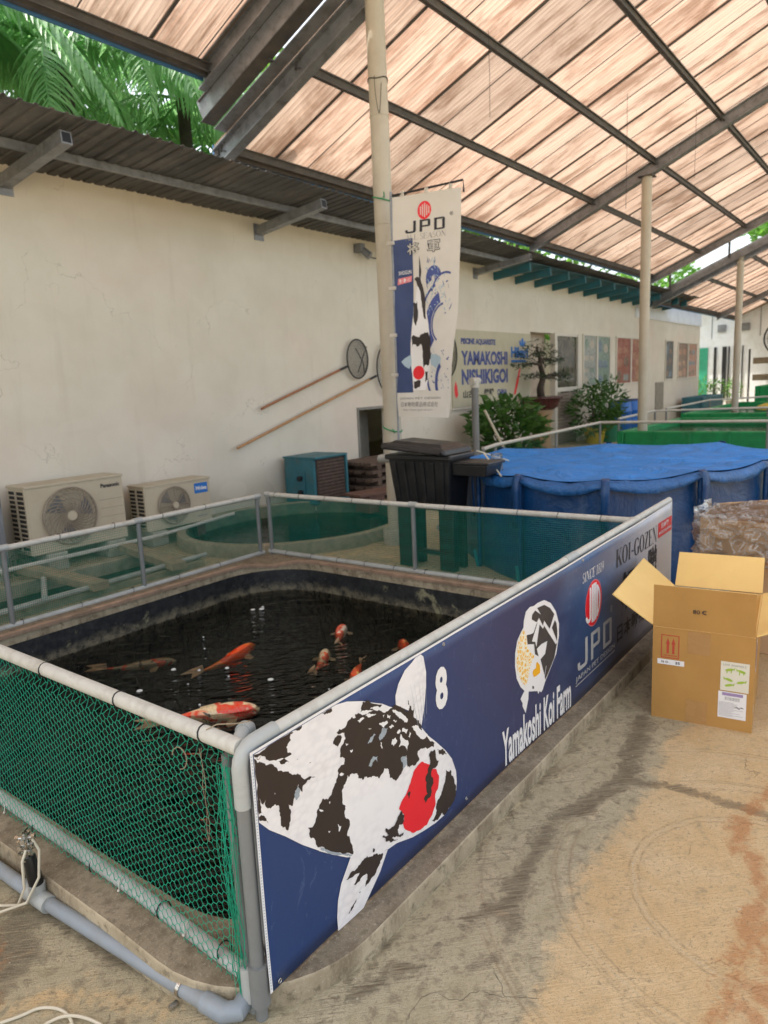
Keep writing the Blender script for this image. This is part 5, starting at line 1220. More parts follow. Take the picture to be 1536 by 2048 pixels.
landing_net('landing net with the longest tan handle, its hoop hidden behind the cream pole', (9.36, 6.93, 1.86), .42, (6.03, 6.93, .90), (8.97, 6.93, 1.75), 'wood_tan', .08)
landing_net('round landing net whose hoop shows right behind the white flag', (11.05, 6.93, 2.10), .42, (9.8, 6.92, 1.75), (10.68, 6.93, 1.98), 'wood_tan', .08)
# security light with wire
t_ = thing('wall_lamp', 'small grey security lamp with a loose wire high on the cream wall by the pole', 'lamp', (8.7, 6.9, 3.6))
MB().box((8.70, 6.93, 3.63), (.10, .14, .12)).tube([(8.72, 6.88, 3.60), (8.76, 6.78, 3.50)], [.05, .06], 10).obj('lamp_head', 'steel_grey', t_, smooth=True)
MB().tube(crv([(8.74, 6.95, 3.62), (8.95, 6.9, 3.52), (9.25, 6.9, 3.56), (9.35, 6.9, 3.80)]), .008, 6).obj('wire', 'black', t_)

# ---------------------------------------------------------------- air conditioners
def ac(label, x0, x1, y0, y1, z0, z1, fanr, word, badge, swirl, group, rings):
    t_ = thing('air_conditioner', label, 'air conditioner', ((x0+x1)/2, (y0+y1)/2, z0), group)
    W_, H_ = x1-x0, z1-z0
    MB().box2((x0, y0, z0), (x1, y1, z1-.02)).obj('casing', 'ac_body', t_, bevel=.012)
    MB().box2((x0-.008, y0-.008, z1-.025), (x1+.008, y1+.004, z1)).obj('lid', 'ac_body', t_, bevel=.006)
    P = Plane((0, y0, 0), (1, 0, 0), (0, 0, 1)); P.fn = lambda u, v, l=0: Vector((u, y0-l, v))
    cx, cz = x0+W_*.40, z0+H_*.50
    m_ = MB(); m_.lathe((0, 0, 0), [(fanr, 0), (fanr*.98, .03), (.001, .03)], 36)
    m_.v = [(cx+a, y0+.001-(.032-c)*.05, cz+b) for a, b, c in m_.v]; m_.obj('fan_cavity', 'ac_dark', t_)
    g_ = MB()
    for k in range(rings):
        r_ = fanr*(.24+.76*k/(rings-1)); d_ = .022+.02*math.cos(r_/fanr*1.4)
        g_.tube([(cx+math.cos(a)*r_, y0-d_, cz+math.sin(a)*r_) for a in np.linspace(0, 2*math.pi, 37)[:-1]], .0035 if k < rings-1 else .010, 5, closed=True)
    g_.obj('fan_guard', 'ac_grille', t_, smooth=True)
    b_ = MB()
    for k in range(30 if swirl else 8):
        a0 = 2*math.pi*k/(30 if swirl else 8); pts = []
        for q in range(7):
            f = q/6; r_ = fanr*(.2+.78*f); a = a0+(.9*f if swirl else 0); pts.append((cx+math.cos(a)*r_, y0-.028-.016*math.cos(f*1.4), cz+math.sin(a)*r_))
        b_.tube(pts, .005, 5)
    b_.obj('guard_spokes', 'ac_grille', t_, smooth=True)
    m_ = MB(); m_.lathe((0, 0, 0), [(.001, .0), (fanr*.17, .0), (fanr*.19, -.008), (fanr*.19, -.02)], 20); m_.v = [(cx+a, y0-.052-c, cz+b) for a, b, c in m_.v]; m_.obj('hub', 'ac_body', t_, smooth=True)
    fb = MB()
    for k in range(3):
        a = 2.1*k+.4; fb.add([(cx+math.cos(a-.1)*.03, y0-.004, cz+math.sin(a-.1)*.03), (cx+math.cos(a-.5)*fanr*.9, y0-.004, cz+math.sin(a-.5)*fanr*.9), (cx+math.cos(a+.35)*fanr*.9, y0-.012, cz+math.sin(a+.35)*fanr*.9)], [(0, 1, 2)])
    fb.obj('fan_blade', 'steel_grey', t_)
    # open coil grille on the -X end
    c_ = MB(); c_.box2((x0-.003, y0+.03, z0+.03), (x0, y1-.03, z1-.05)); c_.obj('coil', 'ac_dark', t_)
    l_ = MB(); nn = int(H_/.045)
    for k in range(nn): l_.box((x0-.008, (y0+y1)/2, z0+.045+k*(H_-.09)/(nn-1)), (.012, y1-y0-.05, .010))
    l_.box((x0-.009, (y0+y1)/2, (z0+z1)/2), (.014, .018, H_-.07)); l_.box((x0-.006, y0+.012, (z0+z1)/2), (.014, .024, H_-.03)); l_.obj('side_louvres', 'ac_body', t_)
    if badge:
        m_ = MB(); put_rect(m_, P, x0+W_*.74, z1-.17, x0+W_*.955, z1-.055, .002); m_.obj('badge', 'hik_blue', t_)
        m_ = MB(); put_text(m_, P, word, x0+W_*.765, z1-.135, x0+W_*.94, z1-.09, .003, bold=.03); m_.obj('lettering', 'white_print', t_)
    else:
        m_ = MB(); put_text(m_, P, word, x0+W_*.75, z1-.115, x0+W_*.96, z1-.072, .002, bold=.04); m_.obj('lettering', 'ink', t_)
    for k in range(5): MB().box2((x0+W_*.72, y0-.002, z0+H_*(.12+.13*k)), (x1-.02, y0+.001, z0+H_*(.12+.13*k)+.004)).obj('seam', 'ac_grille', t_) if not badge else None
    if badge: m_ = MB(); put_text(m_, P, 'INVERTER', x0+W_*.76, z0+H_*.12, x0+W_*.93, z0+H_*.16, .002, bold=.04); m_.obj('lettering', 'ink_pale', t_)
    return t_
ac('larger cream air conditioner with swirl fan guard, left of the two by the wall', 3.13, 4.13, 6.55, 6.90, .17, .83, .27, 'Panasonic', False, True, 'outdoor air conditioners against the cream wall', 5)
ac('smaller cream air conditioner with a blue badge, right of the two by the wall', 4.38, 5.24, 6.55, 6.86, .16, .66, .20, 'Midea', True, False, 'outdoor air conditioners against the cream wall', 9)
t_ = thing('air_conditioner', 'grey appliance edge just visible at the left border beside the larger air conditioner', 'air conditioner', (2.75, 6.7, .1))
MB().box2((2.2, 6.6, .15), (2.93, 6.9, .76)).obj('casing', 'steel_grey', t_, bevel=.01)
MB().box2((2.25, 6.62, .0), (2.32, 6.88, .15)).box2((2.80, 6.62, .0), (2.87, 6.88, .15)).obj('feet', 'block', t_)
for x, lab in ((3.35, 'left concrete block under the larger air conditioner'), (3.98, 'right concrete block under the larger air conditioner'), (4.50, 'concrete block under the smaller air conditioner')):
    tag(MB().box2((x-.10, 6.52, 0), (x+.10, 6.80, .168 if x < 4.2 else .158)).obj('concrete_block', 'block', bevel=.01), lab, 'block', 'concrete blocks under the air conditioners')
tag(MB().box2((5.02, 6.56, 0), (5.14, 6.80, .156)).obj('brick', 'terracotta', bevel=.006), 'reddish brick propping the right side of the smaller air conditioner', 'brick')

# sunken tank with teal water, planks over it
tk = thing('sunken_tank', 'narrow sunken tank with dark teal water below the air conditioners', 'tank', (2.4, 5.8, 0))
x0, y0, x1, y1 = TANK
m_ = MB()
for a, b in (((x0, y0), (x1, y0+.1)), ((x0, y1-.1), (x1, y1)), ((x0, y0+.1), (x0+.1, y1-.1)), ((x1-.1, y0+.1), (x1, y1-.1))): m_.box2((a[0], a[1], -.5), (b[0], b[1], .06))
m_.obj('rim', 'basin_rim', tk, bevel=.01)
MB().box2((x0+.1, y0+.1, -.5), (x1-.1, y1-.1, -.46)).obj('base', 'algae_deep', tk)
MB().box2((x0+.102, y0+.102, -.455), (x1-.102, y1-.102, -.06)).obj('tank_water', 'water_green', tk)
for k, (a, b, lab) in enumerate((((3.02, 5.25, .10), (3.0, 6.5, .10), 'pale timber beam across the sunken tank, left of two'), ((3.75, 5.2, .10), (4.0, 6.42, .10), 'pale timber beam across the sunken tank, right of two'))):
    tag(MB().beam(a, b, .14, .07).obj('timber_beam', 'timber_pale', bevel=.006), lab, 'beam')
for k, (a, b, lab) in enumerate((((1.8, 5.28, .09), (4.2, 5.40, .09), 'grey pipe lying along the tank edge just behind the net'), ((2.55, 5.25, .13), (2.9, 5.95, .10), 'short grey pipe sloping into the sunken tank'))):
    tag(MB().tube([a, b], .022, 12).obj('loose_pipe', 'pvc', smooth=True), lab, 'pipe')
tag(MB().tube([(1.4, 6.38, .14), (3.0, 6.40, .14), (4.4, 6.45, .13), (5.6, 6.6, .16)], .02, 10).obj('supply_pipe', 'pvc_light', smooth=True), 'thin pale water pipe running along the wall below the air conditioners', 'pipe')
def leaf_mb(c, rad, n_, size, seed, flat=.5, shape='ell', curl=.25):
    rg = random.Random(seed); m_ = MB(); c = Vector(c)
    for k in range(n_):
        while True:
            p = Vector((rg.uniform(-1, 1), rg.uniform(-1, 1), rg.uniform(-1, 1)))
            if p.length < 1 and (p.length > .45 or rg.random() < .35): break
        nn = noise.noise((p.x*2.1+seed, p.y*2.1, p.z*2.1))
        if nn < -.12: continue
        p = p*(1+.25*nn)
        q = c+Vector((p.x*rad[0], p.y*rad[1], p.z*rad[2]))
        d = Vector((p.x+rg.uniform(-.6, .6), p.y+rg.uniform(-.6, .6), rg.uniform(-.5, .6))).normalized()
        s2 = d.cross(Vector((rg.uniform(-1, 1), rg.uniform(-1, 1), 1))).normalized(); L = size*rg.uniform(.6, 1.25); w_ = L*flat*.5
        up_ = d.cross(s2).normalized()*L*curl*.3
        m_.add([q, q+d*L*.45+s2*w_+up_, q+d*L, q+d*L*.45-s2*w_+up_], [(0, 1, 2), (0, 2, 3)])
    return m_
g = leaf_mb((2.9, 6.78, .06), (.55, .18, .10), 420, .05, 5); g.obj('ground_weeds', 'leaf', kind='stuff', label='small green weeds at the wall foot under the air conditioner', cat='weeds')

# ---------------------------------------------------------------- round basin
bs = thing('round_basin', 'round low concrete basin with green water between the black pond and the wall', 'basin', (BAS[0], BAS[1], 0))
m_ = MB(); rx, ry = BAS[2], BAS[3]; cnt = 56
for k in range(cnt):
    a = 2*math.pi*k/cnt; j = 1+.01*noise.noise((math.cos(a)*2, math.sin(a)*2, 0))
    for f, z in ((1, -.03), (1, .105), (.992, .125), (.93, .128), (.922, .115), (.915, -.12), (.90, -.45)):
        m_.v.append((BAS[0]+math.cos(a)*rx*f*j, BAS[1]+math.sin(a)*ry*f*j, z))
for k in range(cnt):
    for q in range(6): a = k*7+q; b = ((k+1) % cnt)*7+q; m_.f.append((a, b, b+1, a+1)); m_.m.append(0 if q < 4 else 1)
m_.obj('rim_wall', ['basin_rim', 'algae'], bs, smooth=True)
m_ = MB(); m_.lathe((BAS[0], BAS[1], -.45), [(rx*.90, 0), (.001, 0)], 40, sy=ry/rx); m_.obj('base', 'algae_deep', bs)
m_ = MB(); 
for r_, z in ((.78, -.28), (.6, -.36)): m_.tube([(BAS[0]+math.cos(a)*rx*r_, BAS[1]+math.sin(a)*ry*r_, z) for a in np.linspace(0, 2*math.pi, 41)[:-1]], .02, 6, closed=True)
m_.obj('step_ring', 'algae', bs, smooth=True)
m_ = MB(); m_.v = [(BAS[0]+math.cos(2*math.pi*k/40)*rx*.908, BAS[1]+math.sin(2*math.pi*k/40)*ry*.908, z) for z in (-.03, -.44) for k in range(40)]
m_.f = [tuple(range(40)), tuple(reversed(range(40, 80)))]+[(k, 40+k, 40+(k+1) % 40, (k+1) % 40) for k in range(40)]; m_.m = [0]*42
m_.obj('basin_water', 'water_green', bs)

# ---------------------------------------------------------------- teal heat exchanger, pallets, board
te = thing('heat_exchanger', 'teal metal box with dark coil side standing against the cream wall', 'machine', (7.2, 6.6, 0))
MB().box2((6.80, 6.36, .08), (7.42, 6.90, .70)).obj('casing', 'teal', te, bevel=.012)
MB().box2((6.84, 6.345, .12), (7.40, 6.362, .675)).obj('coil_block', simple('rusty_coil', (.07, .045, .035), .8, .5, 12), te)
for k in range(12): MB().box2((6.85, 6.33, .14+k*.045), (7.39, 6.345, .155+k*.045)).obj('fin', 'timber', te)
MB().box2((6.79, 6.31, .69), (7.44, 6.91, .715)).box2((7.40, 6.31, .08), (7.435, 6.36, .69)).obj('hood', 'teal', te, bevel=.004)
MB().box2((6.785, 6.52, .16), (6.80, 6.66, .52)).obj('port_plate', 'teal_dark', te)
for z in (.24, .43): MB().tube([(6.80, 6.59, z), (6.74, 6.59, z)], .035, 10).obj('port', 'black', te)
MB().box2((6.84, 6.4, 0), (6.92, 6.85, .08)).box2((7.30, 6.4, 0), (7.38, 6.85, .08)).obj('feet', 'block', te)
pl = thing('timber_stack', 'stack of old dark timber slats beside the teal machine', 'timber', (8.6, 6.4, 0))
for r_ in range(5):
    for c_ in range(4):
        MB().box((8.25+.03*math.sin(r_*3+c_), 6.12+c_*.17, .09+r_*.11), (1.25, .13, .045), rz=.03*math.sin(r_*7+c_)).obj('slat', 'timber', pl)
    for c_ in range(3): MB().box((7.80+.45*c_, 6.38, .04+r_*.11), (.09, .68, .055)).obj('batten', 'timber', pl)
tag(MB().box((7.45, 5.62, .235), (1.25, .38, .035), rz=-.25).box((7.1, 5.68, .11), (.25, .3, .22), rz=-.25).box((7.85, 5.52, .11), (.25, .3, .22), rz=-.25).obj('plank_bench', simple('purple_brown_board', (.14, .07, .05), .6), bevel=.004), 'brown board lying on blocks in front of the teal machine', 'board')

# ---------------------------------------------------------------- poles
def pole(label, x, y, ztop_, r=.088, base=True):
    t_ = thing('support_pole', label, 'pole', (x, y, 0), 'cream support poles of the canopy')
    MB().tube([(x, y, 0), (x, y, ztop_)], r, 24).obj('shaft', 'pole', t_, smooth=True)
    if base:
        m_ = MB(); m_.lathe((x, y, 0), [(r+.055, 0), (r+.055, .14), (r+.045, .155), (r+.001, .158)], 24); m_.obj('footing', 'block', t_, smooth=True)
    MB().box((x, y, ztop_-.01), (.26, .26, .014)).obj('cap_plate', 'steel_dark', t_)
    for z in (1.9, 3.1, 4.05): MB().tube([(x+math.cos(a)*(r+.001), y+math.sin(a)*(r+.001), z) for a in np.linspace(0, 2*math.pi, 25)[:-1]], .004, 5, closed=True).obj('weld_ring', 'pole', t_, smooth=True)
    return t_
pole('nearest tall cream pole with the white flag tied to it', 5.73, 4.25, 5.26)
pole('second cream pole, standing right behind the blue pool', 13.6, 4.25, 5.03)
pole('third cream pole, near the right edge among the green tanks', 21.6, 4.25, 4.55)
t_ = thing('pole_string', 'thin wire and green string wound round the nearest pole', 'string', (5.64, 4.2, 3))
MB().tube([(5.73+math.cos(a)*.092, 4.25+math.sin(a)*.092, 4.36+.01*math.sin(a*3)) for a in np.linspace(0, 6.28, 21)], .005, 5).tube(crv([(5.64, 4.22, 4.37), (5.62, 4.20, 4.2), (5.64, 4.18, 4.05), (5.66, 4.16, 4.3)]), .003, 4).obj('wire', 'mesh_dark', t_)
for z in (3.33, 1.17): MB().tube([(5.73+math.cos(a)*.093, 4.25+math.sin(a)*.093, z+.03*math.sin(a)) for a in np.linspace(0, 6.28, 21)], .007, 5).tube([(5.65, 4.19, z), (5.58, 4.12, z-.03), (5.52, 4.08, z)], .006, 5).obj('string_loop', 'string_green', t_)

# ================================================================ CANOPY ROOF
SL = .42
def sheetz(y, dz=0): return 4.27+SL*(6.53-y)+dz 
ang = math.atan(SL)
RIDGE = .4
Ls = math.hypot(6.53-RIDGE, SL*(6.53-RIDGE))
def sheet_mesh(w_, L):
    per = .0758; k = int(round(w_/per)); xs_ = []
    V = []; F = []
    nx_ = k*6+1
    for y in (0, -L):
        for i in range(nx_):
            x = w_*i/(nx_-1); V.append((x, y, .009*math.cos(2*math.pi*x/per)))
    for i in range(nx_-1): F.append((i, i+1, nx_+i+1, nx_+i))
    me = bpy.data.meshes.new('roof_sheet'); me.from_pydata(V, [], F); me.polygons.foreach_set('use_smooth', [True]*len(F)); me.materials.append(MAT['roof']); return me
sm_cache = {}
def bay(label, xa, seams, xb, dz, purl, eave_y=6.53, beams=(), skipneg=False):
    t_ = thing('canopy_roof', label, 'roof', (xa, 6.53, 4.27+dz), 'stepped canopy roofs over the ponds')
    xs_ = [xa]+list(seams)+[xb]
    L = math.hypot(eave_y-RIDGE, SL*(eave_y-RIDGE))
    for i in range(len(xs_)-1):
        w_ = round(xs_[i+1]-xs_[i], 3)
        for side in (0,):
            key = (w_, round(L, 3))
            if key not in sm_cache: sm_cache[key] = sheet_mesh(w_+.02, L)
            o = bpy.data.objects.new('roof_sheet', sm_cache[key]); COL.objects.link(o); o.parent = t_
            off = Vector((xa, 6.53, 4.27+dz))
            if side == 0: o.location = Vector((xs_[i], eave_y, sheetz(eave_y, dz)+.03+(.006 if i % 2 else 0)))-off; o.rotation_euler = (-ang, 0, 0)
            else:
                o.location = Vector((xs_[i]+w_, 2*RIDGE-eave_y, sheetz(eave_y, dz)+.03+(.006 if i % 2 else 0)))-off; o.rotation_euler = (-ang, 0, math.pi)
    for x in seams:
        MB().beam((x, eave_y, sheetz(eave_y, dz)+.012), (x, RIDGE, sheetz(RIDGE, dz)+.012), .034, .014).obj('sheet_joint', 'steel_dark', t_)
        for k in (.43,):
            MB().beam((x+k*1.29, eave_y, sheetz(eave_y, dz)+.016), (x+k*1.29, RIDGE, sheetz(RIDGE, dz)+.016), .010, .008).obj('rib_line', 'steel_dark', t_)
    for y in purl:
        z = sheetz(y, dz)
        MB().beam((xa, y, z-.045), (xb, y, z-.045), .012, .10, (0, -SL, 1)).beam((xa, y-.028, z-.088), (xb, y-.028, z-.088), .05, .012, (0, -SL, 1)).beam((xa, y-.03, z-.002), (xb, y-.03, z-.006), .05, .012, (0, -SL, 1)).obj('purlin', 'steel_dark', t_)
    z = sheetz(eave_y, dz)
    MB().beam((xa, eave_y-.03, z-.02), (xb, eave_y-.03, z-.02), .06, .11).obj('eave_beam', 'steel_dark', t_)
    MB().box2((xa, eave_y+.01, z-.10), (xb, eave_y+.03, z+.05)).obj('fascia', 'blue_flash', t_)
    for x in beams:
        for (ya, yb) in ((eave_y, RIDGE),):
            za, zb_ = sheetz(ya, dz), sheetz(RIDGE, dz)
            for off_, ww, hh in ((-.02, .13, .016), (-.12, .016, .19), (-.215, .13, .016)):
                MB().beam((x, ya, za+off_), (x, yb, zb_+off_), ww, hh).obj('rafter', 'steel_grey', t_)
    return t_
P1s = [6.42, 5.23, 4.12, 3.05, 1.95, .6]
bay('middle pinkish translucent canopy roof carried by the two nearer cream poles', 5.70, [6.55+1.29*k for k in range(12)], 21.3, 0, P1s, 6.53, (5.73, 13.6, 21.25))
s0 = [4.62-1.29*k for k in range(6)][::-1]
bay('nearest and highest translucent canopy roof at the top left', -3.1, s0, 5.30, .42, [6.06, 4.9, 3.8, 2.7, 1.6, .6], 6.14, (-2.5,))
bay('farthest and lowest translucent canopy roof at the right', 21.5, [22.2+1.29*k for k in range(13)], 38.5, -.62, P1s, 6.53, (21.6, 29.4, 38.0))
# end trims of the nearest roof: upper beam, hanging sheet and the slot above the lower rafter
t_ = thing('roof_end_trim', 'double grey steel band closing the step between the two nearer roofs', 'trim', (5.35, 6, 4.6))
def slope_strip(name, mat, x, off, w_, h_, ya=6.16, yb=RIDGE, dz=.42): MB().beam((x, ya, sheetz(ya, dz)+off), (x, yb, sheetz(yb+.001, dz)+off), w_, h_).obj(name, mat, t_)
slope_strip('upper_channel', 'steel_grey', 5.32, -.07, .016, .22); slope_strip('upper_channel', 'steel_grey', 5.28, -.185, .10, .016); slope_strip('upper_channel', 'steel_grey', 5.28, .03, .10, .012)
slope_strip('hanging_sheet', 'steel_grey', 5.345, -.27, .008, .20, ya=6.30); slope_strip('sheet_fold', 'steel_dark', 5.335, -.185, .03, .012, ya=6.30)
slope_strip('hanging_sheet', 'steel_dark', 5.435, -.375, .17, .010, ya=6.30)
slope_strip('slot_ledge', 'steel_grey', 5.62, -.385, .165, .010, ya=6.32)
for k in range(4):
    y = 5.4-k*1.2; MB().beam((5.48, y, sheetz(y, .42)-.37), (5.55, y, sheetz(y, .42)-.37), .06, .02).obj('slot_bracket', 'steel_dark', t_)
t_ = thing('roof_end_trim', 'dark band hanging between the middle and the farthest roof above the third pole', 'trim', (21.4, 6, 4.2))
slope_strip('lower_channel', 'steel_grey', 21.45, -.62, .016, .22, ya=6.5, dz=0)
for k in range(4):
    y = 6-k*1.5; MB().box((21.4, y, sheetz(y, 0)-.35), (.05, .05, .5)).obj('hanger', 'steel_dark', t_)
# gutter at the far side of the hall is open; a drip wire hangs from the roof
for x, y, z0, z1, lab in ((7.4, 4.0, 4.4, 5.25, 'thin hanging wire left of the flag top'), (10.6, 3.6, 3.9, 5.4, 'thin wire hanging from the middle roof above the flag'), (12.6, 3.2, 4.6, 5.6, 'thin wire hanging from the roof near the second pole')):
    tag(MB().tube([(x, y, z1), (x+.01, y, (z0+z1)/2), (x, y, z0)], .003, 4).obj('hanging_wire', 'mesh_dark'), lab, 'wire')

# ================================================================ BLUE POOL
PV = [(5.33, 3.02), (5.0, 2.48), (4.95, 1.80), (5.62, 1.34), (6.40, 1.04), (7.35, 1.0), (7.95, 1.7), (7.65, 2.75), (6.95, 3.65), (6.05, 3.72)]
PH = .84
bp = thing('blue_pool', 'big blue canvas pool on posts with a bright blue net cover', 'pool', (6.35, 2.3, 0))
ctr = Vector((6.35, 2.3, 0))
def pool_loop(sub=10, bulge=.022):
    out = []
    for i in range(len(PV)):
        a, b = Vector((*PV[i], 0)), Vector((*PV[(i+1) % len(PV)], 0))
        for k in range(sub):
            s_ = k/sub; p = a.lerp(b, s_); d = (p-ctr).normalized(); out.append((p+d*bulge*math.sin(math.pi*s_), s_))
    return out
PL = pool_loop()
m_ = MB(); n_ = len(PL); lev = [(0, .0), (.02, .008), (.25, .018), (.5, .012), (.75, .0), (.9, -.012), (1, 0)]
for f, o in lev:
    for p, s_ in PL:
        d = (p-ctr).normalized(); sag = .034*math.sin(math.pi*s_)*f**2
        q = p+d*(o*math.sin(math.pi*s_)*1.0+.012*noise.noise((p.x*4, p.y*4, f*3)))
        m_.v.append((q.x, q.y, max(.002, f*PH-sag)))
for j in range(len(lev)-1):
    for i in range(n_): m_.f.append((j*n_+i, j*n_+(i+1) % n_, (j+1)*n_+(i+1) % n_, (j+1)*n_+i)); m_.m.append(0)
m_.obj('side_wall', 'tarp', bp, smooth=True)
m_ = MB(); b0 = 0   # rolled rim
for p, s_ in PL: pass
m_.tube([(p.x, p.y, PH-.034*math.sin(math.pi*s_)+.002+.006*noise.noise((p.x*9, p.y*9, 0))) for p, s_ in PL], [.019+.010*noise.noise((p.x*7, p.y*7, 2)) for p, s_ in PL], 10, closed=True)
m_.obj('rim', 'tarp_rim', bp, smooth=True)
# hanging flap of the folded edge
m_ = MB()
for p, s_ in PL:
    d = (p-ctr).normalized(); sag = .034*math.sin(math.pi*s_); dr = .035+.028*math.sin(math.pi*s_)+.02*noise.noise((p.x*6, p.y*6, 5))
    for o, z in ((.020, PH-sag+.018), (.045, PH-sag-.02), (.038+.014*math.sin(math.pi*s_), PH-sag-dr)): q = p+d*o; m_.v.append((q.x, q.y, z))
for i in range(n_):
    for k in range(2): a = i*3+k; b = ((i+1) % n_)*3+k; m_.f.append((a, b, b+1, a+1)); m_.m.append(0)
m_.obj('rim_flap', 'tarp_rim', bp, smooth=True, solid=.004)
# net cover: radial sheet that rises to lashings and dips between
m_ = MB(); rings = [(1.0, .0), (.95, -.016), (.88, -.03), (.8, -.045), (.7, -.055), (.6, -.065), (.48, -.07), (.35, -.08), (.2, -.085), (.05, -.09)]
for f, dz in rings:
    for p, s_ in PL:
        q = ctr+(p-ctr)*f
        z = PH+.030+dz*.55-.034*math.sin(math.pi*s_)*f**3+.032*noise.noise((q.x*2.6, q.y*2.6, 1))*(1.3-f*.6)+.016*noise.noise((q.x*9, q.y*4, 4))
        if f == 1.0: z = PH+.028-.030*math.sin(math.pi*s_)
        m_.v.append((q.x, q.y, z))
for j in range(len(rings)-1):
    for i in range(n_): m_.f.append((j*n_+i, j*n_+(i+1) % n_, (j+1)*n_+(i+1) % n_, (j+1)*n_+i)); m_.m.append(0)
m_.f.append(tuple(range((len(rings)-1)*n_, len(rings)*n_))); m_.m.append(0)
m_.obj('net_cover', 'cover', bp, smooth=True)
m_ = MB()
for a, b in (((5.35, 2.9), (7.4, 2.2)), ((5.5, 3.2), (6.9, 3.3)), ((5.2, 2.3), (5.6, 2.9))): m_.tube(crv([(a[0], a[1], PH-.03), ((a[0]+b[0])/2, (a[1]+b[1])/2, PH-.055), (b[0], b[1], PH-.04)]), .005, 5)
m_.obj('cover_cord', 'sky_blue', bp)
for x, y in PV:
    d = (Vector((x, y, 0))-ctr).normalized(); sd = Vector((-d.y, d.x, 0)); p = Vector((x, y, 0))+d*.035
    MB().tube([p+Vector((0, 0, 0)), p+Vector((0, 0, PH-.03))], .022, 10).obj('post', 'tarp', bp, smooth=True)
    mm = MB()
    pr_ = [(.0, .035), (.035, .02), (.055, -.01), (.06, -.10), (.052, -.24), (.056, -.38)]
    for o, z in pr_:
        for s2 in (-1, 1): mm.v.append(tuple(p+d*(o)+sd*s2*(.030-.004*z)+Vector((0, 0, PH+z))))
    for k in range(len(pr_)-1): mm.f.append((2*k, 2*k+1, 2*k+3, 2*k+2)); mm.m.append(0)
    mm.obj('post_sleeve', 'tarp_rim' if False else 'tarp', bp, smooth=True, solid=.006)
    MB().tube([p+d*.02+Vector((0, 0, .0)), p+d*.05+Vector((0, 0, .15))], .014, 8).obj('post_foot', simple('teal_cap', (.02, .25, .28), .5) if 'cap' not in MAT else MAT['cap'], bp)
# clear plastic cup and tube over the near left corner
t_ = thing('inlet_tube', 'clear plastic cup and pale tube hooked over the left corner of the blue pool', 'tube', (5.3, 3.0, .85))
MB().tube([(5.25, 2.95, 1.0), (5.12, 2.72, .83)], .007, 8).tube([(5.25, 3.02, 1.02), (5.6, 2.9, .90)], .006, 8).obj('tube', 'hose', t_, smooth=True)
m_ = MB(); m_.lathe((5.34, 2.88, .82), [(.055, 0), (.05, .10), (.048, .17), (.02, .175)], 16); m_.obj('cup', 'plastic', t_, smooth=True)

# ================================================================ BLACK BIN ON STAND
bb = thing('black_bin', 'black plastic bin with domed lid standing on black legs beside the blue pool', 'bin', (5.1, 3.38, 0))
x0, x1, ya, yb = 4.92, 5.28, 3.09, 3.72
def frustum(mb_, a, b, z0, z1, mi=0):
    (ax0, ay0, ax1, ay1), (bx0, by0, bx1, by1) = a, b
    mb_.add([(ax0, ay0, z0), (ax1, ay0, z0), (ax1, ay1, z0), (ax0, ay1, z0), (bx0, by0, z1), (bx1, by0, z1), (bx1, by1, z1), (bx0, by1, z1)], [(0, 3, 2, 1), (4, 5, 6, 7), (0, 1, 5, 4), (1, 2, 6, 5), (2, 3, 7, 6), (3, 0, 4, 7)], mi)
m_ = MB(); frustum(m_, (x0+.05, ya+.04, x1-.02, yb-.04), (x0, ya, x1, yb), .53, .99); m_.obj('body', 'black_plastic', bb, bevel=.02)
for k in range(6):
    y = ya+.07+k*(yb-ya-.14)/5; m_ = MB(); yc = (ya+yb)/2
    m_.beam((x0+.045, yc+(y-yc)*.9, .56), (x0-.004, y, .95), .035, .02, (-1, 0, 0)); m_.obj('rib', 'black_plastic', bb, bevel=.006)
MB().box2((x0-.02, ya-.02, .965), (x1+.02, yb+.02, 1.01)).obj('collar', 'black_plastic', bb, bevel=.012)
m_ = MB(); frustum(m_, (x0-.06, ya-.0, x1+.04, yb+.04), (x0-.05, ya+.03, x1+.03, yb+.03), 1.012, 1.065)
m_.v = [(x, y, z+.045*((y-ya)/(yb-ya))) for x, y, z in m_.v]; m_.obj('lid', 'black_plastic', bb, bevel=.02)
m_ = MB(); frustum(m_, (x0-.01, ya+.06, x1, yb-.02), (x0+.03, ya+.10, x1-.03, yb-.06), 1.06, 1.088)
m_.v = [(x, y, z+.045*((y-ya)/(yb-ya))) for x, y, z in m_.v]; m_.obj('lid_dome', 'black_plastic', bb, bevel=.012)
MB().tube([(x0-.075, ya+.04, 1.03), (x0-.085, yb-.02, 1.075)], .014, 8).obj('lid_lip', 'black_plastic', bb, smooth=True)
m_ = MB(); frustum(m_, (x0+.06, ya-.30, x1-.05, ya+.01), (x0+.05, ya-.32, x1-.04, ya+.01), .84, .93)
m_.box2((x0+.04, ya-.34, .93), (x1-.03, ya+.0, .955)); m_.obj('outlet_chute', 'black_plastic', bb, bevel=.008)
for y in (ya+.10, yb-.10):
    MB().box2((x0+.08, y-.075, 0), (x0+.16, y+.075, .53)).obj('stand_leg', 'black_plastic', bb, bevel=.01)
    MB().box2((x1-.10, y-.07, 0), (x1-.04, y+.07, .53)).obj('stand_leg', 'black_plastic', bb, bevel=.01)
MB().box2((x0+.10, ya+.17, .13), (x0+.15, yb-.17, .17)).obj('stand_bar', 'black_plastic', bb)
t_ = thing('inlet_pipe', 'fat grey pipe running from behind the pole into the back of the black bin', 'pipe', (5.3, 3.9, .93))
MB().tube([(5.45, 4.20, .90), (5.35, 3.98, .925), (5.25, 3.70, .955)], .042, 16).obj('pipe', 'pvc', t_, smooth=True)
MB().tube([(5.36, 4.0, .923), (5.33, 3.93, .93)], .050, 16).obj('coupling', 'pvc', t_, smooth=True)
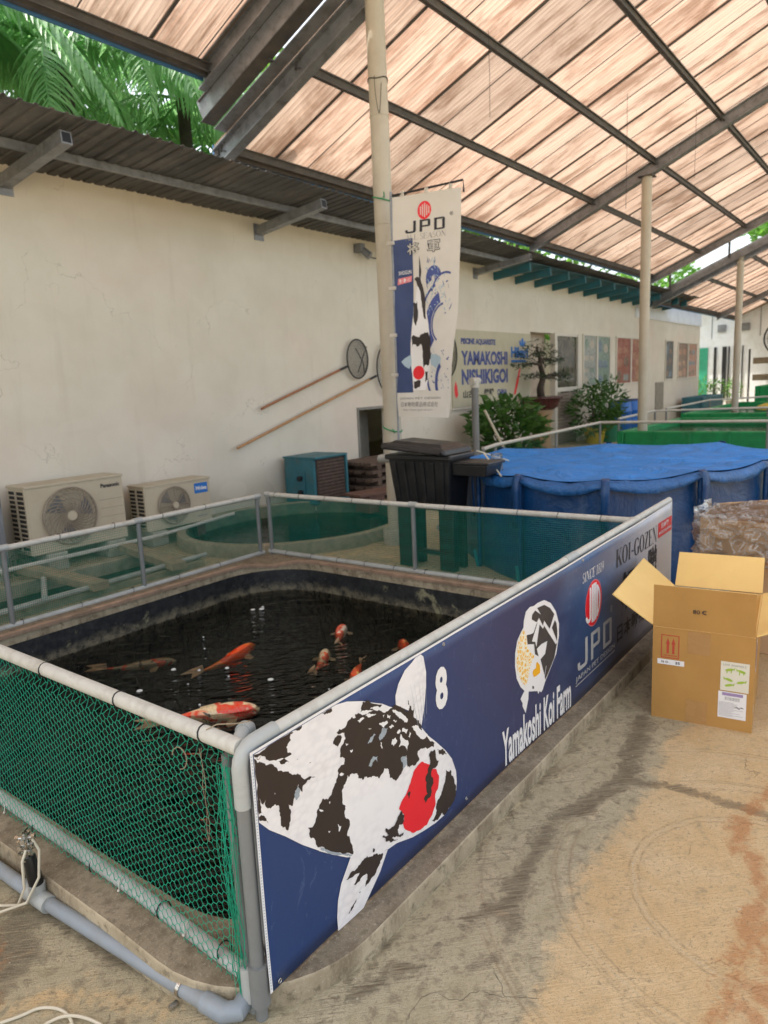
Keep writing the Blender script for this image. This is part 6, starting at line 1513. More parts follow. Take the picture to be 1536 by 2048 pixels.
tag(MB().tube([(5.5, 3.45, .30), (5.9, 3.2, .30), (6.0, 2.9, .3)], .022, 12).tube([(5.34, 3.48, .30), (5.5, 3.45, .3)], .034, 12).obj('drain_pipe', 'pvc_light', smooth=True), 'white capped pipe low behind the legs of the black bin', 'pipe')

# ================================================================ FLAG
fl = thing('shop_flag', 'tall narrow white flag with red oval mark and koi print tied to the nearest pole', 'flag', (5.5, 4.1, 1.1))
PTOP, PBOT = Vector((5.47, 3.955, 3.25)), Vector((5.47, 3.985, 1.30))
FW = .62
def flag_pt(u, v, l=0):
    """u 0..1 across from the pole, v 0..1 from bottom to top"""
    base = PBOT.lerp(PTOP, v)
    th = R(-64)-(1-v)*R(33)+.03*math.sin(u*4+v*3)
    d = Vector((math.cos(th), math.sin(th), .055*(v-.2)))
    wv = .012*math.sin(u*6.0+v*9)*u+.008*math.sin(v*17+u*3)
    nrm = Vector((-math.sin(th), math.cos(th), 0))
    if nrm.x > 0: nrm = -nrm
    return base+d*(FW*u)+nrm*(wv+l*.6)
NU, NV = 16, 60; m_ = MB()
for i in range(NU+1):
    for j in range(NV+1): m_.v.append(tuple(flag_pt(i/NU, j/NV)))
for i in range(NU):
    for j in range(NV): a = i*(NV+1)+j; m_.f.append((a, a+NV+1, a+NV+2, a+1)); m_.m.append(0)
def m_flag():
    t = NT('cream_flag_cloth'); v = t.coord(); n = t.noise(v, 5, 4)
    c = t.ramp(n, [(.3, (.70, .66, .58)), (.7, (.76, .72, .65))])
    d = t.n('ShaderNodeBsdfDiffuse'); t.l(c, d.inputs[0]); tr = t.n('ShaderNodeBsdfTranslucent'); t.l(c, tr.inputs[0])
    m = t.n('ShaderNodeMixShader'); m.inputs[0].default_value = .3; t.l(d.outputs[0], m.inputs[1]); t.l(tr.outputs[0], m.inputs[2]); return t.done(m.outputs[0])
MAT['flag'] = m_flag()
m_.obj('cloth', 'flag', fl, smooth=True)
FP = Plane((0, 0, 0), (1, 0, 0), (0, 0, 1)); FP.fn = lambda u, v, l=0: flag_pt(u, v, l)
def fgrid(mb_, u0, v0, u1, v1, l, mi=0, nu=6, nv=40):
    b = len(mb_.v)
    for i in range(nu+1):
        for j in range(nv+1): mb_.v.append(tuple(flag_pt(u0+(u1-u0)*i/nu, v0+(v1-v0)*j/nv, l)))
    for i in range(nu):
        for j in range(nv): a = b+i*(nv+1)+j; mb_.f.append((a, a+nv+1, a+nv+2, a+1)); mb_.m.append(mi)
def fpoly(mb_, pts, l, mi=0):
    """polygon on the flag, cut into short strips so it follows the cloth"""
    q = dense(pts, .035); ctr_ = None
    bm = bmesh.new(); vs = [bm.verts.new((a, b, 0)) for a, b in q]
    for f in tessellate_polygon([[Vector((a, b, 0)) for a, b in q]]):
        try: bm.faces.new([vs[k] for k in f])
        except ValueError: pass
    for i in range(1, NU): bmesh.ops.bisect_plane(bm, geom=bm.verts[:]+bm.edges[:]+bm.faces[:], plane_co=(i/NU, 0, 0), plane_no=(1, 0, 0))
    for j in range(1, NV): bmesh.ops.bisect_plane(bm, geom=bm.verts[:]+bm.edges[:]+bm.faces[:], plane_co=(0, j/NV, 0), plane_no=(0, 1, 0))
    bm.verts.index_update(); mb_.add([flag_pt(v.co.x, v.co.y, l) for v in bm.verts], [tuple(v.index for v in f.verts) for f in bm.faces], mi); bm.free()
AS = FW/1.95     # print units: keep round things round (u is scaled by width, v by height)
m_ = MB(); fgrid(m_, .0, .115, .30, .81, .004); m_.obj('blue_band', 'navy_print', fl, smooth=True)
m_ = MB(); fpoly(m_, ell(.47, .925, .115, .045, 26), .005, 0); fpoly(m_, ell(.47, .925, .100, .040, 26), .007, 1)
for k, x in enumerate((-.055, -.025, .005, .035, .065)): fpoly(m_, [(.47+x-.008, .925-.032+abs(x)*.25), (.47+x+.008, .925-.032+abs(x)*.25), (.47+x+.008, .925+.032-abs(x)*.25), (.47+x-.008, .925+.032-abs(x)*.25)], .009, 0)
m_.obj('oval_mark', ['flag', 'red_print'], fl)
m_ = MB(); techno(m_, FP, .19, .832, .77, .885, .006); put_text(m_, FP, '®', .84, .885, .89, .902, .006); m_.obj('lettering', 'ink', fl)
m_ = MB(); serif(m_, FP, 'ALL SEASON', .19, .800, .79, .825, .006, thick=.10); m_.obj('lettering', 'ink_pale', fl)
for ch_, u_ in (('将', .21), ('軍', .52)):
    m_ = MB(); put_text(m_, FP, ch_, u_, .735, u_+.19, .79, .006, bold=.045, mi=0); put_text(m_, FP, ch_, u_+.008, .738, u_+.182, .787, .009, bold=.012, mi=1); m_.obj('brush_character', ['ink', 'flag'], fl)
m_ = MB(); put_text(m_, FP, 'SHOGUN', .07, .655, .27, .672, .006, bold=.01); m_.obj('lettering', 'white_print', fl)
m_ = MB(); fpoly(m_, [(.05, .612), (.27, .620), (.28, .645), (.06, .640)], .006, 0); put_text(m_, FP, '色・艶・体', .075, .617, .255, .636, .009, bold=.02); m_.m = [0 if k < 40 else 0 for k in range(len(m_.f))]; m_.obj('pill_badge', 'pink', fl)
m_ = MB(); put_text(m_, FP, '色・艶・体', .075, .619, .255, .637, .010, bold=.02); m_.obj('lettering', 'white_print', fl)
m_ = MB(); put_text(m_, FP, 'JAPAN PET DESIGN', .06, .080, .80, .093, .006, bold=.01); put_text(m_, FP, '日本動物薬品株式会社', .08, .048, .76, .072, .006, bold=.012); put_text(m_, FP, 'http://www.jpd-nd.com', .12, .028, .66, .040, .006); m_.obj('lettering', 'ink_pale', fl)
# koi print and plain swirls of water
m_ = MB(); KM = ['white_print', 'black_print', 'red_print', 'sky_blue', 'ink_blue']
fpoly(m_, [(.40, .72), (.44, .60), (.50, .50), (.56, .42), (.60, .34), (.61, .26), (.56, .19), (.52, .125), (.30, .125), (.28, .18), (.24, .26), (.25, .34), (.28, .42), (.32, .52), (.36, .60)], .006, 0)
fpoly(m_, [(.40, .73), (.43, .66), (.41, .60), (.39, .64)], .008, 1)
fpoly(m_, ragged([(.32, .63), (.40, .63), (.46, .58), (.50, .49), (.52, .44), (.47, .46), (.44, .50), (.41, .57), (.36, .60)], .012, rr), .008, 1)
fpoly(m_, ragged([(.30, .52), (.36, .53), (.38, .47), (.35, .42), (.31, .44)], .012, rr), .008, 1)
fpoly(m_, ragged([(.27, .37), (.40, .365), (.50, .385), (.60, .36), (.61, .28), (.56, .235), (.47, .225), (.46, .30), (.42, .335), (.34, .335), (.27, .32)], .014, rr), .008, 1)
fpoly(m_, ragged([(.50, .21), (.56, .22), (.54, .17), (.50, .16)], .01, rr), .008, 1)
fpoly(m_, ell(.385, .205, .10, .032, 18), .009, 2); fpoly(m_, ragged([(.30, .168), (.42, .168), (.42, .145), (.36, .135), (.31, .14)], .008, rr), .009, 1)
fpoly(m_, [(.25, .29), (.14, .275), (.08, .26), (.14, .238), (.22, .225), (.26, .25)], .007, 3); fpoly(m_, [(.60, .285), (.72, .282), (.80, .265), (.78, .240), (.68, .225), (.60, .24)], .007, 3)
m_.obj('koi_print', KM, fl)
m_ = MB()
for cx, cz, r_, w_, a0, a1 in ((.80, .42, .30, .10, 1.9, 4.0), (.80, .42, .19, .02, 1.7, 4.2), (.62, .62, .12, .09, .2, 3.6), (.74, .46, .30, .025, 1.9, 3.6), (.82, .20, .30, .03, 2.4, 4.0), (.80, .54, .22, .02, 1.2, 2.9), (.90, .16, .22, .05, 2.2, 3.9)):
    o = [(cx+r_*math.cos(a), cz+r_*AS*1.5*math.sin(a)) for a in np.linspace(a0, a1, 14)]; i_ = [(cx+(r_-w_)*math.cos(a), cz+(r_-w_)*AS*1.5*math.sin(a)) for a in np.linspace(a1, a0, 14)]
    fpoly(m_, [(min(.97, a), max(.12, b)) for a, b in o+i_], .005, 0)
rg = random.Random(4)
for k in range(110):
    x, z = rg.uniform(.50, .95), rg.uniform(.46, .71)
    if (x-.45)**2*3+(z-.45)**2*8 < .62: fpoly(m_, ell(x, z, .008+.014*rg.random(), .002+.003*rg.random(), 5, tilt=rg.uniform(-1, 1)), .005, rg.choice((1, 1, 0)))
for k in range(40):
    x, z = rg.uniform(.60, .95), rg.uniform(.13, .30)
    fpoly(m_, ell(x, z, .010+.016*rg.random(), .002+.002*rg.random(), 5, tilt=rg.uniform(-.8, .2)), .005, rg.choice((1, 0)))
m_.obj('water_print', ['ink_blue', 'sky_blue'], fl)
MB().tube([PBOT+Vector((0, .01, -.5)), PTOP+Vector((0, .012, .05))], .011, 10).obj('flag_pole', 'steel_grey', fl, smooth=True)
ta = flag_pt(0, 1)+Vector((0, .02, .015)); tb = flag_pt(1.03, 1)+Vector((0, 0, .06))
MB().tube([ta, tb, tb+Vector((0, -.002, -.10))], .010, 8).obj('top_rod', 'black', fl, smooth=True)
for v in (.20, .385, .60, .80): MB().box(flag_pt(0, v)+Vector((-.006, .02, 0)), (.03, .07, .028)).obj('cloth_loop', 'flag', fl)
for u in (.15, .5, .85): MB().box(flag_pt(u, 1)+Vector((0, 0, .02)), (.014, .03, .04)).obj('cloth_loop', 'flag', fl)

# ================================================================ CARDBOARD BOXES
bx = thing('open_box', 'open tan cardboard box with red up arrows, flaps spread, on the concrete floor', 'box', (3.6, .75, 0))
FL_, FR_ = Vector((3.235, .945, 0)), Vector((3.29, .525, 0)); U = (FR_-FL_).normalized(); Dp = Vector((-U.y, U.x, 0)); 
if Dp.x < 0: Dp = -Dp
Wd, Dd, Hh = (FR_-FL_).length, .70, .445; th_ = .006
def bxp(u, d, z): return FL_+U*u+Dp*d+Vector((0, 0, z))
def slab(name, pts, nrm, mats=('card_out', 'card_in'), t_=th_, parent=bx):
    """thick quad: outside face = pts, inside face offset along nrm"""
    n_ = Vector(nrm).normalized()*t_; m2 = MB(); P_ = [Vector(q) for q in pts]; Q_ = [q+n_ for q in P_]; k = len(P_)
    m2.add(P_, [(0, 1, 2), (0, 2, 3)], 0); m2.add(Q_, [(0, 2, 1), (0, 3, 2)], 1)
    for i in range(k): j = (i+1) % k; m2.add([P_[i], P_[j], Q_[j], Q_[i]], [(0, 1, 2, 3)], 1)
    return m2.obj(name, list(mats), parent)
slab('side_panel', [bxp(0, 0, 0), bxp(Wd, 0, 0), bxp(Wd, 0, Hh), bxp(0, 0, Hh)], Dp)
slab('side_panel', [bxp(0, Dd, 0), bxp(Wd, Dd, 0), bxp(Wd, Dd, Hh), bxp(0, Dd, Hh)], -Dp)
slab('side_panel', [bxp(0, th_+.0005, 0), bxp(0, Dd-th_-.0005, 0), bxp(0, Dd-th_-.0005, Hh), bxp(0, th_+.0005, Hh)], U)
slab('side_panel', [bxp(Wd, th_+.0005, 0), bxp(Wd, Dd-th_-.0005, 0), bxp(Wd, Dd-th_-.0005, Hh), bxp(Wd, th_+.0005, Hh)], -U)
slab('bottom_panel', [bxp(.007, .007, .003), bxp(Wd-.007, .007, .003), bxp(Wd-.007, Dd-.007, .003), bxp(.007, Dd-.007, .003)], (0, 0, 1))
# flaps
slab('flap', [bxp(.0, -.004, Hh+.004), bxp(Wd, -.004, Hh+.004), bxp(Wd-.004, -.012, Hh+.20), bxp(.002, -.016, Hh+.205)], Dp)          # near end flap, upright
slab('flap', [bxp(-.004, .008, Hh+.004), bxp(-.004, Dd-.01, Hh+.004), bxp(-.165, Dd-.03, Hh+.15), bxp(-.185, -.01, Hh+.135)], U+Vector((0, 0, .8)))      # left side flap
slab('flap', [bxp(0, Dd+.004, Hh+.004), bxp(Wd, Dd+.004, Hh+.004), bxp(Wd, Dd+.10, Hh+.17), bxp(.004, Dd+.12, Hh+.165)], -Dp+Vector((0, 0, .5)))   # far flap
slab('flap', [bxp(Wd+.004, .006, Hh+.003), bxp(Wd+.004, Dd-.01, Hh+.003), bxp(Wd+.19, Dd-.03, Hh+.06), bxp(Wd+.19, .03, Hh+.085)], -U*.4+Vector((0, 0, 1)))  # right flap
MB().tube([bxp(.008, Dd-.05, Hh-.2), bxp(.008, Dd-.05, Hh-.01)], .012, 8).obj('corner_fold', 'card_out', bx, smooth=True)
XP = Plane((0, 0, 0), (1, 0, 0), (0, 0, 1)); XP.fn = lambda u, v, l=0: bxp(u, -l, v)
m_ = MB()
def frame_rect(m2, pl_, u0, v0, u1, v1, w_, l): put_rect(m2, pl_, u0, v0, u1, v0+w_, l); put_rect(m2, pl_, u0, v1-w_, u1, v1, l); put_rect(m2, pl_, u0, v0+w_, u0+w_, v1-w_, l); put_rect(m2, pl_, u1-w_, v0+w_, u1, v1-w_, l)
frame_rect(m_, XP, .037, .300, .115, .412, .004, .0012)
for u in (.066, .090): put_rect(m_, XP, u-.005, .322, u+.005, .368, .0012); put_poly(m_, XP, [(u-.009, .368), (u+.009, .368), (u, .398)], .0012)
put_rect(m_, XP, .048, .311, .106, .315, .0012); m_.obj('up_arrows', 'up_red', bx)
m_ = MB(); put_rect(m_, XP, .022, .268, .138, .293, .0016); m_.obj('number_label', 'white_print', bx)
m_ = MB(); put_text(m_, XP, 'N O .', .040, .275, .078, .286, .0024, bold=.02); put_text(m_, XP, '35', .100, .274, .120, .287, .0024, bold=.03); m_.obj('lettering', 'ink', bx)
FPp = Plane((0, 0, 0), (1, 0, 0), (0, 0, 1)); FPp.fn = lambda u, v, l=0: bxp(u, -.0085-l-(v-Hh)*.045, v)
m_ = MB(); put_text(m_, FPp, '80', .170, Hh+.085, .198, Hh+.104, .003, bold=.01); 
for a0, r_ in ((.9, .013), (.9, .0085)): 
    o = [(.219+r_*math.cos(a), Hh+.095+r_*.75*math.sin(a)) for a in np.linspace(a0, 5.4, 14)]; i_ = [(.219+(r_-.003)*math.cos(a), Hh+.095+(r_-.003)*.75*math.sin(a)) for a in np.linspace(5.4, a0, 14)]; put_poly(m_, FPp, o+i_, .003)
m_.obj('lettering', 'ink', bx)
m_ = MB(); put_rect(m_, XP, .290, .185, .405, .322, .0014); m_.obj('sticker', 'sticker', bx)
m_ = MB(); put_rect(m_, XP, .284, .055, .398, .180, .0014); m_.obj('sticker', 'white_print', bx)
m_ = MB(); put_rect(m_, XP, .300, .162, .384, .176, .0022); m_.obj('header_bar', 'purple', bx)
m_ = MB(); rg = random.Random(8)
for cx, cz, s2 in ((.325, .285, 1), (.375, .283, -1), (.325, .238, -1), (.372, .232, 1), (.325, .212, 1)):
    put_poly(m_, XP, ell(cx, cz, .017, .006, 12, tilt=.3*s2), .0022); put_poly(m_, XP, [(cx+.012*s2, cz+.003), (cx+.024*s2, cz+.013), (cx+.020*s2, cz-.002)], .0022)
    if cz > .27: put_rect(m_, XP, cx-.011, cz-.017, cx-.007, cz, .0022); put_rect(m_, XP, cx+.006, cz-.015, cx+.010, cz, .0022)
m_.obj('animal_marks', 'leaf_print', bx)
m_ = MB(); put_text(m_, XP, 'LIVE ANIMALS', .300, .303, .392, .312, .0022); 
for k in range(13): put_rect(m_, XP, .288, .064+k*.0054, .288+rg.uniform(.05, .10), .0652+k*.0054, .0022)
for k in range(18): put_rect(m_, XP, .312+k*.0034, .140, .3128+k*.0034+.001*rg.random(), .156, .0022)
m_.obj('fine_print', 'ink_pale', bx, kind='stuff')
m_ = MB(); put_poly(m_, XP, [(.350, .110), (.362, .115), (.370, .108), (.378, .116), (.388, .112), (.388, .109), (.377, .112), (.370, .104), (.361, .111)], .0024); m_.obj('pen_marks', 'ink', bx)
for q in ((.150, .335, .245, .440), (.150, .004, .240, .11)): m_ = MB(); put_rect(m_, XP, *q, .0010); m_.obj('tape', 'tape', bx)
XR = Plane((0, 0, 0), (1, 0, 0), (0, 0, 1)); XR.fn = lambda u, v, l=0: bxp(Wd+l, u, v)
m_ = MB(); put_rect(m_, XR, .10, .24, .17, .40, .0012); put_rect(m_, XR, .03, .07, .055, .12, .0012); m_.obj('sticker', 'white_print', bx)
m_ = MB(); put_rect(m_, XR, .115, .26, .155, .38, .002); m_.obj('sticker_block', 'purple', bx)
# second box stack behind: plastic lined box on a closed carton
tag(MB().box2((4.32, .30, 0), (4.78, .84, .555)).obj('closed_carton', 'card_brown', bevel=.004), 'plain brown carton under the plastic lined box, mostly hidden behind the open box', 'box')
b2 = thing('lined_box', 'brown cardboard box wrapped in clear crinkled plastic behind the open box', 'box', (4.5, .6, .556))
o2 = Vector((4.22, .985, .556)); U2 = Vector((.03, -1, 0)).normalized(); D2 = Vector((1, .03, 0)).normalized()
def b2p(u, d, z): return o2+U2*u+D2*d+Vector((0, 0, z))
slab('side_panel', [b2p(0, 0, 0), b2p(.72, 0, 0), b2p(.72, 0, .205), b2p(0, 0, .225)], D2, ('card_brown', 'card_brown'), .006, b2)
slab('side_panel', [b2p(0, .45, 0), b2p(.72, .45, 0), b2p(.72, .45, .33), b2p(0, .45, .235)], -D2, ('card_brown', 'card_brown'), .006, b2)
slab('side_panel', [b2p(0, .007, 0), b2p(0, .443, 0), b2p(0, .443, .23), b2p(0, .007, .225)], U2, ('card_brown', 'card_brown'), .006, b2)
slab('side_panel', [b2p(.72, .007, 0), b2p(.72, .443, 0), b2p(.72, .443, .3), b2p(.72, .007, .21)], -U2, ('card_brown', 'card_brown'), .006, b2)
slab('bottom_panel', [b2p(0, 0, 0), b2p(.72, 0, 0), b2p(.72, .45, 0), b2p(0, .45, 0)], (0, 0, 1), ('card_brown', 'card_brown'), .004, b2)
m_ = MB(); nu, nv = 60, 22
for i in range(nu+1):
    for j in range(nv+1):
        s_ = i/nu; t2 = j/nv
        # path: left face outside, then front face; vertical over the rim
        L1, L2 = .45, .74
        d_ = s_*(L1+L2)
        if d_ < L1: base = b2p(-.022, L1-d_, 0); nr = -U2
        else: base = b2p(d_-L1-.01, -.022, 0); nr = -D2
        z = -.03+.285*t2 if d_ > L1 else -.03+.30*t2
        k = noise.noise((s_*16, t2*5, 2))*.045+noise.noise((s_*40, t2*14, 5))*.018+.01
        m_.v.append(tuple(base+nr*(k+.006)+Vector((0, 0, z+.012*noise.noise((s_*9, 0, 1))*t2))))
for i in range(nu):
    for j in range(nv): a = i*(nv+1)+j; m_.f.append((a, a+nv+1, a+nv+2, a+1)); m_.m.append(0)
b_ = len(m_.v)
for i in range(31):
    for j in range(13):
        s_, t2 = i/30, j/12; p = b2p(-.01+.75*s_, -.01+.47*t2, .235+.10*t2*s_+.03*noise.noise((s_*7, t2*7, 8))-.03*math.sin(math.pi*s_)*math.sin(math.pi*t2)); m_.v.append(tuple(p))
for i in range(30):
    for j in range(12): a = b_+i*13+j; m_.f.append((a, a+13, a+14, a+1)); m_.m.append(0)
m_.obj('plastic_wrap', 'plastic', b2, smooth=True)

# ================================================================ PLANTS BY THE WALL
def potted(label, c, rad, n_, size, seed, potmat=None, pot=None, name='potted_shrub', group=None, flat=.5):
    t_ = thing(name, label, 'plant', (c[0], c[1], 0), group)
    leaf_mb(c, rad, n_, size, seed, flat).obj('foliage', 'leaf', t_)
    st = MB(); rg = random.Random(seed)
    for k in range(7):
        st.tube([(c[0]+rg.uniform(-.05, .05), c[1], .15), (c[0]+rg.uniform(-.6, .6)*rad[0], c[1]+rg.uniform(-.3, .3)*rad[1], c[2]+rad[2]*rg.uniform(-.2, .7))], [.014, .005], 6)
    st.obj('stems', 'bark', t_)
    if pot:
        m2 = MB(); r_, h_ = pot; m2.lathe((c[0], c[1], 0), [(.001, .0), (r_*.75, .0), (r_, h_-.04), (r_*1.08, h_-.04), (r_*1.08, h_), (r_*.95, h_), (r_*.9, h_-.05), (.001, h_-.06)], 20); m2.obj('pot', potmat, t_, smooth=True)
    return t_
potted('dense green broadleaf bush in front of the wall sign', (11.9, 6.15, .72), (.92, .55, .58), 1500, .22, 31, 'green_pot', (.3, .34), name='broadleaf_bush')
potted('dark leafy shrub in front of the posters, left of the blue barrels', (16.7, 6.35, .78), (.80, .45, .62), 950, .20, 32, 'yellow_pot', (.26, .36), group='potted shrubs by the posters', flat=.35)
potted('taller sparse shrub with upright shoots in front of the posters, nearest the blue barrels', (17.6, 6.35, .85), (.62, .4, .66), 620, .18, 33, 'yellow_pot', (.24, .38), group='potted shrubs by the posters', flat=.35)
tag(MB().lathe((17.15, 6.15, 0), [(.18, 0), (.24, .36), (.26, .36), (.26, .40), (.2, .40)], 18).obj('green_pot', 'green_pot', smooth=True), 'green plant pot standing between the two yellow pots', 'pot')
for x, lab in ((18.75, 'blue plastic barrel standing left of the other blue barrel near the second pole'), (19.5, 'blue plastic barrel closest to the second pole')):
    t_ = thing('barrel', lab, 'barrel', (x, 6.45, 0), 'blue barrels by the posters')
    m_ = MB(); m_.lathe((x, 6.45, 0), [(.001, 0), (.27, 0), (.29, .1), (.29, .3), (.305, .32), (.29, .34), (.29, .62), (.305, .64), (.29, .66), (.28, .86), (.25, .9), (.001, .9)], 24); m_.obj('drum', 'blue_barrel', t_, smooth=True)
    m_ = MB(); m_.lathe((x, 6.45, .9), [(.26, -.01), (.26, .04), (.001, .04)], 24); m_.obj('lid', 'navy_print', t_, smooth=True)
# bonsai
bz = thing('bonsai', 'pine bonsai with bent trunk in a dark red pot on a tan pedestal', 'bonsai', (14.28, 6.6, 0))
m_ = MB(); m_.lathe((14.28, 6.6, 0), [(.26, 0), (.26, .08), (.20, .12), (.19, .5), (.21, .78), (.24, .86), (.24, .93)], 20); m_.lathe((14.28, 6.6, .93), [(.24, 0), (.001, 0)], 20); m_.obj('pedestal', 'pedestal', bz, smooth=True)
m_ = MB(); m_.lathe((14.28, 6.6, .935), [(.001, 0), (.26, 0), (.34, .05), (.40, .22), (.46, .24), (.46, .28), (.38, .28), (.001, .25)], 20); m_.obj('pot', 'terracotta', bz, smooth=True)
m_ = MB(); tr = crv([(14.28, 6.6, 1.18), (14.22, 6.6, 1.38), (14.36, 6.6, 1.62), (14.24, 6.6, 1.85), (14.20, 6.6, 2.05), (14.05, 6.6, 2.2)]); m_.tube(tr, [.085*(1-.75*i/len(tr)) for i in range(len(tr))], 10)
pads = [(14.10, 2.26, .38, .13), (13.70, 2.08, .34, .10), (13.40, 1.88, .28, .08), (14.55, 2.12, .32, .10), (14.92, 1.98, .24, .07), (15.05, 1.60, .38, .09), (13.9, 1.66, .30, .06), (14.42, 1.92, .26, .08), (15.3, 1.66, .22, .06)]
for i, (x, z, r_, h_) in enumerate(pads):
    s_ = tr[int(len(tr)*min(.95, max(.3, (z-1.25)/1.0)))]; m_.tube(crv([s_, ((s_.x+x)/2, 6.6, (s_.z+z)/2+.03), (x, 6.6, z-.03)]), [.03*(1-.6*k/17) for k in range(17)], 6)
m_.obj('trunk', 'bark', bz, smooth=True)
m_ = MB()
for i, (x, z, r_, h_) in enumerate(pads):
    q = leaf_mb((x, 6.6, z), (r_, r_*.8, h_), 260, .07, 40+i, .35); m_.add(q.v, q.f)
m_.obj('foliage', 'needle', bz)
# grey standpipe with tee top and a leaning pale rod
t_ = thing('standpipe', 'upright grey pipe with a white tee top in front of the bush', 'pipe', (9.55, 5.5, 0))
MB().tube([(9.55, 5.5, 0), (9.55, 5.5, 1.6)], .055, 14).obj('riser', 'pvc_dark', t_, smooth=True)
MB().tube([(9.55, 5.5, 1.5), (9.55, 5.5, 1.62)], .068, 14).tube([(9.44, 5.5, 1.6), (9.66, 5.5, 1.6)], .055, 12).obj('tee_top', 'pvc_light', t_, smooth=True)
tag(MB().tube([(9.75, 5.45, 1.15), (10.15, 5.35, .55), (10.3, 5.3, .0)], .02, 8).obj('leaning_rod', 'hose', smooth=True), 'thin pale rod leaning beside the grey standpipe', 'rod')
tag(leaf_mb((9.9, 5.8, .45), (.1, .1, .09), 60, .07, 71).obj('yellow_flower', 'yellow_print'), 'small yellow flower low in front of the bush', 'flower')

# ================================================================ FARTHER PONDS AND TANKS
def far_fence(name, label, pts, z, posts, net=True, zb=.12, r=.025):
    f = thing(name, label, 'fence', (pts[0][0], pts[0][1], 0), 'rail fences round the farther ponds')
    MB().tube([(x, y, z) for x, y in pts], r, 10).obj('top_rail', 'pvc_light', f, smooth=True)
    MB().tube([(x, y, zb) for x, y in pts], r, 8).obj('bottom_rail', 'pvc', f, smooth=True)
    for (a, b) in zip(pts, pts[1:]):
        A, B = Vector((*a, 0)), Vector((*b, 0)); L = (B-A).length; n_ = max(1, int(L/posts))
        for k in range(n_+1):
            p = A.lerp(B, k/n_)
            if k < n_ or b == pts[-1]: MB().tube([p, p+Vector((0, 0, z))], .022, 8).obj('post', 'pvc_dark', f, smooth=True)
    if net:
        m2 = MB()
        for (a, b) in zip(pts, pts[1:]):
            q = straight_net((*a, 0), (*b, 0), zb, z, .045, .0014); m2.add(q.v, q.f)
        m2.obj('net', 'net_far', f, kind='stuff')
far_fence('rail_fence', 'pale rail fence with netting just beyond the blue pool, bending at the left', [(7.9, 4.45), (8.44, 4.57), (12.84, 4.78), (12.98, 2.05), (13.1, -2.5)], .75, 1.5)
far_fence('rail_fence', 'second pale rail fence beyond the middle cream pole', [(13.9, 4.80), (16.65, 4.93), (17.43, 2.77), (17.8, -1.5)], .75, 2.2, False)
far_fence('rail_fence', 'farthest pale rail fence beside the third pole', [(17.6, 4.95), (22.43, 5.08), (24.14, 3.85), (24.8, -1.5)], .75, 2.6, False)
def lined_tank(label, x0, y0, x1, y1, h, mat):
    t_ = thing('lined_tank', label, 'tank', ((x0+x1)/2, (y0+y1)/2, 0), 'green lined fish tanks')
    m2 = MB(); w_ = .12
    for a, b in (((x0, y0), (x1, y0+w_)), ((x0, y1-w_), (x1, y1)), ((x0, y0+w_), (x0+w_, y1-w_)), ((x1-w_, y0+w_), (x1, y1-w_))): m2.box2((a[0], a[1], 0), (b[0], b[1], h))
    m2.obj('liner_wall', mat, t_, bevel=.03)
    MB().box2((x0+w_, y0+w_, .02), (x1-w_, y1-w_, h-.14)).obj('tank_water', 'water_green', t_)
    n_ = int((y1-y0)/.6)
    for k in range(n_+1): y = y0+.03+(y1-y0-.06)*k/max(1, n_); MB().beam((x0-.012, y, 0), (x0-.012, y, h), .05, .02, (1, 0, 0)).obj('rib', mat, t_)
lined_tank('bright green lined tank closest behind the blue pool', 13.25, -2.4, 17.2, 4.6, .56, 'tarp_green')
lined_tank('green lined tank beyond the second rail fence', 17.9, -1.6, 23.9, 4.7, .62, 'tarp_green')
lined_tank('tall green lined tank at the far right behind the third pole', 25.2, -1.0, 30.0, 4.4, 1.05, 'tarp_green')
lined_tank('dark green tank against the wall near the far end of the cream building', 26.0, 6.1, 28.9, 6.8, .72, 'teal_dark')
tag(MB().beam((8.6, 3.4, .05), (12.6, 4.3, .08), .12, .06).obj('floating_beam', 'timber_pale'), 'long pale beam lying beyond the blue pool', 'beam')
np_ = thing('netted_pond', 'green netted pond between the blue pool and the second pole', 'pond', (10.7, 1.2, 0))
m_ = MB()
for a, b in (((8.5, -2.2), (12.7, -2.08)), ((8.5, 4.38), (12.7, 4.5)), ((8.5, -2.08), (8.62, 4.38)), ((12.58, -2.08), (12.7, 4.38))): m_.box2((a[0], a[1], 0), (b[0], b[1], .12))
m_.obj('kerb', 'basin_rim', np_)
MB().box2((8.62, -2.08, .004), (12.58, 4.38, .06)).obj('pond_surface', 'algae_deep', np_)
tag(MB().lathe((19.3, 2.9, .62), [(.42, 0), (.40, .08), (.25, .14), (.001, .16)], 20).obj('tank_lid', 'yellow_pot', smooth=True), 'small yellow round lid lying on the green tank', 'lid')
tag(MB().beam((6.9, -.2, .95), (8.8, -.9, 1.15), .34, .02).obj('tan_board', 'card_in'), 'tan board edge at the right border beyond the blue pool', 'board')
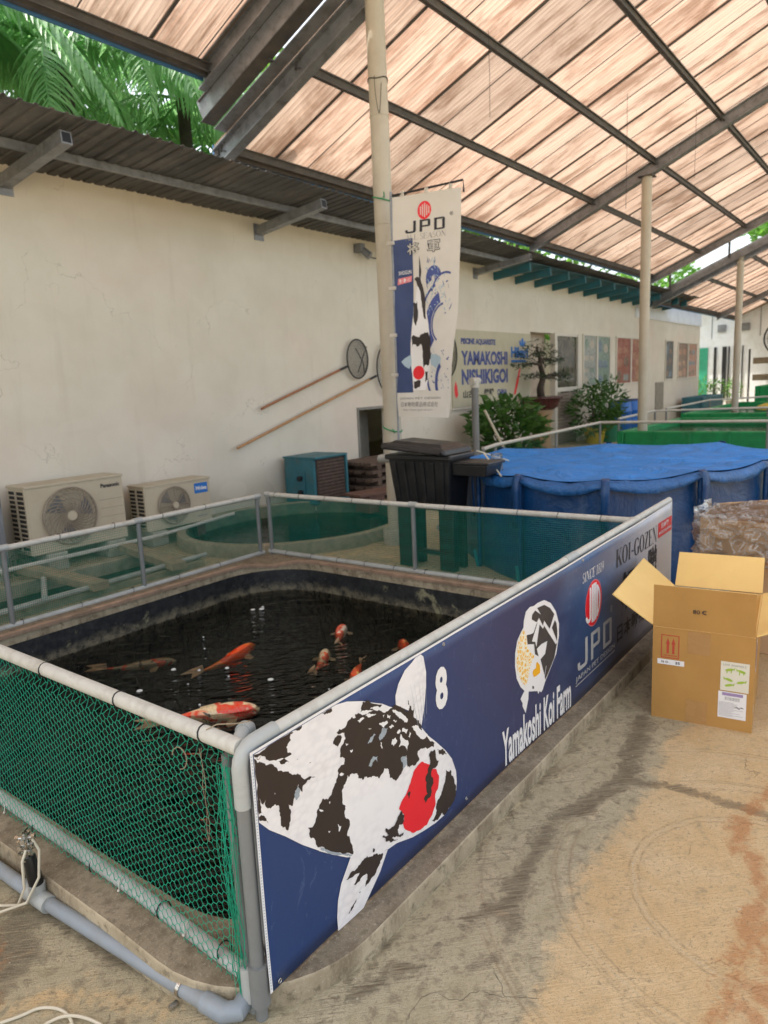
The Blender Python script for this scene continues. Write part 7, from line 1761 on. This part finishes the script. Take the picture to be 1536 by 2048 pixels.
# racks and big fan at the far right
rk = thing('storage_rack', 'steel rack with brown shelves at the far right', 'rack', (28.5, 3.5, 0))
for k, z in enumerate((1.15, 1.75)):
    for q in range(4): MB().box((29.6, 1.2+q*1.15, z+.12), (.7, 1.12, .22)).obj('shelf_board', 'timber_pale', rk)
for q in range(7): MB().box((29.25, .65+q*.78, 1.15), (.06, .06, 2.3)).obj('upright', 'steel_dark', rk)
fn = thing('drum_fan', 'large black drum fan raised above the rack at the far right', 'fan', (29.2, 4.0, 2.3))
m_ = MB(); fc = Vector((29.0, 4.25, 2.62))
for k in range(5): m_.tube([fc+Vector((-.1*(k % 2)+.05, math.cos(a)*.12*(k+1), math.sin(a)*.12*(k+1))) for a in np.linspace(0, 2*math.pi, 25)[:-1]], .010 if k < 4 else .03, 6, closed=True)
for k in range(12): a = 2*math.pi*k/12; m_.tube([fc, fc+Vector((0, math.cos(a)*.58, math.sin(a)*.58))], .008, 5)
m_.obj('guard', 'black', fn)
m_ = MB()
for k in range(4):
    a = math.pi/2*k+.3; m_.add([fc+Vector((.02, 0, 0)), fc+Vector((.06, math.cos(a)*.52, math.sin(a)*.52)), fc+Vector((-.04, math.cos(a+.7)*.50, math.sin(a+.7)*.50))], [(0, 1, 2)])
m_.obj('blade', 'steel_dark', fn, solid=.01)
MB().box2((28.95, 4.2, 0), (29.05, 4.3, 2.1)).box((29.0, 4.25, .03), (.7, .7, .06)).obj('stand', 'black', fn)
# white far building with black stripes and teal shutter
fb = thing('far_building', 'white clad building with black stripes closing the view at the far right', 'building', (34, 5, 0))
MB().box2((33.0, -14, 0), (33.3, 12, 4.6)).obj('wall', 'white_panel', fb)
MB().box2((32.2, -14, 4.6), (40, 12, 4.7)).obj('roof', 'white_panel', fb)
m_ = MB()
for k in range(24): m_.box2((32.985, 8.4-k*.92, 2.9), (32.999, 8.43-k*.92, 4.6))
m_.obj('cladding_joints', 'steel_grey', fb)
MB().box2((32.96, 7.62, .2), (32.995, 8.35, 2.55)).obj('shutter', simple('green_shutter', (.03, .30, .18), .5), fb)
for k, (y, wd) in enumerate(((7.38, .10), (7.05, .16), (6.82, .05), (6.62, .10), (6.30, .04))): MB().box2((32.95, y-wd, .4), (32.995, y, 2.55)).obj('stripe', 'black', fb)
for y in (7.1, 6.2): 
    MB().box2((32.93, y-.16, 3.15), (32.99, y+.16, 3.45)).obj('vent', 'steel_grey', fb)
for k, (y, c2) in enumerate(((7.8, 'leaf'), (7.2, 'leaf_far'), (6.7, 'leaf'), (6.2, 'leaf_far'))):
    x = 30.6+.1*k
    t_ = thing('potted_shrub', ['bushy potted plant at the foot of the green shutter', 'light green potted plant right of the green shutter', 'dark potted plant among the black stripes', 'pale potted plant beside the third pole'][k], 'plant', (x, y, 0), 'potted plants before the white building')
    leaf_mb((x, y, .85), (.28, .28, .45), 220, .16, 80+k, .4).obj('foliage', c2, t_)
    m_ = MB(); m_.lathe((x, y, 0), [(.001, 0), (.16, 0), (.22, .4), (.001, .38)], 14); m_.obj('pot', 'block', t_, smooth=True)

# ================================================================ PALMS AND TREES BEHIND THE WALL
def frond_mesh(name, L, droop, seed, nl=46, ll=.62):
    rg = random.Random(seed); m2 = MB(); pts = []
    for i in range(25):
        s_ = i/24; pts.append(Vector((L*(s_-.16*droop*s_**3), 0, L*(.42*s_-droop*.85*s_**2.2))))
    m2.tube(pts, [.022*(1-.85*i/24) for i in range(25)], 5)
    for k in range(nl):
        s_ = .10+.89*k/(nl-1); i = s_*24; a = pts[int(i)].lerp(pts[min(24, int(i)+1)], i % 1); t1 = (pts[min(24, int(i)+1)]-pts[max(0, int(i)-1)]).normalized()
        l2 = ll*(math.sin(math.pi*min(1, .18+s_*.80))**.6)*rg.uniform(.82, 1.1)
        for sg in (-1, 1):
            d = (Vector((0, sg, 0))*rg.uniform(.75, 1)+t1*rg.uniform(.35, .65)+Vector((0, 0, rg.uniform(-.15, .15)))).normalized()
            w_ = .022*rg.uniform(.8, 1.2); q = a; P_ = []
            dr = rg.uniform(.7, 1.25)
            for j in range(5):
                f = j/4; wd = w_*(1-f**2.2)+.001
                dd = (d+Vector((0, 0, -1))*dr*f*1.5).normalized(); 
                if j: q = q+dd*l2/4
                sd_ = dd.cross(Vector((0, 0, 1))); sd_ = sd_.normalized() if sd_.length > .01 else Vector((1, 0, 0))
                P_ += [q+sd_*wd, q-sd_*wd]
            m2.add(P_, [(2*j, 2*j+1, 2*j+3, 2*j+2) for j in range(4)])
    me = bpy.data.meshes.new(name); me.from_pydata([tuple(q) for q in m2.v], [], m2.f); me.materials.append(MAT['palm']); me.update(); return me
FRM = [frond_mesh('frond', 3.0, 1.0, 1), frond_mesh('frond', 2.7, 1.35, 2), frond_mesh('frond', 3.2, .75, 3)]
def palm(label, x, y, zc, seed, nf=20):
    rg = random.Random(seed); t_ = thing('palm_tree', label, 'palm tree', (x, y, 0), 'palms behind the cream building')
    MB().tube([(x, y, 0), (x+.05, y, zc*.5), (x, y, zc)], [.17, .12, .10], 10).obj('trunk', 'bark', t_, smooth=True)
    for k in range(nf):
        o = bpy.data.objects.new('frond', FRM[k % 3]); COL.objects.link(o); o.parent = t_; o.location = (0, 0, zc)
        a = 2*math.pi*(k*.381966)+rg.uniform(-.2, .2); tilt = rg.uniform(-.35, .75)-.5*(k/nf)
        o.rotation_euler = (rg.uniform(-.25, .25), -tilt*.8, a); sc = rg.uniform(.85, 1.12); o.scale = (sc, sc, sc)
palm('palm tree standing behind the roof edge, leftmost of the palms in the gap', 3.6, 9.6, 6.0, 1, 22)
palm('palm tree filling the middle of the gap between the two roofs', 5.9, 9.7, 6.3, 2, 24)
palm('palm tree with fronds drooping at the right end of the gap, before the steel band', 8.3, 10.2, 6.4, 3, 22)
palm('taller palm tree set back between the two nearer palms', 7.2, 12.6, 7.6, 4, 20)
palm('palm tree behind the upper left corner of the gap', 4.9, 12.3, 7.7, 5, 20)
def tree(label, x, y, h, rad, seed, mat='leaf_far', n_=1700, size=.32):
    t_ = thing('broadleaf_tree', label, 'tree', (x, y, 0), 'broadleaf trees behind the cream building')
    rg = random.Random(seed); m2 = MB(); m2.tube(crv([(x, y, 0), (x+.1, y, h*.4), (x-.05, y, h*.75)]), [.2*(1-.6*k/17) for k in range(17)], 8)
    for k in range(7): a = rg.uniform(0, 6.28); m2.tube([(x, y, h*rg.uniform(.4, .65)), (x+math.cos(a)*rad*.7, y+math.sin(a)*rad*.7, h*rg.uniform(.7, .95))], [.07, .02], 6)
    m2.obj('trunk', 'bark', t_, smooth=True)
    leaf_mb((x, y, h*.74), (rad, rad*.8, h*.38), int(n_*1.7), size*1.15, seed, .6).obj('crown', mat, t_)
rg = random.Random(2)
tree('dark dense tree behind the left palms', 1.8, 14.5, 10.5, 3.2, 11, 'leaf', 2600, .42)
tree('dark dense tree behind the middle palms', 7.2, 15.5, 11, 3.4, 12, 'leaf', 2600, .42)
tree('light green tree seen through the slit right of the steel band', 11.5, 10.9, 7.6, 2.5, 13, 'leaf_far', 2000)
tree('light green tree seen through the slit behind the flag', 16.0, 11.4, 8.0, 2.7, 14, 'leaf_far', 2000)
tree('bright tree seen through the slit left of the second pole', 21.0, 11.6, 8.2, 2.8, 15, 'leaf_far', 1800)
tree('bright tree above the far end of the cream building', 27.0, 11.5, 8.0, 2.8, 16, 'leaf_far', 1800)
tree('yellow green tree between the cream building and the white one', 34.5, 10.2, 6.6, 2.0, 17, 'leaf_far', 1500)
tree('tree filling the slit between the middle and the farthest roof, lower one', 40.0, 4.5, 12.5, 4.2, 18, 'leaf_far', 2200, .5)
tree('tree filling the slit between the middle and the farthest roof, right one', 41.0, -3.5, 13.0, 4.5, 19, 'leaf_far', 2200, .5)
